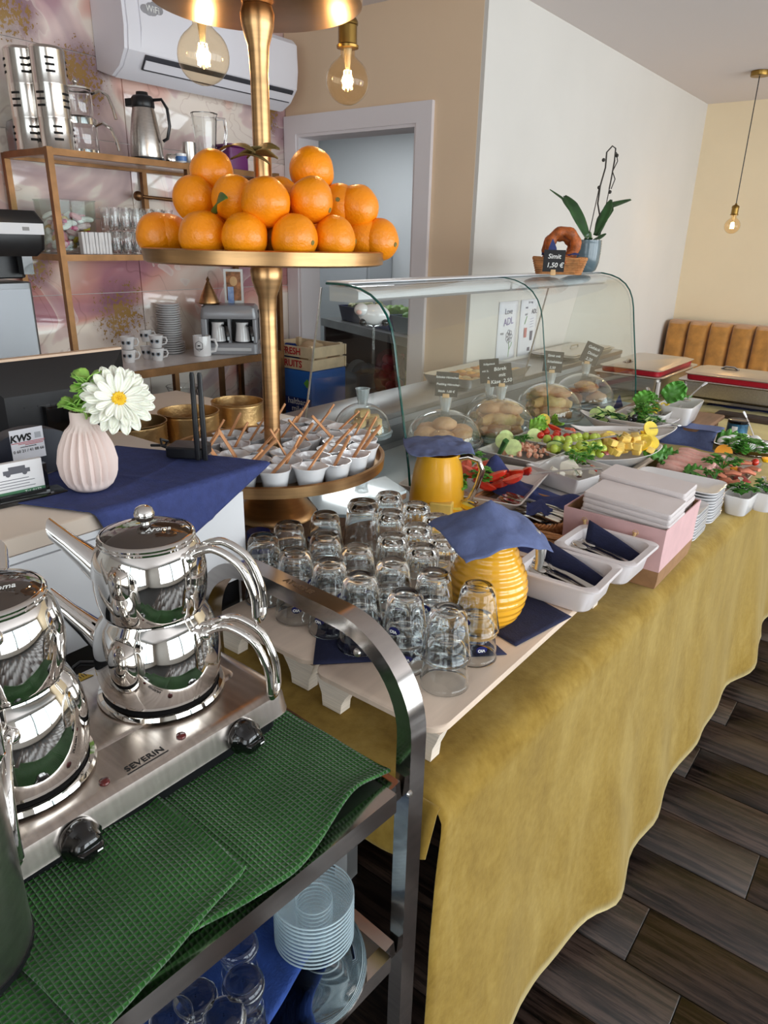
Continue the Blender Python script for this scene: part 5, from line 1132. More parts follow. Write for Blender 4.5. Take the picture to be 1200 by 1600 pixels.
# salt tub
p = at(402, 838, .915)
t = thing('salt_tub', 'small blue and white tub with a dark blue lid behind the leftmost glasses', 'tub', (p.x - .012, p.y + .015, SZ), .9)
obj('body', MB().lathe([(.024, 0), (.025, .003), (.025, .07)], 24), M('tub_white_blue', (120, 176, 214), .35), t); obj('lid', MB().lathe([(.0262, .066), (.0262, .086), (.024, .089), (.002, .0895)], 24), M('lid_navy', (28, 42, 118), .35), t)
obj('white_wave', MB().lathe([(.0254, .048), (.0254, .066)], 24, cap0=False, cap1=False), PORC, t); text('lettering', 'Das Salz', .010, M('tub_ink', (24, 60, 110), .5), t, (0, -.0258, .036))

# ================================================================ yellow jugs with napkins
YEL = M('yellow_glaze', (238, 172, 42), .16, var=.03, vs=10, coat=.7); YEL2 = M('yellow_satin', (240, 176, 40), .28, var=.03, vs=6, coat=.3)
p = at(765, 985, SZ); d = (p - EYE).dot(_f2)
JX, JY = p.x - .026, p.y + .026
t = thing('ribbed_jug', 'bulbous ribbed yellow jug with a grey handle covered by a napkin', 'jug', (JX, JY, SZ + .0025)); t.scale = (1.06, 1.06, 1.13)
jr = [(0, .040), (.004, .045), (.02, .060), (.045, .0685), (.068, .070), (.09, .066), (.115, .055), (.135, .046), (.155, .042), (.17, .044), (.178, .046)]
def jrad(z):
    for (z0, r0), (z1, r1) in zip(jr, jr[1:]):
        if z <= z1: return r0 + (r1 - r0) * (z - z0) / (z1 - z0)
    return jr[-1][1]
prof = [(jrad(k * .178 / 90) + (.0010 * math.sin(k * .178 / 90 * 2 * PI / .0125) if 6 < k < 86 else 0), k * .178 / 90) for k in range(91)]
obj('body', MB().lathe(prof + [(.042, .178), (.038, .165), (.05, .10), (.06, .05)], 44, cap1=False), YEL, t)
hd = (_rt * .97 - _fw * .25).normalized()
obj('handle', MB().tube([Vector((0, 0, .166)) + hd * .040, Vector((0, 0, .172)) + hd * .058, Vector((0, 0, .165)) + hd * .074, Vector((0, 0, .145)) + hd * .083, Vector((0, 0, .12)) + hd * .085, Vector((0, 0, .105)) + hd * .083], [.007, .0075, .008, .008, .0075, .006], 12), M('pewter_handle', (186, 182, 176), .25, .8), t)
def cap_napkin(name, label, cx_, cy_, zc, half, ang, sag, peak, rim, seed, mat=NAVY):
    ca, sa = math.cos(ang), math.sin(ang)
    def fn(u, v):
        a_, b_ = (u * 2 - 1) * half, (v * 2 - 1) * half; r_ = math.hypot(a_, b_)
        k = max(0, r_ - rim); z = zc + peak * max(0, 1 - r_ / rim) - sag * (k / (half * 1.2)) ** 1.15
        z += .007 * mnoise.noise(Vector((a_ * 16, b_ * 16, seed))) * (0.3 + min(1, r_ / rim)) + .004 * mnoise.noise(Vector((a_ * 40, b_ * 40, seed)))
        shr = 1 - .16 * min(1, k / half)
        return (cx_ + (a_ * ca - b_ * sa) * shr, cy_ + (a_ * sa + b_ * ca) * shr, z)
    return tag(obj(name, MB().grid(34, 34, fn), mat, solid=.001, offset=1), label, 'napkin')
NAVYL = M('dusty_blue_napkin', (92, 103, 142), .85, var=.06, vs=60, bump=.25, bs=300)
cap_napkin('jug_napkin', 'blue paper napkin laid over the mouth of the ribbed yellow jug', JX - .006, JY - .002, SZ + .207, .098, YAW + .35, .062, .036, .056, 1.5, NAVYL)
p = at(672, 797, SZ); JX2, JY2 = p.x - .01, p.y + .045
t = thing('smooth_jug', 'smooth tapered yellow jug with a steel handle behind the faceted glasses', 'jug', (JX2, JY2, SZ))
obj('body', MB().lathe([(.070, 0), (.076, .004), (.076, .02), (.066, .10), (.056, .145), (.0565, .150), (.0525, .149), (.062, .10), (.068, .02)], 44), YEL2, t)
hd = (_rt * .96 - _fw * .28).normalized()
obj('handle', MB().tube([Vector((0, 0, .138)) + hd * .054, Vector((0, 0, .146)) + hd * .080, Vector((0, 0, .138)) + hd * .108, Vector((0, 0, .112)) + hd * .118, Vector((0, 0, .07)) + hd * .108, Vector((0, 0, .03)) + hd * .092, Vector((0, 0, .018)) + hd * .074], .0085, 12), M('chrome_handle', (214, 206, 196), .12, 1.0), t)
q_ = at(690, 690, SZ + .185)
cap_napkin('jug_napkin', 'blue paper napkin lying across the mouth of the smooth yellow jug', JX2 - .015, JY2 + .015, SZ + .167, .098, YAW + .1, .012, .008, .05, 4.5, NAVYL)

# ================================================================ cutlery baskets
KNF = M('cutlery_steel', (206, 202, 196), .16, 1.0)
knife = MB().loft([[(x, y * w_, z * h_) for y, z in ((-1, -.5), (1, -.5), (1, .5), (-1, .5))] for x, w_, h_ in ((-.10, .006, .003), (-.098, .0085, .005), (-.04, .0065, .0048), (-.005, .005, .004), (.0, .0085, .0018), (.07, .0085, .0014), (.095, .006, .001), (.102, .001, .0008))]).mesh('knife', KNF)
fork = MB()
fork.loft([[(x, y * w_, zz + z * h_) for y, z in ((-1, -.5), (1, -.5), (1, .5), (-1, .5))] for x, w_, h_, zz in ((-.10, .006, .002, 0), (-.09, .009, .003, .001), (-.03, .0045, .0028, .003), (.02, .0038, .0026, .001), (.045, .010, .002, -.002), (.058, .0115, .0018, -.002))])
for k in range(4): fork.loft([[(x, -.009 + k * .006 + y * w_, zz + z) for y, z in ((-1, -.0008), (1, -.0008), (1, .0008), (-1, .0008))] for x, w_, zz in ((.0575, .0018, -.002), (.085, .0014, .002), (.094, .0008, .004))])
fork = fork.mesh('fork', KNF)
p = at(862, 830, TZ_ + .05); basket('cutlery_basket', 'oval wicker basket of forks and knives with a blue napkin', (-.80, 1.68, TZ_), -.10, .125, .085, .070, .018)
KX, KY = -.80, 1.68
for k in range(16):
    me = fork if k % 2 == 0 else knife
    o = obj('fork' if k % 2 == 0 else 'knife', me, None, None, (KX + .028 + .004 * (k % 3), KY - .070 + (k % 8) * .0125, TZ_ + .070 + .010 * (k // 8) + .0022 * (k % 3)), (.08 * (k % 3 - 1), -.05, PI + .05 * ((k * 7) % 5 - 2)))
    tag(o, ('steel fork' if k % 2 == 0 else 'steel knife') + ' lying in the wicker basket with the blue napkin', 'fork' if k % 2 == 0 else 'knife', 'forks in the wicker basket' if k % 2 == 0 else 'knives in the wicker basket')
def bn(u, v):
    a_, b_ = (u - .5) * .30, (v - .5) * .15
    return (a_, b_, .048 + .05 * math.exp(-((v - .45) / .28) ** 2) * (.6 + .4 * math.sin(u * 7 + 1)) + .045 * math.exp(-((u - .07) / .09) ** 2 - ((v - .3) / .25) ** 2) + .010 * mnoise.noise(Vector((u * 6, v * 5, 3))) - .02 * u)
tag(obj('crumpled_napkin', MB().grid(30, 18, bn), NAVY, None, (KX - .015, KY + .085, TZ_ + .032), -.12, solid=.001), 'crumpled blue napkin heaped over the back of the cutlery basket', 'napkin')
def bn2(u, v): return ((u - .5) * .07, (v - .5) * .06, .02 * math.exp(-((u - .5) / .2) ** 2) + .006 * mnoise.noise(Vector((u * 6, v * 6, 8))))
tag(obj('napkin_corner', MB().grid(10, 10, bn2), NAVY, None, (KX + .07, KY - .055, TZ_ + .086), (.25, .2, .5), solid=.001), 'loose blue napkin corner poking over the forks at the basket rim', 'napkin')
basket('wicker_basket', 'small wicker basket half hidden behind the ribbed yellow jug', (-.665, 1.43, TZ_), .2, .085, .070, .075, .016)
tag(obj('basket_napkin', MB().grid(10, 10, lambda u, v: ((u - .5) * .14, (v - .5) * .11, .012 * mnoise.noise(Vector((u * 6, v * 6, 1))))), NAVY, None, (-.665, 1.43, TZ_ + .062), .2, solid=.001), 'blue napkin lining the small wicker basket behind the ribbed jug', 'napkin')

# ================================================================ white pans with spoons
PANM = M('white_melamine', (216, 208, 208), .35)
spoon = MB().loft([[(x, y * w_, zz + z * h_) for y, z in ((-1, -.5), (1, -.5), (1, .5), (-1, .5))] for x, w_, h_, zz in ((-.075, .004, .0018, .0), (-.07, .0055, .002, .001), (-.02, .003, .002, .003), (.03, .0028, .002, .0))])
spoon.ball((.052, 0, -.001), (.022, .0135, .004), 14, 8)
spoon = spoon.mesh('spoon', KNF)
def pan(cx_, cy_, label, rz, n_sp, lab2):
    t = thing('white_pan', label, 'pan', (cx_, cy_, SZ + .001), rz); t.scale = (1.03, 1.03, 1)
    obj('pan', MB().loft([rr(.064, .058, .02, 0, 5), rr(.070, .064, .022, .006, 5), rr(.078, .070, .024, .052, 5), rr(.090, .080, .022, .056, 5), rr(.0905, .0805, .022, .059, 5), rr(.088, .078, .021, .061, 5), rr(.074, .066, .024, .060, 5), rr(.071, .063, .024, .052, 5), rr(.062, .056, .02, .008, 5)]), PANM, t)
    m_ = Matrix.Translation((cx_, cy_, SZ + .001)) @ Matrix.Rotation(rz, 4, 'Z')
    o = obj('blue_napkin', MB().grid(8, 8, lambda u, v: ((u - .5) * .125, .030 + .012 * v + .004 * math.sin(u * 3), 0.010 + v * .078 * (1 - .62 * u))), NAVY_D, None, None, solid=.0012); o.matrix_world = m_
    tag(o, f'folded dark blue napkin standing in the {lab2} white pan', 'napkin')
    for k in range(n_sp):
        q_ = m_ @ Vector((-.012 + .006 * (k % 3), -.036 + .0095 * (k % 6), 0.026 + .0065 * (k // 3) + .004 * (k % 2)))
        tag(obj('teaspoon', spoon, None, None, tuple(q_), (.1 * (k % 3 - 1), -.10, rz + PI + .12 * ((k * 5) % 5 - 2))), f'steel teaspoon lying in the {lab2} white pan', 'spoon', f'teaspoons in the {lab2} white pan')
pan(-.494, 1.262, 'white pan of teaspoons nearest the ribbed yellow jug', .03, 11, 'nearer')
pan(-.478, 1.432, 'white pan of teaspoons beside the pink paper bag', -.02, 9, 'farther')
# ================================================================ pink bag with napkins, plates
p0, p1, p2, p3 = at(1007, 921, TZ_), at(1094, 858, TZ_), None, at(918, 850, TZ_)
bx0, bx1, by0, by1 = -.628, -.388, 1.545, 1.815
PINK = M('dusty_pink_card', (206, 166, 166), .7, var=.03, vs=20); KRAFT = M('kraft_inner', (150, 112, 78), .8, var=.06, vs=30)
t = thing('paper_bag', 'pink paper carrier bag with rope handles holding white napkins', 'bag', ((bx0 + bx1) / 2, (by0 + by1) / 2, TZ_), 0)
hx, hy, H_ = (bx1 - bx0) / 2, (by1 - by0) / 2, .150
rs = [(-hx, -hy), (hx, -hy), (hx, hy), (-hx, hy)]
def bagring(f, z, zl=0): return [(x * f, y * f, z + (zl if x < 0 and y > 0 else 0)) for x, y in rs]
obj('wall', MB().loft([bagring(1, .045), bagring(1.0, .09), bagring(1.02, H_), bagring(1.0, H_), bagring(.985, .09), bagring(.985, .05)], cap0=False, cap1=False), PINK, t, angle=20)
obj('kraft_base', MB().loft([bagring(.96, 0), bagring(.99, .02), bagring(1, .0448), bagring(.98, .0448), bagring(.95, .004)], cap1=False), KRAFT, t, angle=20)
obj('inner_lining', MB().loft([bagring(.984, .05), bagring(.984, H_ - .002), bagring(.978, H_ - .002), bagring(.978, .05)], cap0=False, cap1=False), KRAFT, t, angle=20)
ROPE = M('jute_rope', (206, 172, 122), .8, var=.15, vs=200)
for sx in (-.068, .055):
    obj('rope_handle', MB().tube([(sx, -hy - .001, .128), (sx + .006, -hy - .010, .112), (sx + .016, -hy - .009, .06), (sx + .022, -hy - .006, .045)] if sx < 0 else [(sx, -hy - .001, .128), (sx - .004, -hy - .010, .11), (sx - .012, -hy - .009, .06), (sx - .016, -hy - .006, .042)], .0035, 8), ROPE, t)
    obj('eyelet', MB().tube(arc((sx, -hy - .001, .128), .006, 0, 2 * PI, 14)[:-1], .0014, 6, closed=True), ROPE, t)
NPK = M('white_napkin_stack', (214, 204, 202), .8, var=.03, vs=10, bump=.6, bs=90, stretch=(.15, .15, 14))
for k, (dx, dy, z0, h_, hx_, hy_, tl, lab) in enumerate(((.012, -.055, .065, .122, .104, .062, .03, 'front stack of white paper napkins in the pink bag'), (.0, .062, .065, .134, .106, .058, -.03, 'rear taller stack of white paper napkins in the pink bag'))):
    mb = MB(); n_ = 9
    for q in range(n_): z_ = h_ * q / n_; o_ = .0015 * math.sin(q * 2.3); mb.loft([rr(hx_ - .002, hy_ - .002, .006, z_, 3, o_), rr(hx_, hy_, .006, z_ + .003, 3, o_), rr(hx_, hy_, .006, z_ + h_ / n_ - .0035, 3, o_), rr(hx_ - .002, hy_ - .002, .006, z_ + h_ / n_ - .0002, 3, o_)])
    tag(obj('napkin_stack', mb, NPK, None, ((bx0 + bx1) / 2 + dx, (by0 + by1) / 2 + dy, TZ_ + z0), (tl * .6, .05, .02 * k)), lab, 'napkins')
pl = MB().loft([rr(.085, .045, .02, 0, 4), rr(.088, .048, .02, .002, 4), rr(.120, .073, .03, .012, 5), rr(.1245, .0775, .03, .0145, 5), rr(.1245, .0775, .03, .0165, 5), rr(.119, .072, .028, .0155, 5), rr(.088, .048, .02, .0055, 5)]) if False else None
def pr(hx, hy, r, z): return rr(hx, hy, r, z, 5)
pl = MB().loft([pr(.085, .045, .02, 0), pr(.088, .048, .02, .001), pr(.120, .073, .03, .0095), pr(.1245, .0775, .032, .012), pr(.1245, .0775, .032, .0145), pr(.119, .072, .03, .0138), pr(.088, .048, .02, .004)]).mesh('platter', PORC)
for st_, (cx_, cy_, n_, nm) in enumerate(((-.521, 2.105, 11, 'taller stack behind the pink bag'), (-.522, 1.935, 9, 'shorter stack pressed against the pink bag'))):
    for k in range(n_):
        o = obj('platter', pl, None, None, (cx_ + .0012 * math.sin(k * 2.1), cy_ + .001 * math.cos(k * 1.3), TZ_ + k * .0088), .004 * math.sin(k))
        lab = f'top white rectangular plate of the {nm}' if k == n_ - 1 else f'{ORD[k]} white plate from the bottom of the {nm}'
        tag(o, lab, 'plate', f'white plates in the {nm}')
c4 = [at(*q_, TZ_ + .05) for q_ in ((818, 772), (866, 750), (945, 772), (900, 792))]; cc_ = sum(c4, Vector()) / 4
o = obj('platter', pl, None, None, (cc_.x, cc_.y, TZ_ + .045), .05); o.scale = (.80, .9, 1); tag(o, 'single white rectangular plate with a pale sticker left of the pink bag', 'plate')
tag(obj('plate_pile', slab(MB(), .075, .045, 0, .0435, .01, .003), PORC_W, None, (cc_.x, cc_.y, TZ_), .05), 'white porcelain block under the single plate left of the pink bag', 'dish')

# ================================================================ more serving boards and trays under the salads
bridge('serving_board', 'long whitewashed board under the salad dishes near the ham', -1.055, -.715, 1.95, 2.70, .80)
bridge('serving_board', 'whitewashed board under the tomato dish behind the cutlery basket', -1.055, -.93, 1.70, 1.935, .80)
q_ = at(930, 745, .806)
tag(obj('steel_tray', MB().loft([rr(.16, .24, .02, 0), rr(.175, .255, .03, .012), rr(.185, .265, .03, .014), rr(.183, .263, .03, .016), rr(.165, .245, .028, .006)]), M('dark_steel_tray', (96, 94, 94), .35, .9), None, (-.90, 2.225, .8005)), 'dark steel tray under the grape and cheese dishes', 'tray')
# ---------------------------------------------------------------- dishes
DISH = M('dish_porcelain', (226, 222, 220), .15, coat=.4)
def quad_frame(px, z):
    c_ = [at(*q, z) for q in px]; o_ = sum(c_, Vector()) / 4; ux = ((c_[1] + c_[2]) - (c_[0] + c_[3])) / 2; uy = ((c_[2] + c_[3]) - (c_[0] + c_[1])) / 2
    return o_, ux.length / 2, uy.length / 2, math.atan2(ux.y, ux.x)
def dish(px, z, h, label, r=.02, wave=0.0, mat=DISH, cat='dish', name='serving_dish', zb=None):
    o_, hx_, hy_, rz_ = quad_frame(px, z); t = thing(name, label, cat, (o_.x, o_.y, z - h), rz_, 'white serving dishes of salad')
    n = 6
    def R_(f, zz, rad): return [(x, y, zz_ + wave * (abs(x) / hx_) ** 3 * max(0, (zz - h * .5) / (h * .5))) for x, y, zz_ in rr(hx_ * f, hy_ * f, rad, zz, n)]
    th_ = .004
    obj('dish', MB().loft([R_(.72, 0, r), R_(.76, .003, r), R_(.95, h * .8, r), R_(1.0, h - .002, r), R_(1.0, h, r), R_(1 - th_ / hx_, h, r), R_(.90, h * .75, r), R_(.72, .006, r)]), mat, t)
    return t, o_, hx_, hy_, rz_, z
def boat(tips, z, h, label, hy_, tip=.02, cat='dish'):
    A_, B_ = at(*tips[0], z), at(*tips[1], z); o_ = (A_ + B_) / 2; hx_ = (B_ - A_).length / 2; rz_ = math.atan2(B_.y - A_.y, B_.x - A_.x); t = thing('boat_dish', label, cat, (o_.x, o_.y, z - h), rz_, 'white serving dishes of salad'); n = 40
    def R_(f, zz):
        out_ = []
        for k in range(n):
            a_ = 2 * PI * k / n; x = math.cos(a_); y = math.sin(a_) * (1 - .25 * abs(math.cos(a_)) ** 2); out_.append((x * hx_ * f, y * hy_ * f, zz + tip * abs(x) ** 4 * (zz / h)))
        return out_
    obj('dish', MB().loft([R_(.55, 0), R_(.60, .003), R_(.88, h * .7), R_(1, h), R_(.985, h + .001), R_(.86, h * .72), R_(.55, .006)]), DISH, t)
    return t, o_, hx_, hy_, rz_, z
def into(D, u, v, dz=0.0):      # point in a dish's own frame, u and v in -1..1 of its rim
    t, o_, hx_, hy_, rz_, z = D; x, y = u * hx_, v * hy_
    return Vector((o_.x + x * math.cos(rz_) - y * math.sin(rz_), o_.y + x * math.sin(rz_) + y * math.cos(rz_), z + dz))
TOM = M('tomato_red', (214, 54, 34), .2, var=.12, vs=16, coat=.3); TOMIN = M('tomato_flesh', (226, 96, 70), .3, var=.15, vs=50)
PEP = M('red_pepper', (190, 26, 26), .2, coat=.3); CUKE = M('cucumber_skin', (44, 92, 36), .35, var=.2, vs=40); CUKEF = M('cucumber_flesh', (204, 222, 150), .4, var=.1, vs=60)
GRAPE = M('green_grape', (186, 204, 84), .18, sss=.25, var=.08, vs=10, coat=.3); CHE = M('yellow_cheese', (240, 206, 110), .45, var=.06, vs=20, sss=.1); CHW = M('white_cheese', (236, 232, 216), .6, var=.03, vs=20)
LEM = M('lemon_flesh', (244, 214, 84), .3, var=.06, vs=40, sss=.1); LEMR = M('lemon_rind', (246, 190, 30), .35); ORF = M('orange_flesh', (246, 166, 54), .3, sss=.1)
OLG = M('green_olive', (160, 146, 62), .25, var=.12, vs=20, coat=.4); OLB = M('black_olive', (26, 22, 26), .2, coat=.4); PEPY = M('yellow_pepper', (232, 196, 52), .35, var=.12, vs=30)
def wedge_mesh(r_, l_, m_out, m_in, name):
    mb = MB(); n = 8
    rings = []
    for k in range(n + 1):
        a_ = PI * (k / n); w_ = r_ * .62 * math.sin(a_) ** .7 + .0006; x = -l_ / 2 + l_ * k / n; d_ = r_ * math.sin(a_) ** .6
        rings.append([(x, -w_, .0), (x, 0, d_ * .25 + .0), (x, w_, .0), (x, w_ * .75, -d_ * .55), (x, 0, -d_ * .8), (x, -w_ * .75, -d_ * .55)])
    mb.loft(rings)
    me = mb.mesh(name, [m_out, m_in]);
    for p_ in me.polygons:
        if p_.center.z > -.001 * 0 and p_.normal.z > .4: p_.material_index = 1
    return me
tw = wedge_mesh(.020, .062, TOM, TOMIN, 'tomato_wedge'); lw = wedge_mesh(.020, .060, LEMR, LEM, 'lemon_wedge'); ow = wedge_mesh(.022, .050, LEMR, ORF, 'orange_wedge')
def disc_mesh(r_, h_, m_rim, m_face, name, half=False):
    n = 20; a1 = PI if half else 2 * PI; pts = [(r_ * math.cos(a1 * k / n), r_ * math.sin(a1 * k / n)) for k in range(n + (1 if half else 0))]
    mb = MB().loft([[(x, y, 0) for x, y in pts], [(x, y, h_) for x, y in pts]]); me = mb.mesh(name, [m_rim, m_face], 30)
    for p_ in me.polygons:
        if abs(p_.normal.z) > .9: p_.material_index = 1
    return me
cs = disc_mesh(.024, .004, CUKE, CUKEF, 'cucumber_slice'); ch = disc_mesh(.022, .005, CUKE, CUKEF, 'cucumber_slice', True); ls = disc_mesh(.024, .004, LEMR, LEM, 'lemon_slice'); os_ = disc_mesh(.026, .005, LEMR, ORF, 'orange_slice', True)
cb = slab(MB(), .0125, .0125, 0, .021, .002, .0015, 2).mesh('cheese_cube', CHE)
gr = MB().ball((0, 0, 0), (.0142, .0142, .0152), 14, 10).mesh('grape', GRAPE)
og = MB().ball((0, 0, 0), (.011, .011, .0135), 12, 8).mesh('green_olive', OLG); ob_ = MB().ball((0, 0, 0), (.010, .010, .012), 12, 8).mesh('black_olive', OLB)
yr = MB().tube(arc((0, 0, 0), .009, 0, 5.6, 12, 'xy'), .0028, 6).mesh('pepper_ring', PEPY)
ct = MB().ball((0, 0, 0), (.015, .013, .013), 14, 10).mesh('cherry_tomato', TOM)
pb = MB().loft([[(-.02, -.004, 0), (-.02, .004, 0), (-.02, .004, .003), (-.02, -.004, .003)], [(0, -.009, .004), (0, .007, .004), (0, .007, .008), (0, -.009, .008)], [(.022, -.003, 0), (.022, .004, 0), (.022, .004, .003), (.022, -.003, .003)]]).mesh('pepper_strip', PEP)
def put(me, name, label, cat, group, pos, rot=None, scale=None):
    o = obj(name, me, None, None, tuple(pos), rot if rot is not None else (rnd.uniform(-.5, .5), rnd.uniform(-.5, .5), rnd.uniform(0, 6.28)))
    if scale: o.scale = (scale,) * 3
    return tag(o, label, cat, group)
def herb(name, label, pos, R, n, mat, seed, curly=True, up=.6):
    rr_ = random.Random(seed); t = thing(name, label, 'herb', tuple(pos)); mb = MB(); ms = MB()
    for k in range(n):
        a_ = rr_.uniform(0, 6.28); e_ = rr_.uniform(.1, 1.0); d_ = Vector((math.cos(a_) * e_, math.sin(a_) * e_, up * rr_.uniform(.5, 1.1) * (1.2 - e_ * .7))); tip = d_ * R
        ms.tube([(0, 0, -.01), tuple(tip * .6 + Vector((0, 0, .004))), tuple(tip)], .0011, 4)
        for q in range(5):
            b_ = (q - 2) * .62 + a_; ll = R * rr_.uniform(.36, .56) * (1 - .12 * abs(q - 2)); ax = Vector((math.cos(b_), math.sin(b_), rr_.uniform(-.25, .3))).normalized(); sd = ax.cross(Vector((0, 0, 1))).normalized() * ll * .34; nz = Vector((0, 0, ll * .12))
            pts = [tip, tip + ax * ll * .45 + sd + nz, tip + ax * ll * .8 + sd * .55, tip + ax * ll, tip + ax * ll * .8 - sd * .55, tip + ax * ll * .45 - sd + nz]
            mb.add([tuple(p_) for p_ in pts], [(0, 1, 2, 3), (0, 3, 4, 5)])
    obj('stems', ms, mat, t)['kind'] = 'stuff'; o = obj('leaflets', mb, mat, t); o['kind'] = 'stuff'; return t
def lettuce_mb(L, W, seed, ruff=.008):
    def fn(u, v):
        s_ = v * 2 - 1; w_ = W * math.sin(min(.98, .15 + u * .8) * PI) ** .5; e_ = abs(s_) ** 2
        return (u * L - L / 2, s_ * w_, .010 * math.sin(u * PI) + e_ * .012 + ruff * e_ * math.sin(u * 26 + seed) + ruff * (u ** 3) * math.sin(v * 22 + seed) + .004 * mnoise.noise(Vector((u * 8, v * 8, seed))))
    return MB().grid(18, 12, fn)
ltm = [lettuce_mb(.085, .036, k * 2.2).mesh('lettuce_leaf', m_) for k, m_ in enumerate((LETT, GREENL, M('dark_lettuce', (78, 134, 54), .4, var=.2, vs=25)))]
def lett(label, pos, rot, sc=1.0, k=0):
    o = obj('lettuce_leaf', ltm[k], None, None, tuple(pos), rot, solid=.0008); o.scale = (sc,) * 3; return tag(o, label, 'lettuce leaf')
SERV = M('server_steel', (208, 206, 204), .15, 1.0)
def server(label, a_, b_, bend=.012, bowl=True, cat='spoon', name='serving_spoon', m2=None):
    A_, B_ = Vector(a_), Vector(b_); t = thing(name, label, cat, tuple(A_)); d_ = B_ - A_
    obj('stem', MB().tube([(0, 0, 0), tuple(d_ * .4 + Vector((0, 0, bend * .4))), tuple(d_ * .75 + Vector((0, 0, bend * .4)))], .0028, 8, flat=(1.4, .7)), SERV, t)
    obj('grip', MB().tube([tuple(d_ * .74 + Vector((0, 0, bend * .4))), tuple(d_ * .9 + Vector((0, 0, bend * .2))), tuple(d_)], [.0035, .0055, .005], 8, flat=(1.5, .6)), m2 or SERV, t)
    if bowl: obj('bowl_end', MB().ball((0, 0, .001), (.022, .015, .005), 12, 8, mat=Matrix.Rotation(math.atan2(d_.y, d_.x), 4, 'Z')), SERV, t)
    return t
# 1 tomato dish
D = dish(((672, 706), (862, 738), (812, 788), (640, 762)), .865, .055, 'long white trough of tomato wedges behind the blue cutlery napkin', .02)
for k, (u, v) in enumerate(((.55, -.15), (.35, .25), (.75, .15), (.62, .5), (.15, -.1), (.05, .45), (.45, .62), (-.2, .0), (.82, -.3), (.3, -.45), (-.35, .4), (.9, .45), (.2, .05), (.6, .2), (.45, -.3), (.0, .2), (.7, .35), (-.1, -.35))):
    put(tw, 'tomato_wedge', 'red tomato wedge heaped in the long white trough', 'tomato', 'tomato wedges in the white trough', into(D, u * .8, v * .7, .006 + .012 * (k % 3)), None, 1.25)
for k in range(7): put(pb, 'tomato_piece', 'chopped tomato piece under the parsley of the white trough', 'tomato', 'chopped tomato in the white trough', into(D, -.35 + .07 * k, -.3 + .18 * (k % 3), .004))
herb('parsley_sprig', 'large parsley sprig on the tomato wedges in the white trough', into(D, .15, -.25, .01), .050, 20, GREENL, 3); herb('parsley_sprig', 'parsley sprig hanging over the near edge beside the jug handle', into(D, -.35, .75, .0), .050, 16, GREENL, 4)
lett('green leaf standing at the far left of the tomato trough', into(D, -.2, -.8, .03), (1.0, -.5, .6), .8, 1); lett('green leaf at the back edge of the tomato trough', into(D, .0, -.95, .02), (.8, -.2, .1), .7, 1)
server('long steel serving fork resting on the tomato trough', into(D, .5, .1, .012), at(940, 732, .90), .01, False, 'fork', 'serving_fork')
# 2 lemon plate
D = dish(((650, 762), (735, 785), (742, 812), (655, 800)), .835, .04, 'white dish of yellow cheese and lemon behind the smooth jug', .02)
for k in range(7): put(lw, 'lemon_wedge', 'yellow lemon wedge in the dish behind the smooth jug', 'lemon', 'lemon wedges behind the smooth jug', into(D, -.6 + .22 * k, .3 * math.sin(k * 2.2), .008))
tag(obj('cheese_block', slab(MB(), .030, .035, 0, .04, .004, .003), CHE, None, tuple(into(D, .15, -.5, -.01)), .4), 'pale yellow cheese block behind the jug handle', 'cheese')
server('steel spoon lying in the lemon dish behind the jug', into(D, .2, .1, .012), into(D, 1.2, -.2, .03))
# 3 cucumber and prawn salad
D = dish(((756, 699), (818, 676), (891, 700), (829, 728)), .875, .05, 'square white dish of crab salad with cucumber slices', .015)
mb = MB()
for k in range(60): a_, r_ = rnd.uniform(0, 6.28), rnd.uniform(0, .8); mb.ball((math.cos(a_) * r_ * D[2] * .9, math.sin(a_) * r_ * D[3] * .9, .018 * (1 - r_) + rnd.uniform(-.004, .004)), rnd.uniform(.006, .010), 7, 5, nz=.4, seed=k)
o = obj('salad_mound', mb, M('crab_salad', (232, 206, 178), .5, col2=(214, 120, 88), vs=90), None, tuple(into(D, 0, 0, -.012)), D[4]); tag(o, 'mound of pink crab salad in the square white dish', 'salad', None, 'stuff')
for k, (u, v, rt, lab) in enumerate(((-.55, .1, (1.3, .2, .4), 'dark green cucumber stick end upright at the left of the crab salad'), (.1, .78, (1.0, 0, .9), 'cucumber slice upright at the back of the crab salad'), (.75, .25, (1.1, .1, .7), 'cucumber slice upright at the right of the crab salad'), (.25, -.72, (-.9, .1, .5), 'cucumber slice in front of the crab salad'), (-.2, .65, (1.1, .2, .3), 'cucumber slice behind the dill'))):
    put(cs, 'cucumber_slice', lab, 'cucumber slice', None, into(D, u, v, .014), rt, 1.15)
put(MB().loft([rr(.006, .009, .004, -.03), rr(.008, .010, .004, .03)]).mesh('cucumber_stick', CUKE), 'cucumber_stick', 'dark cucumber spear standing at the left rim of the crab salad', 'cucumber', None, into(D, -.82, .25, .02), (.3, .5, 0))
herb('dill_sprig', 'dark dill sprig on top of the crab salad', into(D, .12, .2, .016), .035, 22, GREEND, 9, up=.4)
server('steel spoon resting on the rim of the crab salad dish', into(D, .3, -.3, .012), at(893, 697, .90), .006)
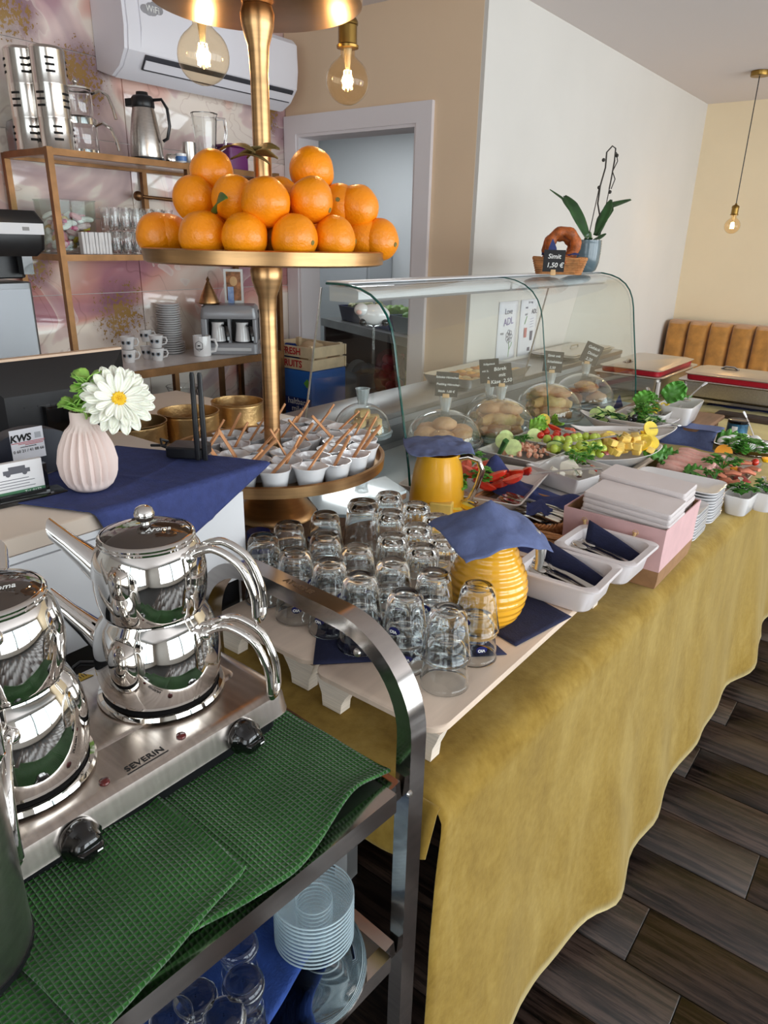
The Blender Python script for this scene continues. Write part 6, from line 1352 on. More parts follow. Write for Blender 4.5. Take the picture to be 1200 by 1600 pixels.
# 4 white cheese dish
D = dish(((838, 729), (900, 712), (954, 741), (882, 760)), .86, .045, 'small white dish of white cheese with parsley and red pepper', .008, .014)
tag(obj('cheese_wedge', MB().loft([[(-.03, -.02, 0), (.03, -.024, 0), (.0, .03, 0)], [(-.028, -.018, .035), (.026, -.02, .03), (.0, .026, .04)]]), CHW, None, tuple(into(D, .05, .1, -.012)), .3), 'white cheese wedge in the middle of the small dish', 'cheese')
for k in range(7): put(cb, 'cheese_piece', 'small white cheese piece in the small white dish', 'cheese', 'white cheese pieces', into(D, -.5 + .16 * k, .45 * math.sin(k * 1.9), -.008), None, .9).data = cb if k > 90 else bpy.data.meshes.get('white_piece') or slab(MB(), .011, .008, 0, .014, .002, .0015, 2).mesh('white_piece', CHW)
for k, (u, v) in enumerate(((.5, -.35), (.7, .1), (.75, .35))): put(pb, 'pepper_strip', 'red pepper strip ' + ('at the front of', 'at the right of', 'under the parsley of')[k] + ' the white cheese dish', 'pepper', None, into(D, u, v, .006))
herb('parsley_sprig', 'parsley sprig lying over the white cheese', into(D, .45, .25, .010), .048, 18, GREENL, 14)
server('thin steel fork across the white cheese dish', into(D, -.2, -.2, .016), at(905, 745, .885), .004, False, 'fork', 'serving_fork'); server('steel spoon at the right rim of the white cheese dish', into(D, .5, -.1, .012), at(960, 743, .87), .004)
# 5 grape and cheese boat
D = boat(((842, 708), (1032, 700)), .862, .05, 'large white boat dish of grapes and cheese cubes', .112, .014)
for k in range(58):
    u = -.84 + .86 * ((k * 0.618) % 1); v = rnd.uniform(-.66, .55); put(gr, 'grape', 'pale green grape heaped in the large boat dish', 'grape', 'green grapes in the boat dish', into(D, u, v * (1 - .3 * abs(u)), .004 + .017 * (k // 21) * (1 - .35 * abs(v)) + rnd.uniform(0, .004)))
for k in range(40):
    u = .04 + .66 * ((k * 0.618) % 1); v = rnd.uniform(-.55, .45); put(cb, 'cheese_cube', 'yellow cheese cube heaped beside the grapes', 'cheese cube', 'yellow cheese cubes in the boat dish', into(D, u, v * .95, .000 + .014 * (k // 15)))
for k, (u, v) in enumerate(((.62, -.2), (.70, .05), (.78, -.05), (.3, .5))): put(ls, 'lemon_slice', 'yellow lemon slice ' + ('front of', 'middle of', 'right tip of', 'back rim of')[k] + ' the cheese and grape boat', 'lemon', None, into(D, u, v, .022), (.6, -.3, .5 * k), 1.3)
put(pb, 'pepper_strip', 'red pepper strip on the cheese cubes', 'pepper', None, into(D, .25, .25, .03), None, 1.3); put(pb, 'pepper_strip', 'red pepper strip between grapes and white cheese', 'pepper', None, into(D, -.15, -.75, .014), None, 1.2)
herb('parsley_sprig', 'parsley sprig behind the cheese cubes', into(D, .45, .35, .018), .035, 12, GREEND, 21); herb('parsley_sprig', 'parsley sprig in front of the grapes', into(D, -.35, -.6, .02), .045, 14, GREENL, 22)
server('steel spoon resting across the grapes', into(D, -.5, -.2, .034), into(D, .2, -.05, .05), .004)
lett('dark lettuce leaf hanging under the right end of the grape boat', into(D, .72, -.55, -.02), (.3, .4, .8), .9, 2); lett('dark lettuce leaf under the tip of the grape boat', into(D, .95, -.1, -.02), (.2, .3, .2), .7, 2)
# 6 tomato and lettuce plate
D = dish(((818, 680), (868, 660), (915, 684), (872, 705)), .885, .045, 'white dish of cherry tomatoes and lettuce before the breads', .02)
for k, (u, v) in enumerate(((-.6, -.1), (-.5, .3), (-.2, -.1), (-.05, -.4), (.1, .0), (-.3, .45), (.0, .35))): put(ct, 'cherry_tomato', 'red cherry tomato in the dish before the breads', 'tomato', 'cherry tomatoes before the breads', into(D, u * .9, v, .006))
for k, (u, v) in enumerate(((.55, -.2), (.35, -.4), (.5, .3), (.2, .5))): put(tw, 'tomato_wedge', 'large tomato wedge ' + ('at the right of', 'at the front of', 'upright behind', 'at the back of')[k] + ' the cherry tomato dish', 'tomato', None, into(D, u, v, .016), None, .9)
for k, (u, v) in enumerate(((-.1, .6), (.3, .7), (.7, .4))): lett('light lettuce leaf ' + ('left of', 'in the middle behind', 'right of')[k] + ' the cherry tomatoes', into(D, u, v, .026), (.9, .2 * k, .4 + k), .7, 0)
put(ls, 'lemon_slice', 'lemon slice upright behind the cherry tomatoes', 'lemon', None, into(D, .55, .75, .03), (1.2, 0, .6), 1.0)
server('dark handled spoon on the cherry tomato dish', into(D, .2, -.3, .016), at(933, 679, .91), .004, m2=M('copper_handle', (150, 96, 70), .3, .6))
# 7, 8 long boats
D = boat(((905, 650), (1061, 664)), .862, .05, 'long white boat dish of sliced cucumber', .085, .024)
for k in range(40): put(ch, 'cucumber_slice', 'half slice of peeled cucumber in the long boat dish', 'cucumber slice', 'cucumber slices in the long boat', into(D, -.68 + 1.15 * ((k * .618) % 1), rnd.uniform(-.45, .45), .0 + .010 * (k // 14)), (rnd.uniform(-1.2, 1.2), rnd.uniform(-.4, .4), rnd.uniform(0, 6.28)), 1.1)
herb('parsley_sprig', 'dark parsley sprig on the cucumber boat', into(D, .25, .0, .010), .045, 16, GREENL, 31); herb('parsley_sprig', 'small parsley sprig at the right of the cucumber boat', into(D, .52, -.1, .004), .035, 12, GREEND, 32)
server('white handled spoon at the tip of the cucumber boat', into(D, .45, .0, .006), at(1062, 665, .91), .006, m2=PORC)
D2 = boat(((890, 674), (1056, 676)), .862, .045, 'long white boat dish of creamy grain salad', .090, .024)
o = obj('cream_salad', MB().ball((0, 0, 0), (D2[2] * .62, D2[3] * .55, .012), 24, 10, nz=.25, ns=18), M('cream_salad', (226, 208, 170), .6, var=.08, vs=90, bump=.7, bs=140), None, tuple(into(D2, -.1, 0, -.012)), D2[4]); tag(o, 'creamy grain salad spread in the long boat dish', 'salad', None, 'stuff')
put(ls, 'lemon_slice', 'lemon slice standing in the grain salad boat', 'lemon', None, into(D2, .45, -.3, .018), (1.0, .3, .8), 1.25); put(lw, 'lemon_wedge', 'lemon wedge lying in the grain salad boat', 'lemon', None, into(D2, .38, -.25, .008))
server('thin steel spoon across the grain salad boat', into(D2, .2, .0, .008), at(1053, 668, .90), .006)
# wooden riser and the dishes on it
t = thing('wooden_riser', 'brown wooden riser bench under the olives and lettuce', 'riser', (-.87, 3.13, TZ_), 0)
RW = M('brown_riser_wood', (132, 98, 74), .5, var=.15, vs=5, stretch=(8, 1, 1)); obj('board_top', slab(MB(), .20, .17, .050, .068, .005, .003), RW, t)
for sx in (-.17, .17):
    for sy in (-.12, .12): obj('leg', MB().box(sx - .015, sx + .015, sy - .02, sy + .02, 0, .0498), RW, t)
RZ = TZ_ + .068
def rn(u, v):
    x = -.30 + u * .22 + .008 * math.sin(v * 9); s_ = v * .30
    if s_ < .12: return (x + .27, .06 - s_ - .17 + .02, RZ + .002 + .002 * math.sin(u * 9))
    k = (s_ - .12); return (x + .27 + .02 * math.sin(u * 6) * k / .18 * .4, -.175 - .012 * math.sin(u * 7 + 1) - k * .25, RZ - .002 - min(k, .066) )
tag(obj('blue_napkin', MB().grid(16, 20, rn), NAVYL, None, (-.80, 3.13, 0), solid=.001), 'blue napkin draped over the front of the wooden riser', 'napkin')
D = dish(((945, 652), (980, 636), (1042, 640), (1012, 664)), RZ + .05, .045, 'white divided dish of black and green olives', .02)
for k in range(9): put(og, 'green_olive', 'green olive in the right half of the olive dish', 'olive', 'green olives', into(D, .12 + .5 * ((k * .618) % 1), rnd.uniform(-.5, .4), -.002 + .012 * (k // 6)))
for k in range(8): put(ob_, 'black_olive', 'black olive in the left half of the olive dish', 'olive', 'black olives', into(D, -.68 + .45 * ((k * .618) % 1), rnd.uniform(-.4, .4), -.002 + .010 * (k // 5)))
herb('parsley_sprig', 'parsley sprig between the olives', into(D, -.05, -.35, .008), .045, 14, GREENL, 41)
D = dish(((985, 640), (1015, 622), (1062, 634), (1030, 652)), RZ + .065, .06, 'white bowl of yellow pickled peppers', .02)
for k in range(20): put(yr, 'pepper_ring', 'yellow pickled pepper ring in the white bowl', 'pepper ring', 'yellow pepper rings', into(D, rnd.uniform(-.6, .6), rnd.uniform(-.55, .5), -.004 + .008 * (k // 8)))
herb('parsley_sprig', 'parsley sprig left of the yellow peppers', into(D, -.75, .1, .008), .05, 16, GREENL, 43); lett('upright green leaf behind the yellow peppers', into(D, -.25, .5, .035), (1.2, -.6, .3), .9, 1); lett('small green leaf right of the yellow peppers', into(D, .6, .4, .02), (.6, .1, 1.2), .6, 1)
server('steel tongs handle lying over the yellow peppers', into(D, -.3, .0, .012), into(D, .6, .8, .06), .004)
D = dish(((1040, 630), (1065, 616), (1088, 626), (1066, 642)), RZ + .085, .08, 'deep white bowl of lettuce at the far end of the riser', .03)
lett('large dark lettuce leaf upright in the deep white bowl', into(D, -.5, .3, .05), (1.35, -.7, .4), 1.1, 2); lett('second dark lettuce leaf in the deep white bowl', into(D, .1, .4, .03), (1.2, -.2, .9), .9, 2); lett('low green leaf at the rim of the deep white bowl', into(D, .5, .1, .012), (.5, .2, 1.8), .7, 1)
server('long serving spoon with white handle leaning in the deep bowl', into(D, .1, -.2, .006), at(1104, 598, RZ + .16), .01, m2=PORC)

# ================================================================ ham platter, eggs and parsley bowls
HAM = M('pink_ham', (228, 176, 164), .4, var=.10, vs=22, sss=.15); SAL = M('smoked_salmon', (226, 140, 112), .35, var=.14, vs=24, sss=.1); DHAM = M('dark_sausage', (150, 62, 58), .4, var=.2, vs=60)
t = thing('ham_platter', 'flat steel platter of sliced ham, lettuce and parsley', 'platter', (-.545, 2.585, TZ_), 0)
obj('platter', MB().loft([rr(.115, .20, .015, 0), rr(.128, .215, .02, .012), rr(.136, .222, .02, .014), rr(.134, .22, .02, .017), rr(.12, .205, .018, .006)]), STEEL, t)
hs = MB().grid(12, 5, lambda u, v: ((u - .5) * .16, (v - .5) * .042 + .004 * math.sin(u * 5), .022 * math.sin(v * PI) + .006 * math.sin(u * 9) + .012 * (1 - v))).mesh('ham_slice', HAM)
for k in range(9):
    o = obj('ham_slice', hs, None, None, (-.60 + .004 * math.sin(k * 3), 2.455 + k * .032, TZ_ + .022 + .003 * (k % 2)), (.62, .06 * math.sin(k * 2.4), .12 + .05 * math.sin(k * 1.7)), solid=.002); tag(o, 'folded pink ham slice in the row on the steel platter', 'ham slice', 'ham slices on the platter')
for k in range(12):
    m_ = SAL if k % 4 else DHAM
    o = obj('rolled_slice', MB().tube([(-.025, 0, 0), (0, .004, .006), (.027, 0, .001)], [.010, .015, .009], 9, flat=(1.1, .6)), m_, None, (-.455 + .035 * ((k * 5) % 3 - 1), 2.40 + .026 * k, TZ_ + .022 + .008 * (k % 2)), (0, rnd.uniform(-.2, .2), rnd.uniform(-.6, .6)))
    tag(o, ('rolled salmon pink slice' if k % 4 else 'rolled dark sausage slice') + ' on the right side of the platter', 'meat slice', 'rolled salmon pink slices' if k % 4 else 'rolled dark slices')
for nm, px, z_, r_, n_, sd_ in (('largest parsley sprig in the middle of the ham platter', (1165, 705), .84, .075, 30, 51), ('parsley sprig at the front of the ham platter', (1130, 728), .82, .055, 22, 52), ('small parsley sprig at the near rim of the ham platter', (1118, 745), .80, .035, 14, 53)):
    herb('parsley_sprig', nm, at(*px, z_), r_, n_, GREEND, sd_)
for lab, px, rt, sc in (('frilly dark lettuce leaf at the left corner of the ham platter', (1038, 716), (.5, .2, .3), 1.1), ('frilly dark lettuce leaf at the far edge of the ham platter', (1140, 692), (.6, .1, .2), 1.2), ('frilly lettuce edge along the near rim of the ham platter', (1085, 742), (.3, .1, .1), .9)):
    lett(lab, at(*px, TZ_ + .03), rt, sc, 2)
put(os_, 'orange_slice', 'half orange slice standing behind the ham', 'orange slice', None, at(1130, 708, TZ_ + .045), (1.2, 0, .5), 1.2); put(ow, 'orange_wedge', 'orange wedge in front of the parsley on the ham platter', 'orange wedge', None, at(1152, 733, TZ_ + .03), (.2, .1, .3), 1.0); put(ow, 'orange_wedge', 'orange wedge at the right edge of the ham platter', 'orange wedge', None, at(1198, 716, TZ_ + .03), (.2, .1, 1.1), 1.0)
put(ct, 'cherry_tomato', 'dark red cherry tomato among the parsley on the ham platter', 'tomato', None, at(1180, 722, TZ_ + .03)); 
t = thing('egg_tray', 'pointed silver tray of white boiled eggs beyond the ham', 'tray', (-.485, 2.99, TZ_), 0)
obj('tray', MB().loft([[(x * f, y * f + .0, z) for x, y in [(.17 * math.cos(a_) * (1 if abs(math.cos(a_)) < .98 else 1.05), .11 * math.sin(a_)) for a_ in [2 * PI * k / 40 for k in range(40)]]] for f, z in ((.78, .012), (.82, .014), (.98, .030), (1.0, .032), (.985, .034), (.82, .020), (.78, .018))]), CHROME, t)
obj('foot', MB().lathe([(.08, 0), (.075, .003), (.05, .0118)], 24), CHROME, t)
eg = MB().ball((0, 0, 0), (.021, .021, .027), 16, 12).mesh('egg', M('egg_white', (236, 234, 232), .35, sss=.15))
for k in range(13):
    row = k // 5; put(eg, 'boiled_egg', 'white boiled egg on the pointed silver tray', 'egg', 'boiled eggs on the silver tray', (-.485 - .095 + (k % 5) * .046 + .02 * (row % 2), 2.99 - .055 + row * .046, TZ_ + .041), (PI / 2 + rnd.uniform(-.3, .3), 0, rnd.uniform(0, 3)))
for k, (px, z_) in enumerate((([(1133, 768), (1158, 756), (1184, 764), (1164, 786)], .825), ([(1172, 764), (1192, 754), (1222, 762), (1208, 778)], .825))):
    D = dish(px, z_, .062, ('square white bowl of parsley next to the plate stack', 'second white bowl of parsley at the right edge')[k], .02)
    herb('parsley_bunch', ('curly parsley bunch in the bowl next to the plates', 'curly parsley bunch in the bowl at the right edge')[k], into(D, -.05, .0, .0), .040, 26, M('curly_parsley', (66, 122, 44), .5, var=.25, vs=40), 60 + k)
    server(('steel spoon across the first parsley bowl', 'steel spoon across the second parsley bowl')[k], into(D, .1, .1, .012), into(D, 1.25, .9, .016), .004)

# ================================================================ chafing dishes and fuel can
BEI = M('lid_steel', (208, 196, 182), .3, .85); REDP = M('red_pan', (170, 20, 36), .35)
def chafer(label, loc, rz, hx_, hy_, hgt):
    t = thing('chafing_dish', label, 'chafing dish', loc, rz, 'chafing dishes at the far end of the table')
    for sx in (-1, 1):
        for sy in (-1, 1): obj('leg', MB().loft([rr(.014, .008, .003, 0), rr(.012, .007, .003, hgt - .06)], mat=Matrix.Translation((sx * (hx_ - .03), sy * (hy_ - .02), 0))), PORC_W if sx < 0 else STEEL, t)
    for sy in (-1, 1): obj('rack_bar', MB().box(-hx_ + .046, hx_ - .046, sy * (hy_ - .02) - .003, sy * (hy_ - .02) + .003, .03, .042), STEEL, t)
    obj('water_pan', MB().loft([rr(hx_ - .035, hy_ - .03, .03, hgt - .125), rr(hx_ - .022, hy_ - .018, .03, hgt - .115), rr(hx_ - .02, hy_ - .016, .03, hgt - .047), rr(hx_, hy_, .03, hgt - .045), rr(hx_ + .004, hy_ + .004, .03, hgt - .040), rr(hx_, hy_, .03, hgt - .036)]), STEEL, t)
    obj('food_pan', MB().loft([rr(hx_ - .030, hy_ - .026, .03, hgt - .0358), rr(hx_ - .028, hy_ - .024, .03, hgt - .012), rr(hx_ - .032, hy_ - .028, .03, hgt - .0115)]), REDP, t)
    obj('lid', MB().loft([rr(hx_ - .020, hy_ - .016, .035, hgt - .0112), rr(hx_ - .018, hy_ - .014, .035, hgt - .007), rr(hx_ - .040, hy_ - .036, .03, hgt - .002), rr(hx_ - .044, hy_ - .040, .03, hgt)]), BEI, t)
    obj('lid_recess', MB().loft([[(x + .0, y, z) for x, y, z in [(.045 * math.cos(a_), .024 * math.sin(a_), zz) for a_ in [2 * PI * k / 24 for k in range(24)]]] for zz in (hgt + .0002, hgt + .0012)], mat=Matrix.Translation((-hx_ * .45, hy_ * .35, 0))), M('dark_recess', (70, 62, 58), .3, .8), t)
    obj('lid_handle', MB().tube([(-hx_ * .45 - .04, hy_ * .35, hgt + .001), (-hx_ * .45 - .02, hy_ * .35, hgt + .012), (-hx_ * .45 + .02, hy_ * .35, hgt + .012), (-hx_ * .45 + .04, hy_ * .35, hgt + .001)], .005, 8), STEEL, t)
    return t
chafer('steel chafing dish with red pan beside the glass display end', (-1.24, 3.965, TZ_), PI / 2, .322, .178, .168)
chafer('steel chafing dish with red pan at the right edge of the picture', (-.676, 3.895, TZ_), .0, .328, .183, .168)
t = thing('fuel_can', 'small blue labelled fuel can below the right chafing dish', 'can', (-.607, 3.27, TZ_))
obj('body', MB().lathe([(.040, 0), (.042, .002), (.042, .048), (.040, .05)], 28), M('can_blue', (70, 130, 164), .3, .3, col2=(30, 52, 74), vs=40), t); obj('lid', MB().lathe([(.041, .0502), (.0425, .051), (.0425, .062), (.038, .064), (.002, .0635)], 28), BLACKG, t)
obj('label_patch', MB().loft([[(.0424 * math.cos(a_), .0424 * math.sin(a_), z) for a_ in [-1.9 + .07 * k for k in range(9)]] + [(.041 * math.cos(a_), .041 * math.sin(a_), z) for a_ in [-1.34 - .07 * k for k in range(9)]] for z in (.012, .040)]), CHALK, t)
server('long steel spoon leaning beside the fuel can', (-.53, 3.25, TZ_ + .004), at(1162, 643, TZ_ + .10), .006, m2=PORC)
tag(obj('dark_plank', slab(MB(), .19, .045, 0, .02, .004, .003), M('dark_riser', (62, 48, 40), .5, var=.2, vs=6), None, (-.58, 3.60, TZ_)), 'dark wooden plank lying under the front of the right chafing dish', 'plank')
tag(obj('blue_napkin', MB().grid(12, 8, lambda u, v: ((u - .5) * .42, (v - .5) * .2, .004 + .012 * abs(mnoise.noise(Vector((u * 4, v * 3, 5)))))), NAVY, None, (-.66, 3.90, TZ_), solid=.001), 'dark blue napkin lying in the shade under the right chafing dish', 'napkin')

# ================================================================ bread domes
BUN = [M('bread_' + n, c_, .6, vs=16, bump=.7, bs=70, col2=c2_) for n, c_, c2_ in (('tan', (232, 186, 140), (204, 146, 98)), ('golden', (250, 216, 152), (226, 168, 98)), ('brown', (196, 134, 82), (136, 78, 38)), ('pale', (236, 208, 148), (206, 164, 96)))]
DZ = .7955
DOME = thin_glass('dome_glass', (250, 252, 252), 1.5, 2.6)
STG = M('stand_glass', (214, 230, 236), .08, trans=.75, ior=1.3, coat=.4)
def dome(cx_, cy_, w_, top, zb, label, kind, signargs, rs=1.0, off=(0, 0)):
    c_ = at(cx_, cy_, zb); dep = (c_ - EYE).dot(_f2); R = w_ / 2 / F_PX * dep * rs; r_ = ray(cx_, top); k_ = Vector((c_.x, c_.y)).length / Vector((r_.x, r_.y)).length; H_ = EYE.z + k_ * r_.z - zb
    H_ = max(.09, min(H_, R * 1.0)); c_ = c_ + Vector((off[0], off[1], 0))
    t = thing('bread_dome', 'clear dome on a glass stand over ' + label, 'cake dome', (c_.x, c_.y, DZ), 0, 'clear domes over the breads')
    h_ = zb - DZ
    st_ = obj('stand', MB().lathe([(R * .55, 0), (R * .58, .004), (R * .5, .012), (R * .35, h_ * .6), (R * .6, h_ - .012), (R * 1.02, h_ - .006), (R * 1.06, h_ + .006), (R * 1.03, h_ + .006), (R * .98, h_)], 44), STG, t)
    obj('dome', MB().lathe([(R * math.cos(a_), h_ + .006 + H_ * math.sin(a_) * (1.0)) for a_ in [PI / 2 * k / 14 for k in range(14)]] + [(R * .10, h_ + .006 + H_ * .997)], 48, cap0=False, cap1=False), DOME, t)
    obj('rim_band', MB().tube([(R * math.cos(a_), R * math.sin(a_), h_ + .009) for a_ in [2 * PI * k / 48 for k in range(48)]], .0028, 6, closed=True), STG, t)
    zk = h_ + .006 + H_; obj('knob', MB().lathe([(.014, zk - .002), (.016, zk + .004), (.022, zk + .042), (.024, zk + .046), (.020, zk + .046), (.015, zk + .01)], 12, wob=None), M('knob_glass', (236, 242, 244), .05, trans=.7, ior=1.35, coat=.5), t, angle=15)
    base = Vector((c_.x, c_.y, zb + .001))
    if kind == 'bun':
        for k in range(7): a_ = k * 2 * PI / 6; q = (0, 0) if k == 6 else (R * .52 * math.cos(a_), R * .52 * math.sin(a_)); tag(obj('bread_bun', MB().ball((0, 0, 0), (R * .34, R * .30, .026), 16, 10, nz=.1, seed=k), BUN[0], None, (base.x + q[0], base.y + q[1], base.z + .026 + (.03 if k == 6 else 0)), rnd.uniform(0, 3)), 'round tan bun under the ' + signargs[0] + ' dome', 'bun', 'round buns under the dome')
    elif kind == 'roll':
        for k in range(11):
            row = (0 if k < 5 else 1 if k < 9 else 2); i = k - (0, 5, 9)[row]; n_ = (5, 4, 2)[row]; y_ = (i - (n_ - 1) / 2) * R * .32
            tag(obj('bread_roll', MB().tube([(-R * .54 + R * 1.08 * q / 12, .010 * math.sin(q * .9 + k), .008 * math.sin(PI * q / 12) + .003 * math.sin(q * 2.1 + k * 1.7)) for q in range(13)], [R * (.05 + .12 * math.sin(PI * (q + .6) / 13.2) ** .5) * (1 + .05 * math.sin(q * 1.9 + k * 2.3)) for q in range(13)], 14), BUN[1 if k % 3 else 0], None, (base.x - y_ * .60, base.y + y_ * .80, base.z + R * .16 + row * R * .25), (0, 0, .65 + .16 * math.sin(k * 2))), 'long golden roll piled under the ' + signargs[0] + ' dome', 'bread roll', 'long rolls under the ' + signargs[0] + ' dome')
    elif kind == 'mix':
        for k in range(9):
            a_ = k * .9; q = (R * .45 * math.cos(a_) * (.3 + .7 * (k < 6)), R * .45 * math.sin(a_) * (.3 + .7 * (k < 6)))
            tag(obj('filled_pastry', MB().ball((0, 0, 0), (R * .36, R * .22, R * .17), 16, 10, nz=.15, seed=k * 2), BUN[(0, 1, 2)[k % 3]], None, (base.x + q[0], base.y + q[1], base.z + R * .17 + (.045 if k >= 6 else 0)), (rnd.uniform(-.3, .3), rnd.uniform(-.3, .3), rnd.uniform(0, 3))), 'glazed brown pastry under the farthest dome', 'pastry', 'glazed pastries under the farthest dome')
    else:
        for k in range(10):
            tag(obj('cut_pastry', slab(MB(), R * .26, R * .17, 0, .024, .004, .004), BUN[3], None, (base.x + R * .5 * math.cos(k * 1.3) * (k < 7), base.y + R * .5 * math.sin(k * 1.3) * (k < 7), base.z + .001 + .025 * (k // 4)), (0, rnd.uniform(-.1, .1), rnd.uniform(0, 3))), 'pale square pastry slice under the ' + signargs[0] + ' dome', 'pastry', 'pastry slices under the ' + signargs[0] + ' dome')
    nm, lab, lines, w2, h2, sz, rot_ = signargs[:7]
    if lines: sign('price_sign', lab, (c_.x, c_.y, DZ + zk + .030), signargs[7], w2, h2, lines, sz, -.08, True, rot_)
    return c_
ZB = .83
dome(693, 688, 122, 643, .86, 'round tan buns beside the jug napkin', 'bun', ('nearest', 'chalkboard sign above the nearest dome, listing filled croissants', ['Schoko Hörnchen', 'Pudding Hörnchen', 'Stück  1,00 €'], .076, .082, .0105, .03, .55), .96)
dome(778, 676, 124, 624, ZB, 'long golden rolls behind the crab salad', 'roll', ('middle', 'chalkboard sign reading Börek above the middle dome', ['Börek', 'mit', 'Käse  2,50'], .084, .080, .0185, -.18, .55), .92)
dome(865, 650, 118, 602, ZB, 'long rolls beside the cherry tomatoes', 'roll', ('third', 'chalkboard sign above the third dome from the front', ['Simit mit', 'Schafskäse', '2,50'], .078, .084, .0145, .06, .55), .90, (-.03, .0))
dome(916, 628, 104, 586, ZB, 'glazed pastries with the farthest sign', 'mix', ('farthest', 'tilted chalkboard sign above the farthest dome', ['Gebäck', 'Dinkel', '2,20'], .080, .092, .018, .35, .5), .92, (-.02, 0))
dome(735, 652, 96, 606, ZB, 'pale pastry slices behind the others', 'cut', ('rear', 'chalkboard sign above the rear dome reading Süßgebäck', ['Süßgebäck', 'mit Schokolade', '4,50'], .078, .095, .0110, -.12, .55), .74, (.06, .035))
dome(566, 676, 90, 640, .93, 'pale pastry behind the ramekins', 'cut', ('left', '', None, 0, 0, 0, 0))
tag(obj('folded_napkin', MB().loft([[(-.02, -.02, 0), (.03, -.01, 0), (.03, .02, 0), (-.02, .02, 0)], [(-.015, -.015, .05), (.025, -.005, .04), (.02, .01, .04), (-.01, .01, .05)], [(.0, -.002, .095), (.004, -.002, .095), (.004, .002, .095), (.0, .002, .095)]]), NAVY, None, tuple(at(963, 648, TZ_)), .4), 'pointed blue napkin standing right of the farthest dome', 'napkin')
# ================================================================ steel serving trolley
TC = Vector((-.407, .598)); ta = math.atan2(.072, -.997)         # corner by the table; local x runs along the end rail
t = thing('serving_trolley', 'stainless steel serving trolley with towel and kettles, curved push rail', 'trolley', (TC.x, TC.y, 0), ta + 0)
# local +x points to the counter side, local -y ... is towards the table; local y>0 towards the camera
def loc2(x, y): return (x, y)
TW_, TL_, TT = .462, .56, .85
TUBE = M('trolley_steel', (190, 184, 180), .15, 1.0, var=.05, vs=3, stretch=(3, 3, 30))
obj('top_shelf', MB().box(.012, TW_, .012, TL_, TT - .012, TT - .004), STEEL_D, t)
def lip(z):
    o = []
    for a in ((.012, TW_, .0, .024), (.012, TW_, TL_ - .024, TL_)): obj('shelf_rim', MB().loft([[(a[0], a[2], z - .030), (a[0], a[2] + .022, z - .030), (a[0], a[2] + .022, z - .003), (a[0], a[2] + .004, z)], [(a[1], a[2], z - .030), (a[1], a[2] + .022, z - .030), (a[1], a[2] + .022, z - .003), (a[1], a[2] + .004, z)]]), TUBE, t, angle=20)
    for x0 in (.0, TW_ - .022): obj('shelf_rim', MB().box(x0, x0 + .022, .024, TL_ - .024, z - .030, z), TUBE, t)
lip(TT); lip(.56)
obj('lower_shelf', MB().box(.012, TW_, .012, TL_, .548, .556), STEEL_D, t); obj('bottom_shelf', MB().box(.012, TW_, .012, TL_, .14, .15), STEEL_D, t)
def sq(pts, w, d):      # square tube through points in the local xz plane at a given y
    rings = []; n = len(pts)
    for i, (x, y, z) in enumerate(pts):
        a, b = pts[max(i - 1, 0)], pts[min(i + 1, n - 1)]; dd = Vector((b[0] - a[0], b[2] - a[2])).normalized(); nx, nz = -dd.y, dd.x
        rings.append([(x + nx * w / 2, y - d / 2, z + nz * w / 2), (x + nx * w / 2, y + d / 2, z + nz * w / 2), (x - nx * w / 2, y + d / 2, z - nz * w / 2), (x - nx * w / 2, y - d / 2, z - nz * w / 2)])
    return MB().loft(rings)
for yy, nm in ((-.016, 'near_table_rail'), (TL_ + .016, 'camera_side_rail')):
    R_ = .125; top = 1.048 - .012
    pts = [(.012, yy, .04), (.012, yy, top - R_)] + [(.012 + R_ - R_ * math.cos(a), yy, top - R_ + R_ * math.sin(a)) for a in [PI / 2 * k / 12 for k in range(1, 13)]] + [(TW_ - R_ - .012, yy, top)] + [(TW_ - .012 - R_ + R_ * math.sin(a), yy, top - R_ + R_ * math.cos(a)) for a in [PI / 2 * k / 12 for k in range(1, 13)]] + [(TW_ - .012, yy, .04)]
    rail = obj('push_rail', sq(pts, .024, .030), TUBE, t, angle=25)
    if yy < 0:
        obj('rivet', MB().lathe([(.006, 0), (.005, .003), (.002, .004)], 14, mat=Matrix.Translation((.095, yy + .0148, 1.004)) @ Matrix.Rotation(-PI / 2, 4, 'X')), STEEL, rail)
        text('lettering', 'ATCOME', .014, M('etched_mark', (120, 96, 72), .4, .8), rail, (.225, yy, top + .0124), (0, 0, PI))
    for x in (.012, TW_ - .012):
        obj('caster', MB().lathe([(.036, -.010), (.038, -.008), (.038, .008), (.036, .010)], 20, mat=Matrix.Translation((x, yy, .0385)) @ Matrix.Rotation(PI / 2, 4, 'X')), BLACK, t)
tm_ = Matrix.Translation((TC.x, TC.y, 0)) @ Matrix.Rotation(ta, 4, 'Z')
obj('rivet', MB().lathe([(.005, 0), (.004, .003), (.001, .004)], 12, mat=Matrix.Translation((-.0005, .0, .835)) @ Matrix.Rotation(-PI / 2, 4, 'Y')), STEEL, t)

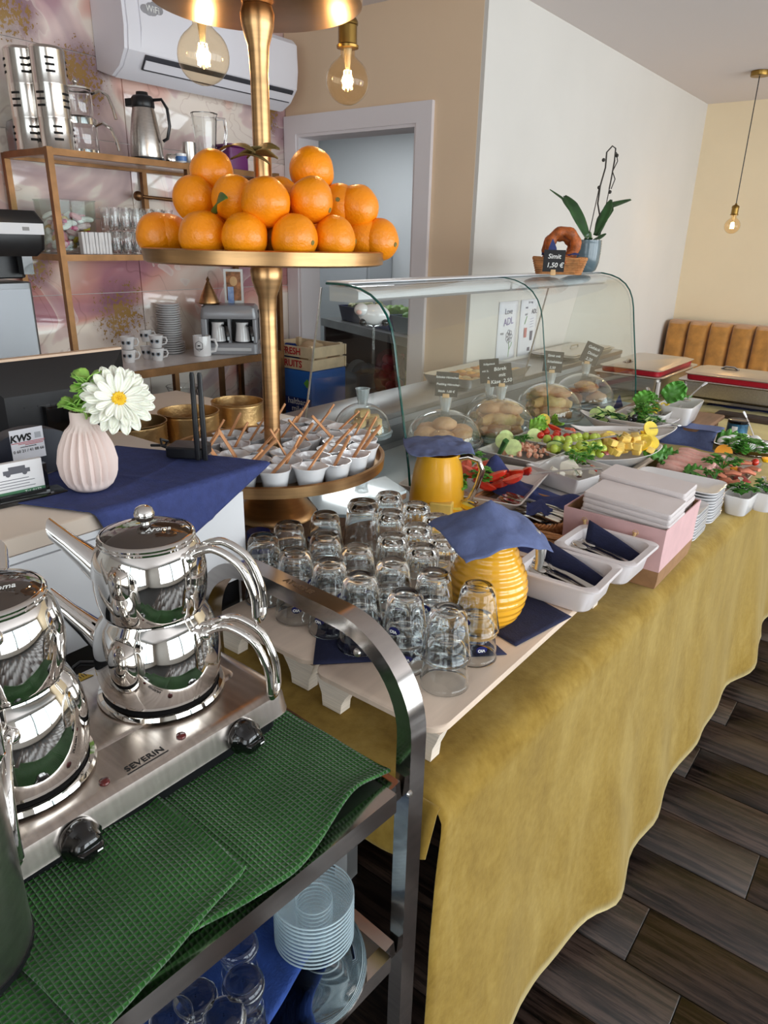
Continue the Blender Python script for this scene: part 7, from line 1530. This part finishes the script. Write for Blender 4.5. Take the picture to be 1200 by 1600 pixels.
# green waffle towel
def towel_mat():
    m = bpy.data.materials.new('green_waffle'); m.use_nodes = True; tt = NT(m); b = tt.n['Principled BSDF']; g = tt.mapping(tt.coord('Object'), (1, 1, 1), (0, 0, .06))
    sep = tt.new('ShaderNodeSeparateXYZ'); tt.link(g, sep.inputs[0]); K = 2 * PI / .0062
    sx = tt.math('ABSOLUTE', tt.math('SINE', tt.math('MULTIPLY', sep.outputs[0], K / 2))); sy = tt.math('ABSOLUTE', tt.math('SINE', tt.math('MULTIPLY', sep.outputs[1], K / 2)))
    h = tt.math('MINIMUM', sx, sy)                                    # pits between raised threads
    hh = tt.math('POWER', h, .6)
    c = tt.mix(1.0, tt.ramp(hh, [(.1, (58, 120, 46)), (.5, (52, 112, 42)), (.95, (32, 82, 27))]), tt.ramp(tt.noise(g, 9, 4), [(.3, (205, 215, 205)), (.7, (255, 255, 255))]), 'MULTIPLY'); tt.link(c, b.inputs['Base Color'])
    b.inputs['Roughness'].default_value = .95; b.inputs['Sheen Weight'].default_value = .3; b.inputs['Specular IOR Level'].default_value = .1
    bp = tt.new('ShaderNodeBump'); bp.inputs['Strength'].default_value = 1.0; bp.inputs['Distance'].default_value = .0028; bp.invert = True; tt.link(hh, bp.inputs['Height']); tt.link(bp.outputs[0], b.inputs['Normal']); return m
TOW = towel_mat()
ti = tm_.inverted()
def bilerp(c, u, v): return c[0].lerp(c[1], u).lerp(c[3].lerp(c[2], u), v)
c_ = [at(616, 1192, TT), at(440, 1085, TT), at(100, 1290, TT), at(30, 1640, TT)]
c_ = [Vector((-.428, .592)), Vector((-.640, .596)), Vector((-.668, .105)), Vector((-.462, .078))]
def tf(u, v):
    p = bilerp([Vector((q.x, q.y, 0)) for q in c_], u, v)
    e = .010 * math.sin(v * 11 + .5) * (1 - u) ** 4 - .012 * (1 - u) ** 6 * math.sin(v * PI) + (.012 * (1 - v) ** 8 * math.sin(u * 3.14))
    p.x += -e
    z = TT + .0035 + .010 * math.exp(-((v - .16) / .10) ** 2) * (1 - u * .6) + .005 * math.exp(-((v - .42) / .06) ** 2 - ((u - .4) / .5) ** 2) + .003 * (1 + mnoise.noise(Vector((p.x * 16, p.y * 16, 2)))) + .006 * math.exp(-((u) / .05) ** 2) * (.5 + .5 * math.sin(v * 14))
    return (p.x, p.y, z)
tw_ = thing('waffle_towel', 'green waffle weave towel spread over the front of the trolley top', 'towel', (0, 0, 0))
obj('lower_layer', MB().grid(40, 60, tf), TOW, tw_, angle=0, solid=.004, offset=1)
d_ = [at(228, 1238, TT + .012), at(386, 1364, TT + .012), at(150, 1640, TT + .012), at(-60, 1420, TT + .012)]
def tf2(u, v):
    p = bilerp(d_, u, v); z = TT + .013 + .0045 * (1 + mnoise.noise(Vector((p.x * 14, p.y * 14, 6)))) + .006 * math.exp(-((v - .35) / .12) ** 2) * (1 - u) + .004 * math.exp(-(v / .03) ** 2)
    if v < .06 or u > .95: z += .0012
    return (p.x, p.y, z)
obj('folded_layer', MB().grid(40, 40, tf2), TOW, tw_, angle=0, solid=.004, offset=1)
for ch in tw_.children:
    for p_ in ch.data.polygons: p_.use_smooth = True

# ================================================================ double hotplate
HZ = TT - .003; HT = .928
a_, b_ = Vector((-.595, .572)), Vector((-.607, .112)); hang = math.atan2(b_.y - a_.y, b_.x - a_.x) + PI / 2     # front edge runs a->b
hc = (a_ + b_) / 2 + Vector((-.125, 0)); hl, hw_ = .235, .125
t = thing('double_hotplate', 'stainless steel double hotplate with two black knobs under the kettles', 'hotplate', (hc.x, hc.y, HZ), hang); hh_ = HT - HZ
HP = M('hotplate_steel', (196, 186, 178), .24, 1.0, var=.05, vs=5, stretch=(3, 30, 3))
obj('base', slab(MB(), hw_ - .012, hl - .010, .016, hh_ - .031, .02, .003), BLACK, t)
obj('top_sheet', MB().loft([rr(hw_ + .004, hl + .004, .026, hh_ - .034, 6), rr(hw_ + .003, hl + .003, .026, hh_ - .030, 6), rr(hw_, hl, .024, hh_ - .012, 6), rr(hw_ - .002, hl - .002, .024, hh_ - .004, 6), rr(hw_ - .008, hl - .008, .022, hh_ - .0005, 6), rr(hw_ - .018, hl - .018, .02, hh_, 6)]), HP, t)
obj('raised_panel', MB().loft([rr(.082, hl - .028, .018, hh_ + .0001, 5, -.032), rr(.079, hl - .031, .018, hh_ + .0022, 5, -.032)]), HP, t)
obj('centre_rib', MB().box(-.100, .028, -.0015, .0015, hh_ + .0023, hh_ + .0034), HP, t)
for sx in (-1, 1):
    for sy in (-1, 1): obj('foot', MB().lathe([(.012, 0), (.014, .002), (.012, .0158)], 14, mat=Matrix.Translation((sx * .09, sy * .2, 0))), BLACK, t)
hm = Matrix.Translation((hc.x, hc.y, HZ)) @ Matrix.Rotation(hang, 4, 'Z'); hi = hm.inverted()
K1, K2 = at(253, 1062, HT + .012), at(28, 1192, HT + .012)
for K in (K1, K2):
    q = hi @ K; mm = Matrix.Translation((q.x, q.y, 0))
    obj('plate_ring', MB().lathe([(.080, hh_ + .0024), (.083, hh_ + .004), (.081, hh_ + .009), (.076, hh_ + .0095), (.074, hh_ + .007)], 48, mat=mm), CHROME, t); obj('heating_plate', MB().lathe([(.0738, hh_ + .0024), (.0738, hh_ + .009), (.070, hh_ + .0102), (.002, hh_ + .0102)], 44, mat=mm), M('cast_iron', (22, 21, 22), .55), t)
for px, py in ((363, 1138), (110, 1297)):
    q = hi @ at(px, py, HT - .026); q.x = hw_
    mm = Matrix.Translation((q.x, q.y, hh_ - .026)) @ Matrix.Rotation(PI / 2, 4, 'Y')
    kb = obj('knob', MB().lathe([(.021, .0), (.0225, .003), (.0222, .012), (.0185, .0155), (.0175, .022), (.0150, .0275), (.009, .0305), (.002, .031)], 28, mat=mm, wob=lambda a, z: .0009 * math.cos(a * 2 * PI * 7) if .004 < z < .014 else 0), BLACKG, t)
    obj('grip', MB().loft([rr(.0042, .0145, .003, .018, 3), rr(.0042, .0145, .003, .030, 3), rr(.0030, .011, .002, .0345, 3)], mat=mm), BLACKG, kb); obj('marker', MB().box(-.001, .001, .004, .010, .0346, .0349, mat=mm), CHALK, kb)
for px, py in ((283, 1150), (163, 1222)):
    q = hi @ at(px, py, HT); obj('pilot_light', MB().lathe([(.0062, hh_ + .0001), (.0058, hh_ + .002), (.003, hh_ + .003), (.0003, hh_ + .0032)], 20, mat=Matrix.Translation((q.x, q.y, 0))), M('red_lens', (96, 10, 12), .12, coat=.6), t)
q = hi @ at(226, 1186, HT); tx = text('lettering', 'SEVERIN', .0125, INK, t, (q.x, q.y, hh_ + .0004), (0, 0, PI / 2), sx=1.1); obj('underline', MB().box(q.x + .0075, q.x + .0085, q.y - .027, q.y + .027, hh_ + .0001, hh_ + .0005), INK, t)
q = hi @ at(131, 1060, HT); tr = [(q.x + .013 * math.cos(a), q.y + .013 * math.sin(a)) for a in (PI, PI + 2.094, PI + 4.189)]
wr = obj('warning_sticker', MB().loft([[(x, y, hh_ + .0023) for x, y in tr], [(x, y, hh_ + .0028) for x, y in tr]]), M('warning_yellow', (222, 182, 60), .5), t)
for k in range(3): obj('heat_mark', MB().tube([(q.x - .003 + .0045 * 0 + .004 * math.sin(s * 1.4) * .3 + s * .0022 - .004, q.y - .004 + k * .004, hh_ + .0030) for s in range(5)], .0006, 4), INK, wr)

# ================================================================ double teapots
GLID = M('smoked_lid_glass', (70, 58, 50), .03, trans=.35, ior=1.4, coat=1.0)
def teapot(K, hdir, label, which):
    z0 = K.z + .0015; hd = Vector((math.cos(hdir), math.sin(hdir), 0)); sd = Vector((-hd.y, hd.x, 0))
    def spout(tt_, zb, R, L):
        a0 = Vector((0, 0, zb)) - hd * (R - .004); tip = Vector((0, 0, zb + L * .62)) - hd * (R + L * .80); pts = [a0, a0.lerp(tip, .35), a0.lerp(tip, .7), tip]; rad = [.021, .016, .0125, .0115]
        rings = []
        for i, p in enumerate(pts):
            d = (tip - a0).normalized(); u = d.cross(sd).normalized(); slant = d * .010 if i == 3 else Vector((0, 0, 0))
            rings.append([tuple(p + sd * rad[i] * math.cos(2 * PI * j / 18) + u * rad[i] * math.sin(2 * PI * j / 18) + slant * (-math.sin(2 * PI * j / 18)) * 1.2) for j in range(18)])
        inner = [[tuple(Vector(p).lerp(pts[k], .14)) for p in rings[k]] for k in (3, 2)]
        sp = obj('spout', MB().loft(rings + inner, cap0=False), CHROME, tt_)
        return sp
    def handle(tt_, zb, R, Lh, drop):
        for s in (-.0125, .0125):
            pts = [Vector((0, 0, zb)) + hd * (R - .003), Vector((0, 0, zb + .012)) + hd * (R + .018), Vector((0, 0, zb + .013)) + hd * (R + Lh * .45), Vector((0, 0, zb - .004)) + hd * (R + Lh * .78), Vector((0, 0, zb - drop * .55)) + hd * (R + Lh * .97), Vector((0, 0, zb - drop)) + hd * (R + Lh)]
            pts = [p + sd * s for p in pts]
            def smooth(P):
                out = []
                for i in range(len(P) - 1):
                    p0, p1, p2, p3 = P[max(i - 1, 0)], P[i], P[i + 1], P[min(i + 2, len(P) - 1)]
                    for k in range(5):
                        t_ = k / 5; out.append(.5 * ((2 * p1) + (-p0 + p2) * t_ + (2 * p0 - 5 * p1 + 4 * p2 - p3) * t_ ** 2 + (-p0 + 3 * p1 - 3 * p2 + p3) * t_ ** 3))
                return out + [P[-1]]
            h_ = obj('handle', MB().tube(smooth(pts), .0052, 12), CHROME, tt_)
            if s < 0: obj('handle_end', MB().tube([pts[-1] + Vector((0, 0, -.0)), pts[-1] + Vector((0, 0, -.008)) + sd * .004, pts[-1] + Vector((0, 0, -.010)) + sd * .0125, pts[-1] + Vector((0, 0, -.008)) + sd * .021, pts[-1] + sd * .025], .0052, 12), CHROME, h_)
            obj('socket', MB().ball(tuple(pts[0] + hd * .002), (.0085, .0085, .0085), 12, 8), CHROME, h_)
    lo = thing('lower_kettle', f'polished steel lower kettle {label}', 'kettle', (K.x, K.y, z0), 0, 'polished double teapots')
    obj('body', MB().lathe([(.070, 0), (.0745, .002), (.0765, .008), (.079, .022), (.0808, .04), (.0805, .058), (.078, .076), (.0735, .092), (.068, .103), (.0635, .110), (.0625, .1125), (.058, .113)], 64), CHROME, lo)
    spout(lo, .048, .080, .085); handle(lo, .088, .076, .085, .075)
    z1 = z0 + .1135
    up = thing('upper_teapot', f'polished steel upper teapot with smoked lid, {label}', 'teapot', (K.x, K.y, z1), 0, 'polished double teapots')
    obj('body', MB().lathe([(.058, 0), (.0635, .001), (.0655, .006), (.0685, .02), (.0702, .038), (.0700, .056), (.0675, .072), (.063, .085), (.0585, .092), (.0595, .095), (.058, .0965), (.055, .0955)], 64), CHROME, up)
    spout(up, .040, .069, .080); handle(up, .080, .064, .082, .070)
    ld = obj('lid', MB().lathe([(.0572, .0968), (.0575, .099), (.050, .1045), (.035, .1095), (.018, .112), (.003, .1128)], 48), GLID, up); obj('lid_ring', MB().lathe([(.0545, .0990), (.0585, .0968), (.0592, .0992), (.0575, .1014), (.0545, .1022)], 56, cap0=False, cap1=False), CHROME, up)
    kn = obj('lid_knob', MB().lathe([(.006, .112), (.0055, .116), (.010, .1185), (.0125, .124), (.0125, .1275), (.010, .1335), (.005, .1368), (.0008, .1375)], 28), CHROME, up)
    rz = math.atan2(-K.y, -K.x) + PI / 2; d0 = Vector((math.cos(rz - PI / 2), math.sin(rz - PI / 2), 0)); tx = Vector((math.cos(rz), math.sin(rz), 0))
    text('lettering', 'Aroma', .0105, CHALK, ld, tuple(d0 * .022 + tx * .014 + Vector((0, 0, .1128))), (.22, 0, rz), shear=.3)
teapot(K1, .45, 'handles towards the glasses', 0)
teapot(K2, -.52, 'cut off by the left edge of the picture', 1)
# cable behind the hotplate
mb = MB().tube([tuple(at(*q)) for q in ((112, 1058, .885), (116, 1042, .90), (125, 1036, .905), (145, 1036, .90), (160, 1038, .89), (172, 1045, .88))], .0035, 8)
tag(obj('power_cable', mb, BLACK), 'black power cable loop behind the hotplate', 'cable')
# ================================================================ airpot at the left edge, cut by the frame
AP = Vector((-.590, .128))
t = thing('steel_airpot', 'brushed steel cylinder of an airpot cut off at the lower left edge', 'airpot', (AP.x, AP.y, TT + .017), 0)
obj('body', MB().lathe([(.066, .004), (.068, .010), (.068, .20), (.064, .214)], 48), STEEL, t); obj('base', MB().lathe([(.066, 0), (.069, .002), (.069, .009), (.066, .0095)], 48), BLACK, t)
obj('pump_head', MB().lathe([(.060, .2145), (.066, .218), (.066, .238), (.05, .25), (.002, .252)], 36), BLACK, t)

# ================================================================ lower shelf of the trolley
LZ2 = .5575
q = at(520, 1500, LZ2)
t = thing('oval_tray', 'oval stainless steel tray on the lower trolley shelf', 'tray', (-.545, .475, LZ2), ta + .1)
def ov(f, z): return [(.145 * f * math.cos(a), .115 * f * math.sin(a), z) for a in [2 * PI * k / 56 for k in range(56)]]
obj('tray', MB().loft([ov(.82, 0), ov(.86, .002), ov(.95, .012), ov(1.0, .014), ov(.995, .0155), ov(.94, .0135), ov(.85, .0035)]), CHROME, t)
nb = [at(430, 1400, LZ2 + .02), at(505, 1520, LZ2 + .02), at(520, 1660, LZ2 + .02), at(240, 1640, LZ2 + .02), at(330, 1430, LZ2 + .02)]
def nf(u, v):
    p = bilerp([Vector((-.50, .545, 0)), Vector((-.455, .36, 0)), Vector((-.62, .20, 0)), Vector((-.74, .44, 0))], u, v)
    return (p.x, p.y, LZ2 + .017 + .006 * (1 + mnoise.noise(Vector((p.x * 18, p.y * 18, 4)))) )
tag(obj('blue_napkin', MB().grid(26, 26, nf), M('royal_blue_napkin', (40, 70, 140), .85, var=.1, vs=50, bump=.3, bs=250), solid=.001, offset=1), 'bright blue paper napkin under the small tea glasses on the lower shelf', 'napkin')
sg = MB().lathe([(.024, 0), (.030, .001), (.050, .009), (.0545, .0118), (.0535, .0122), (.030, .0045), (.024, .004), (.023, .0055), (.010, .0055), (.001, .0052)], 40, cap1=False)
sg.tube([(.0552 * math.cos(a), .0552 * math.sin(a), .0122) for a in [2 * PI * k / 48 for k in range(48)]], .0012, 6, mi=1, closed=True); sg.tube([(.0255 * math.cos(a), .0255 * math.sin(a), .0035) for a in [2 * PI * k / 32 for k in range(32)]], .0010, 6, mi=1, closed=True)  # rings added as painted highlights on rim and foot
sg = sg.mesh('glass_saucer', [M('saucer_haze_glass', (200, 220, 228), .05, alpha=.10, coat=1.0), M('saucer_rim_highlight', (206, 226, 234), .08, alpha=.62, coat=1.0)], 60)  # optical haze put into the glass colour, highlights into the rings
S1 = Vector((-.505, .520)); 
for k in range(11): tag(obj('glass_saucer', sg, None, None, (S1.x, S1.y, LZ2 + .0165 + k * .0072)), ('top glass saucer of the stack on the oval tray' if k == 10 else ORD[k] + ' clear glass saucer from the bottom of the front stack'), 'saucer', 'glass saucers stacked on the oval tray')
for k in range(6): tag(obj('glass_saucer', sg, None, None, (S1.x - .118, S1.y + .022, LZ2 + .002 + k * .0082)), ORD[k] + ' glass saucer from the bottom of the half hidden stack', 'saucer', 'glass saucers of the hidden stack')
tgl = MB().lathe([(.0255, .0008), (.0265, 0), (.0275, .0008), (.0250, .022), (.0210, .036), (.0225, .050), (.0262, .066), (.0245, .074), (.0185, .0785), (.0145, .079), (.006, .0778), (.0008, .0776)], 36, cap0=False, cap1=False)
tgi = MB().lathe([(.0255, .0008), (.0232, .022), (.0192, .036), (.0205, .050), (.0240, .064), (.021, .070), (.001, .0715)], 36, cap0=False, cap1=False); tgl.add(tgi.v, tgi.f); tgl = tgl.mesh('tea_glass', GLASS, 60)
for px, py, lab in ((372, 1478, 'upturned waisted tea glass nearest the saucers on the blue napkin'), (380, 1538, 'upturned waisted tea glass in the second row on the blue napkin'), (306, 1562, 'upturned waisted tea glass at the left of the blue napkin'), (350, 1592, 'upturned waisted tea glass at the bottom edge of the picture'), (268, 1592, 'upturned waisted tea glass at the lower left under the towel edge')):
    p = at(px, py, LZ2 + .10); tag(obj('tea_glass', tgl, None, None, (p.x, p.y, LZ2 + .031)), lab, 'tea glass', 'tea glasses on the lower shelf')
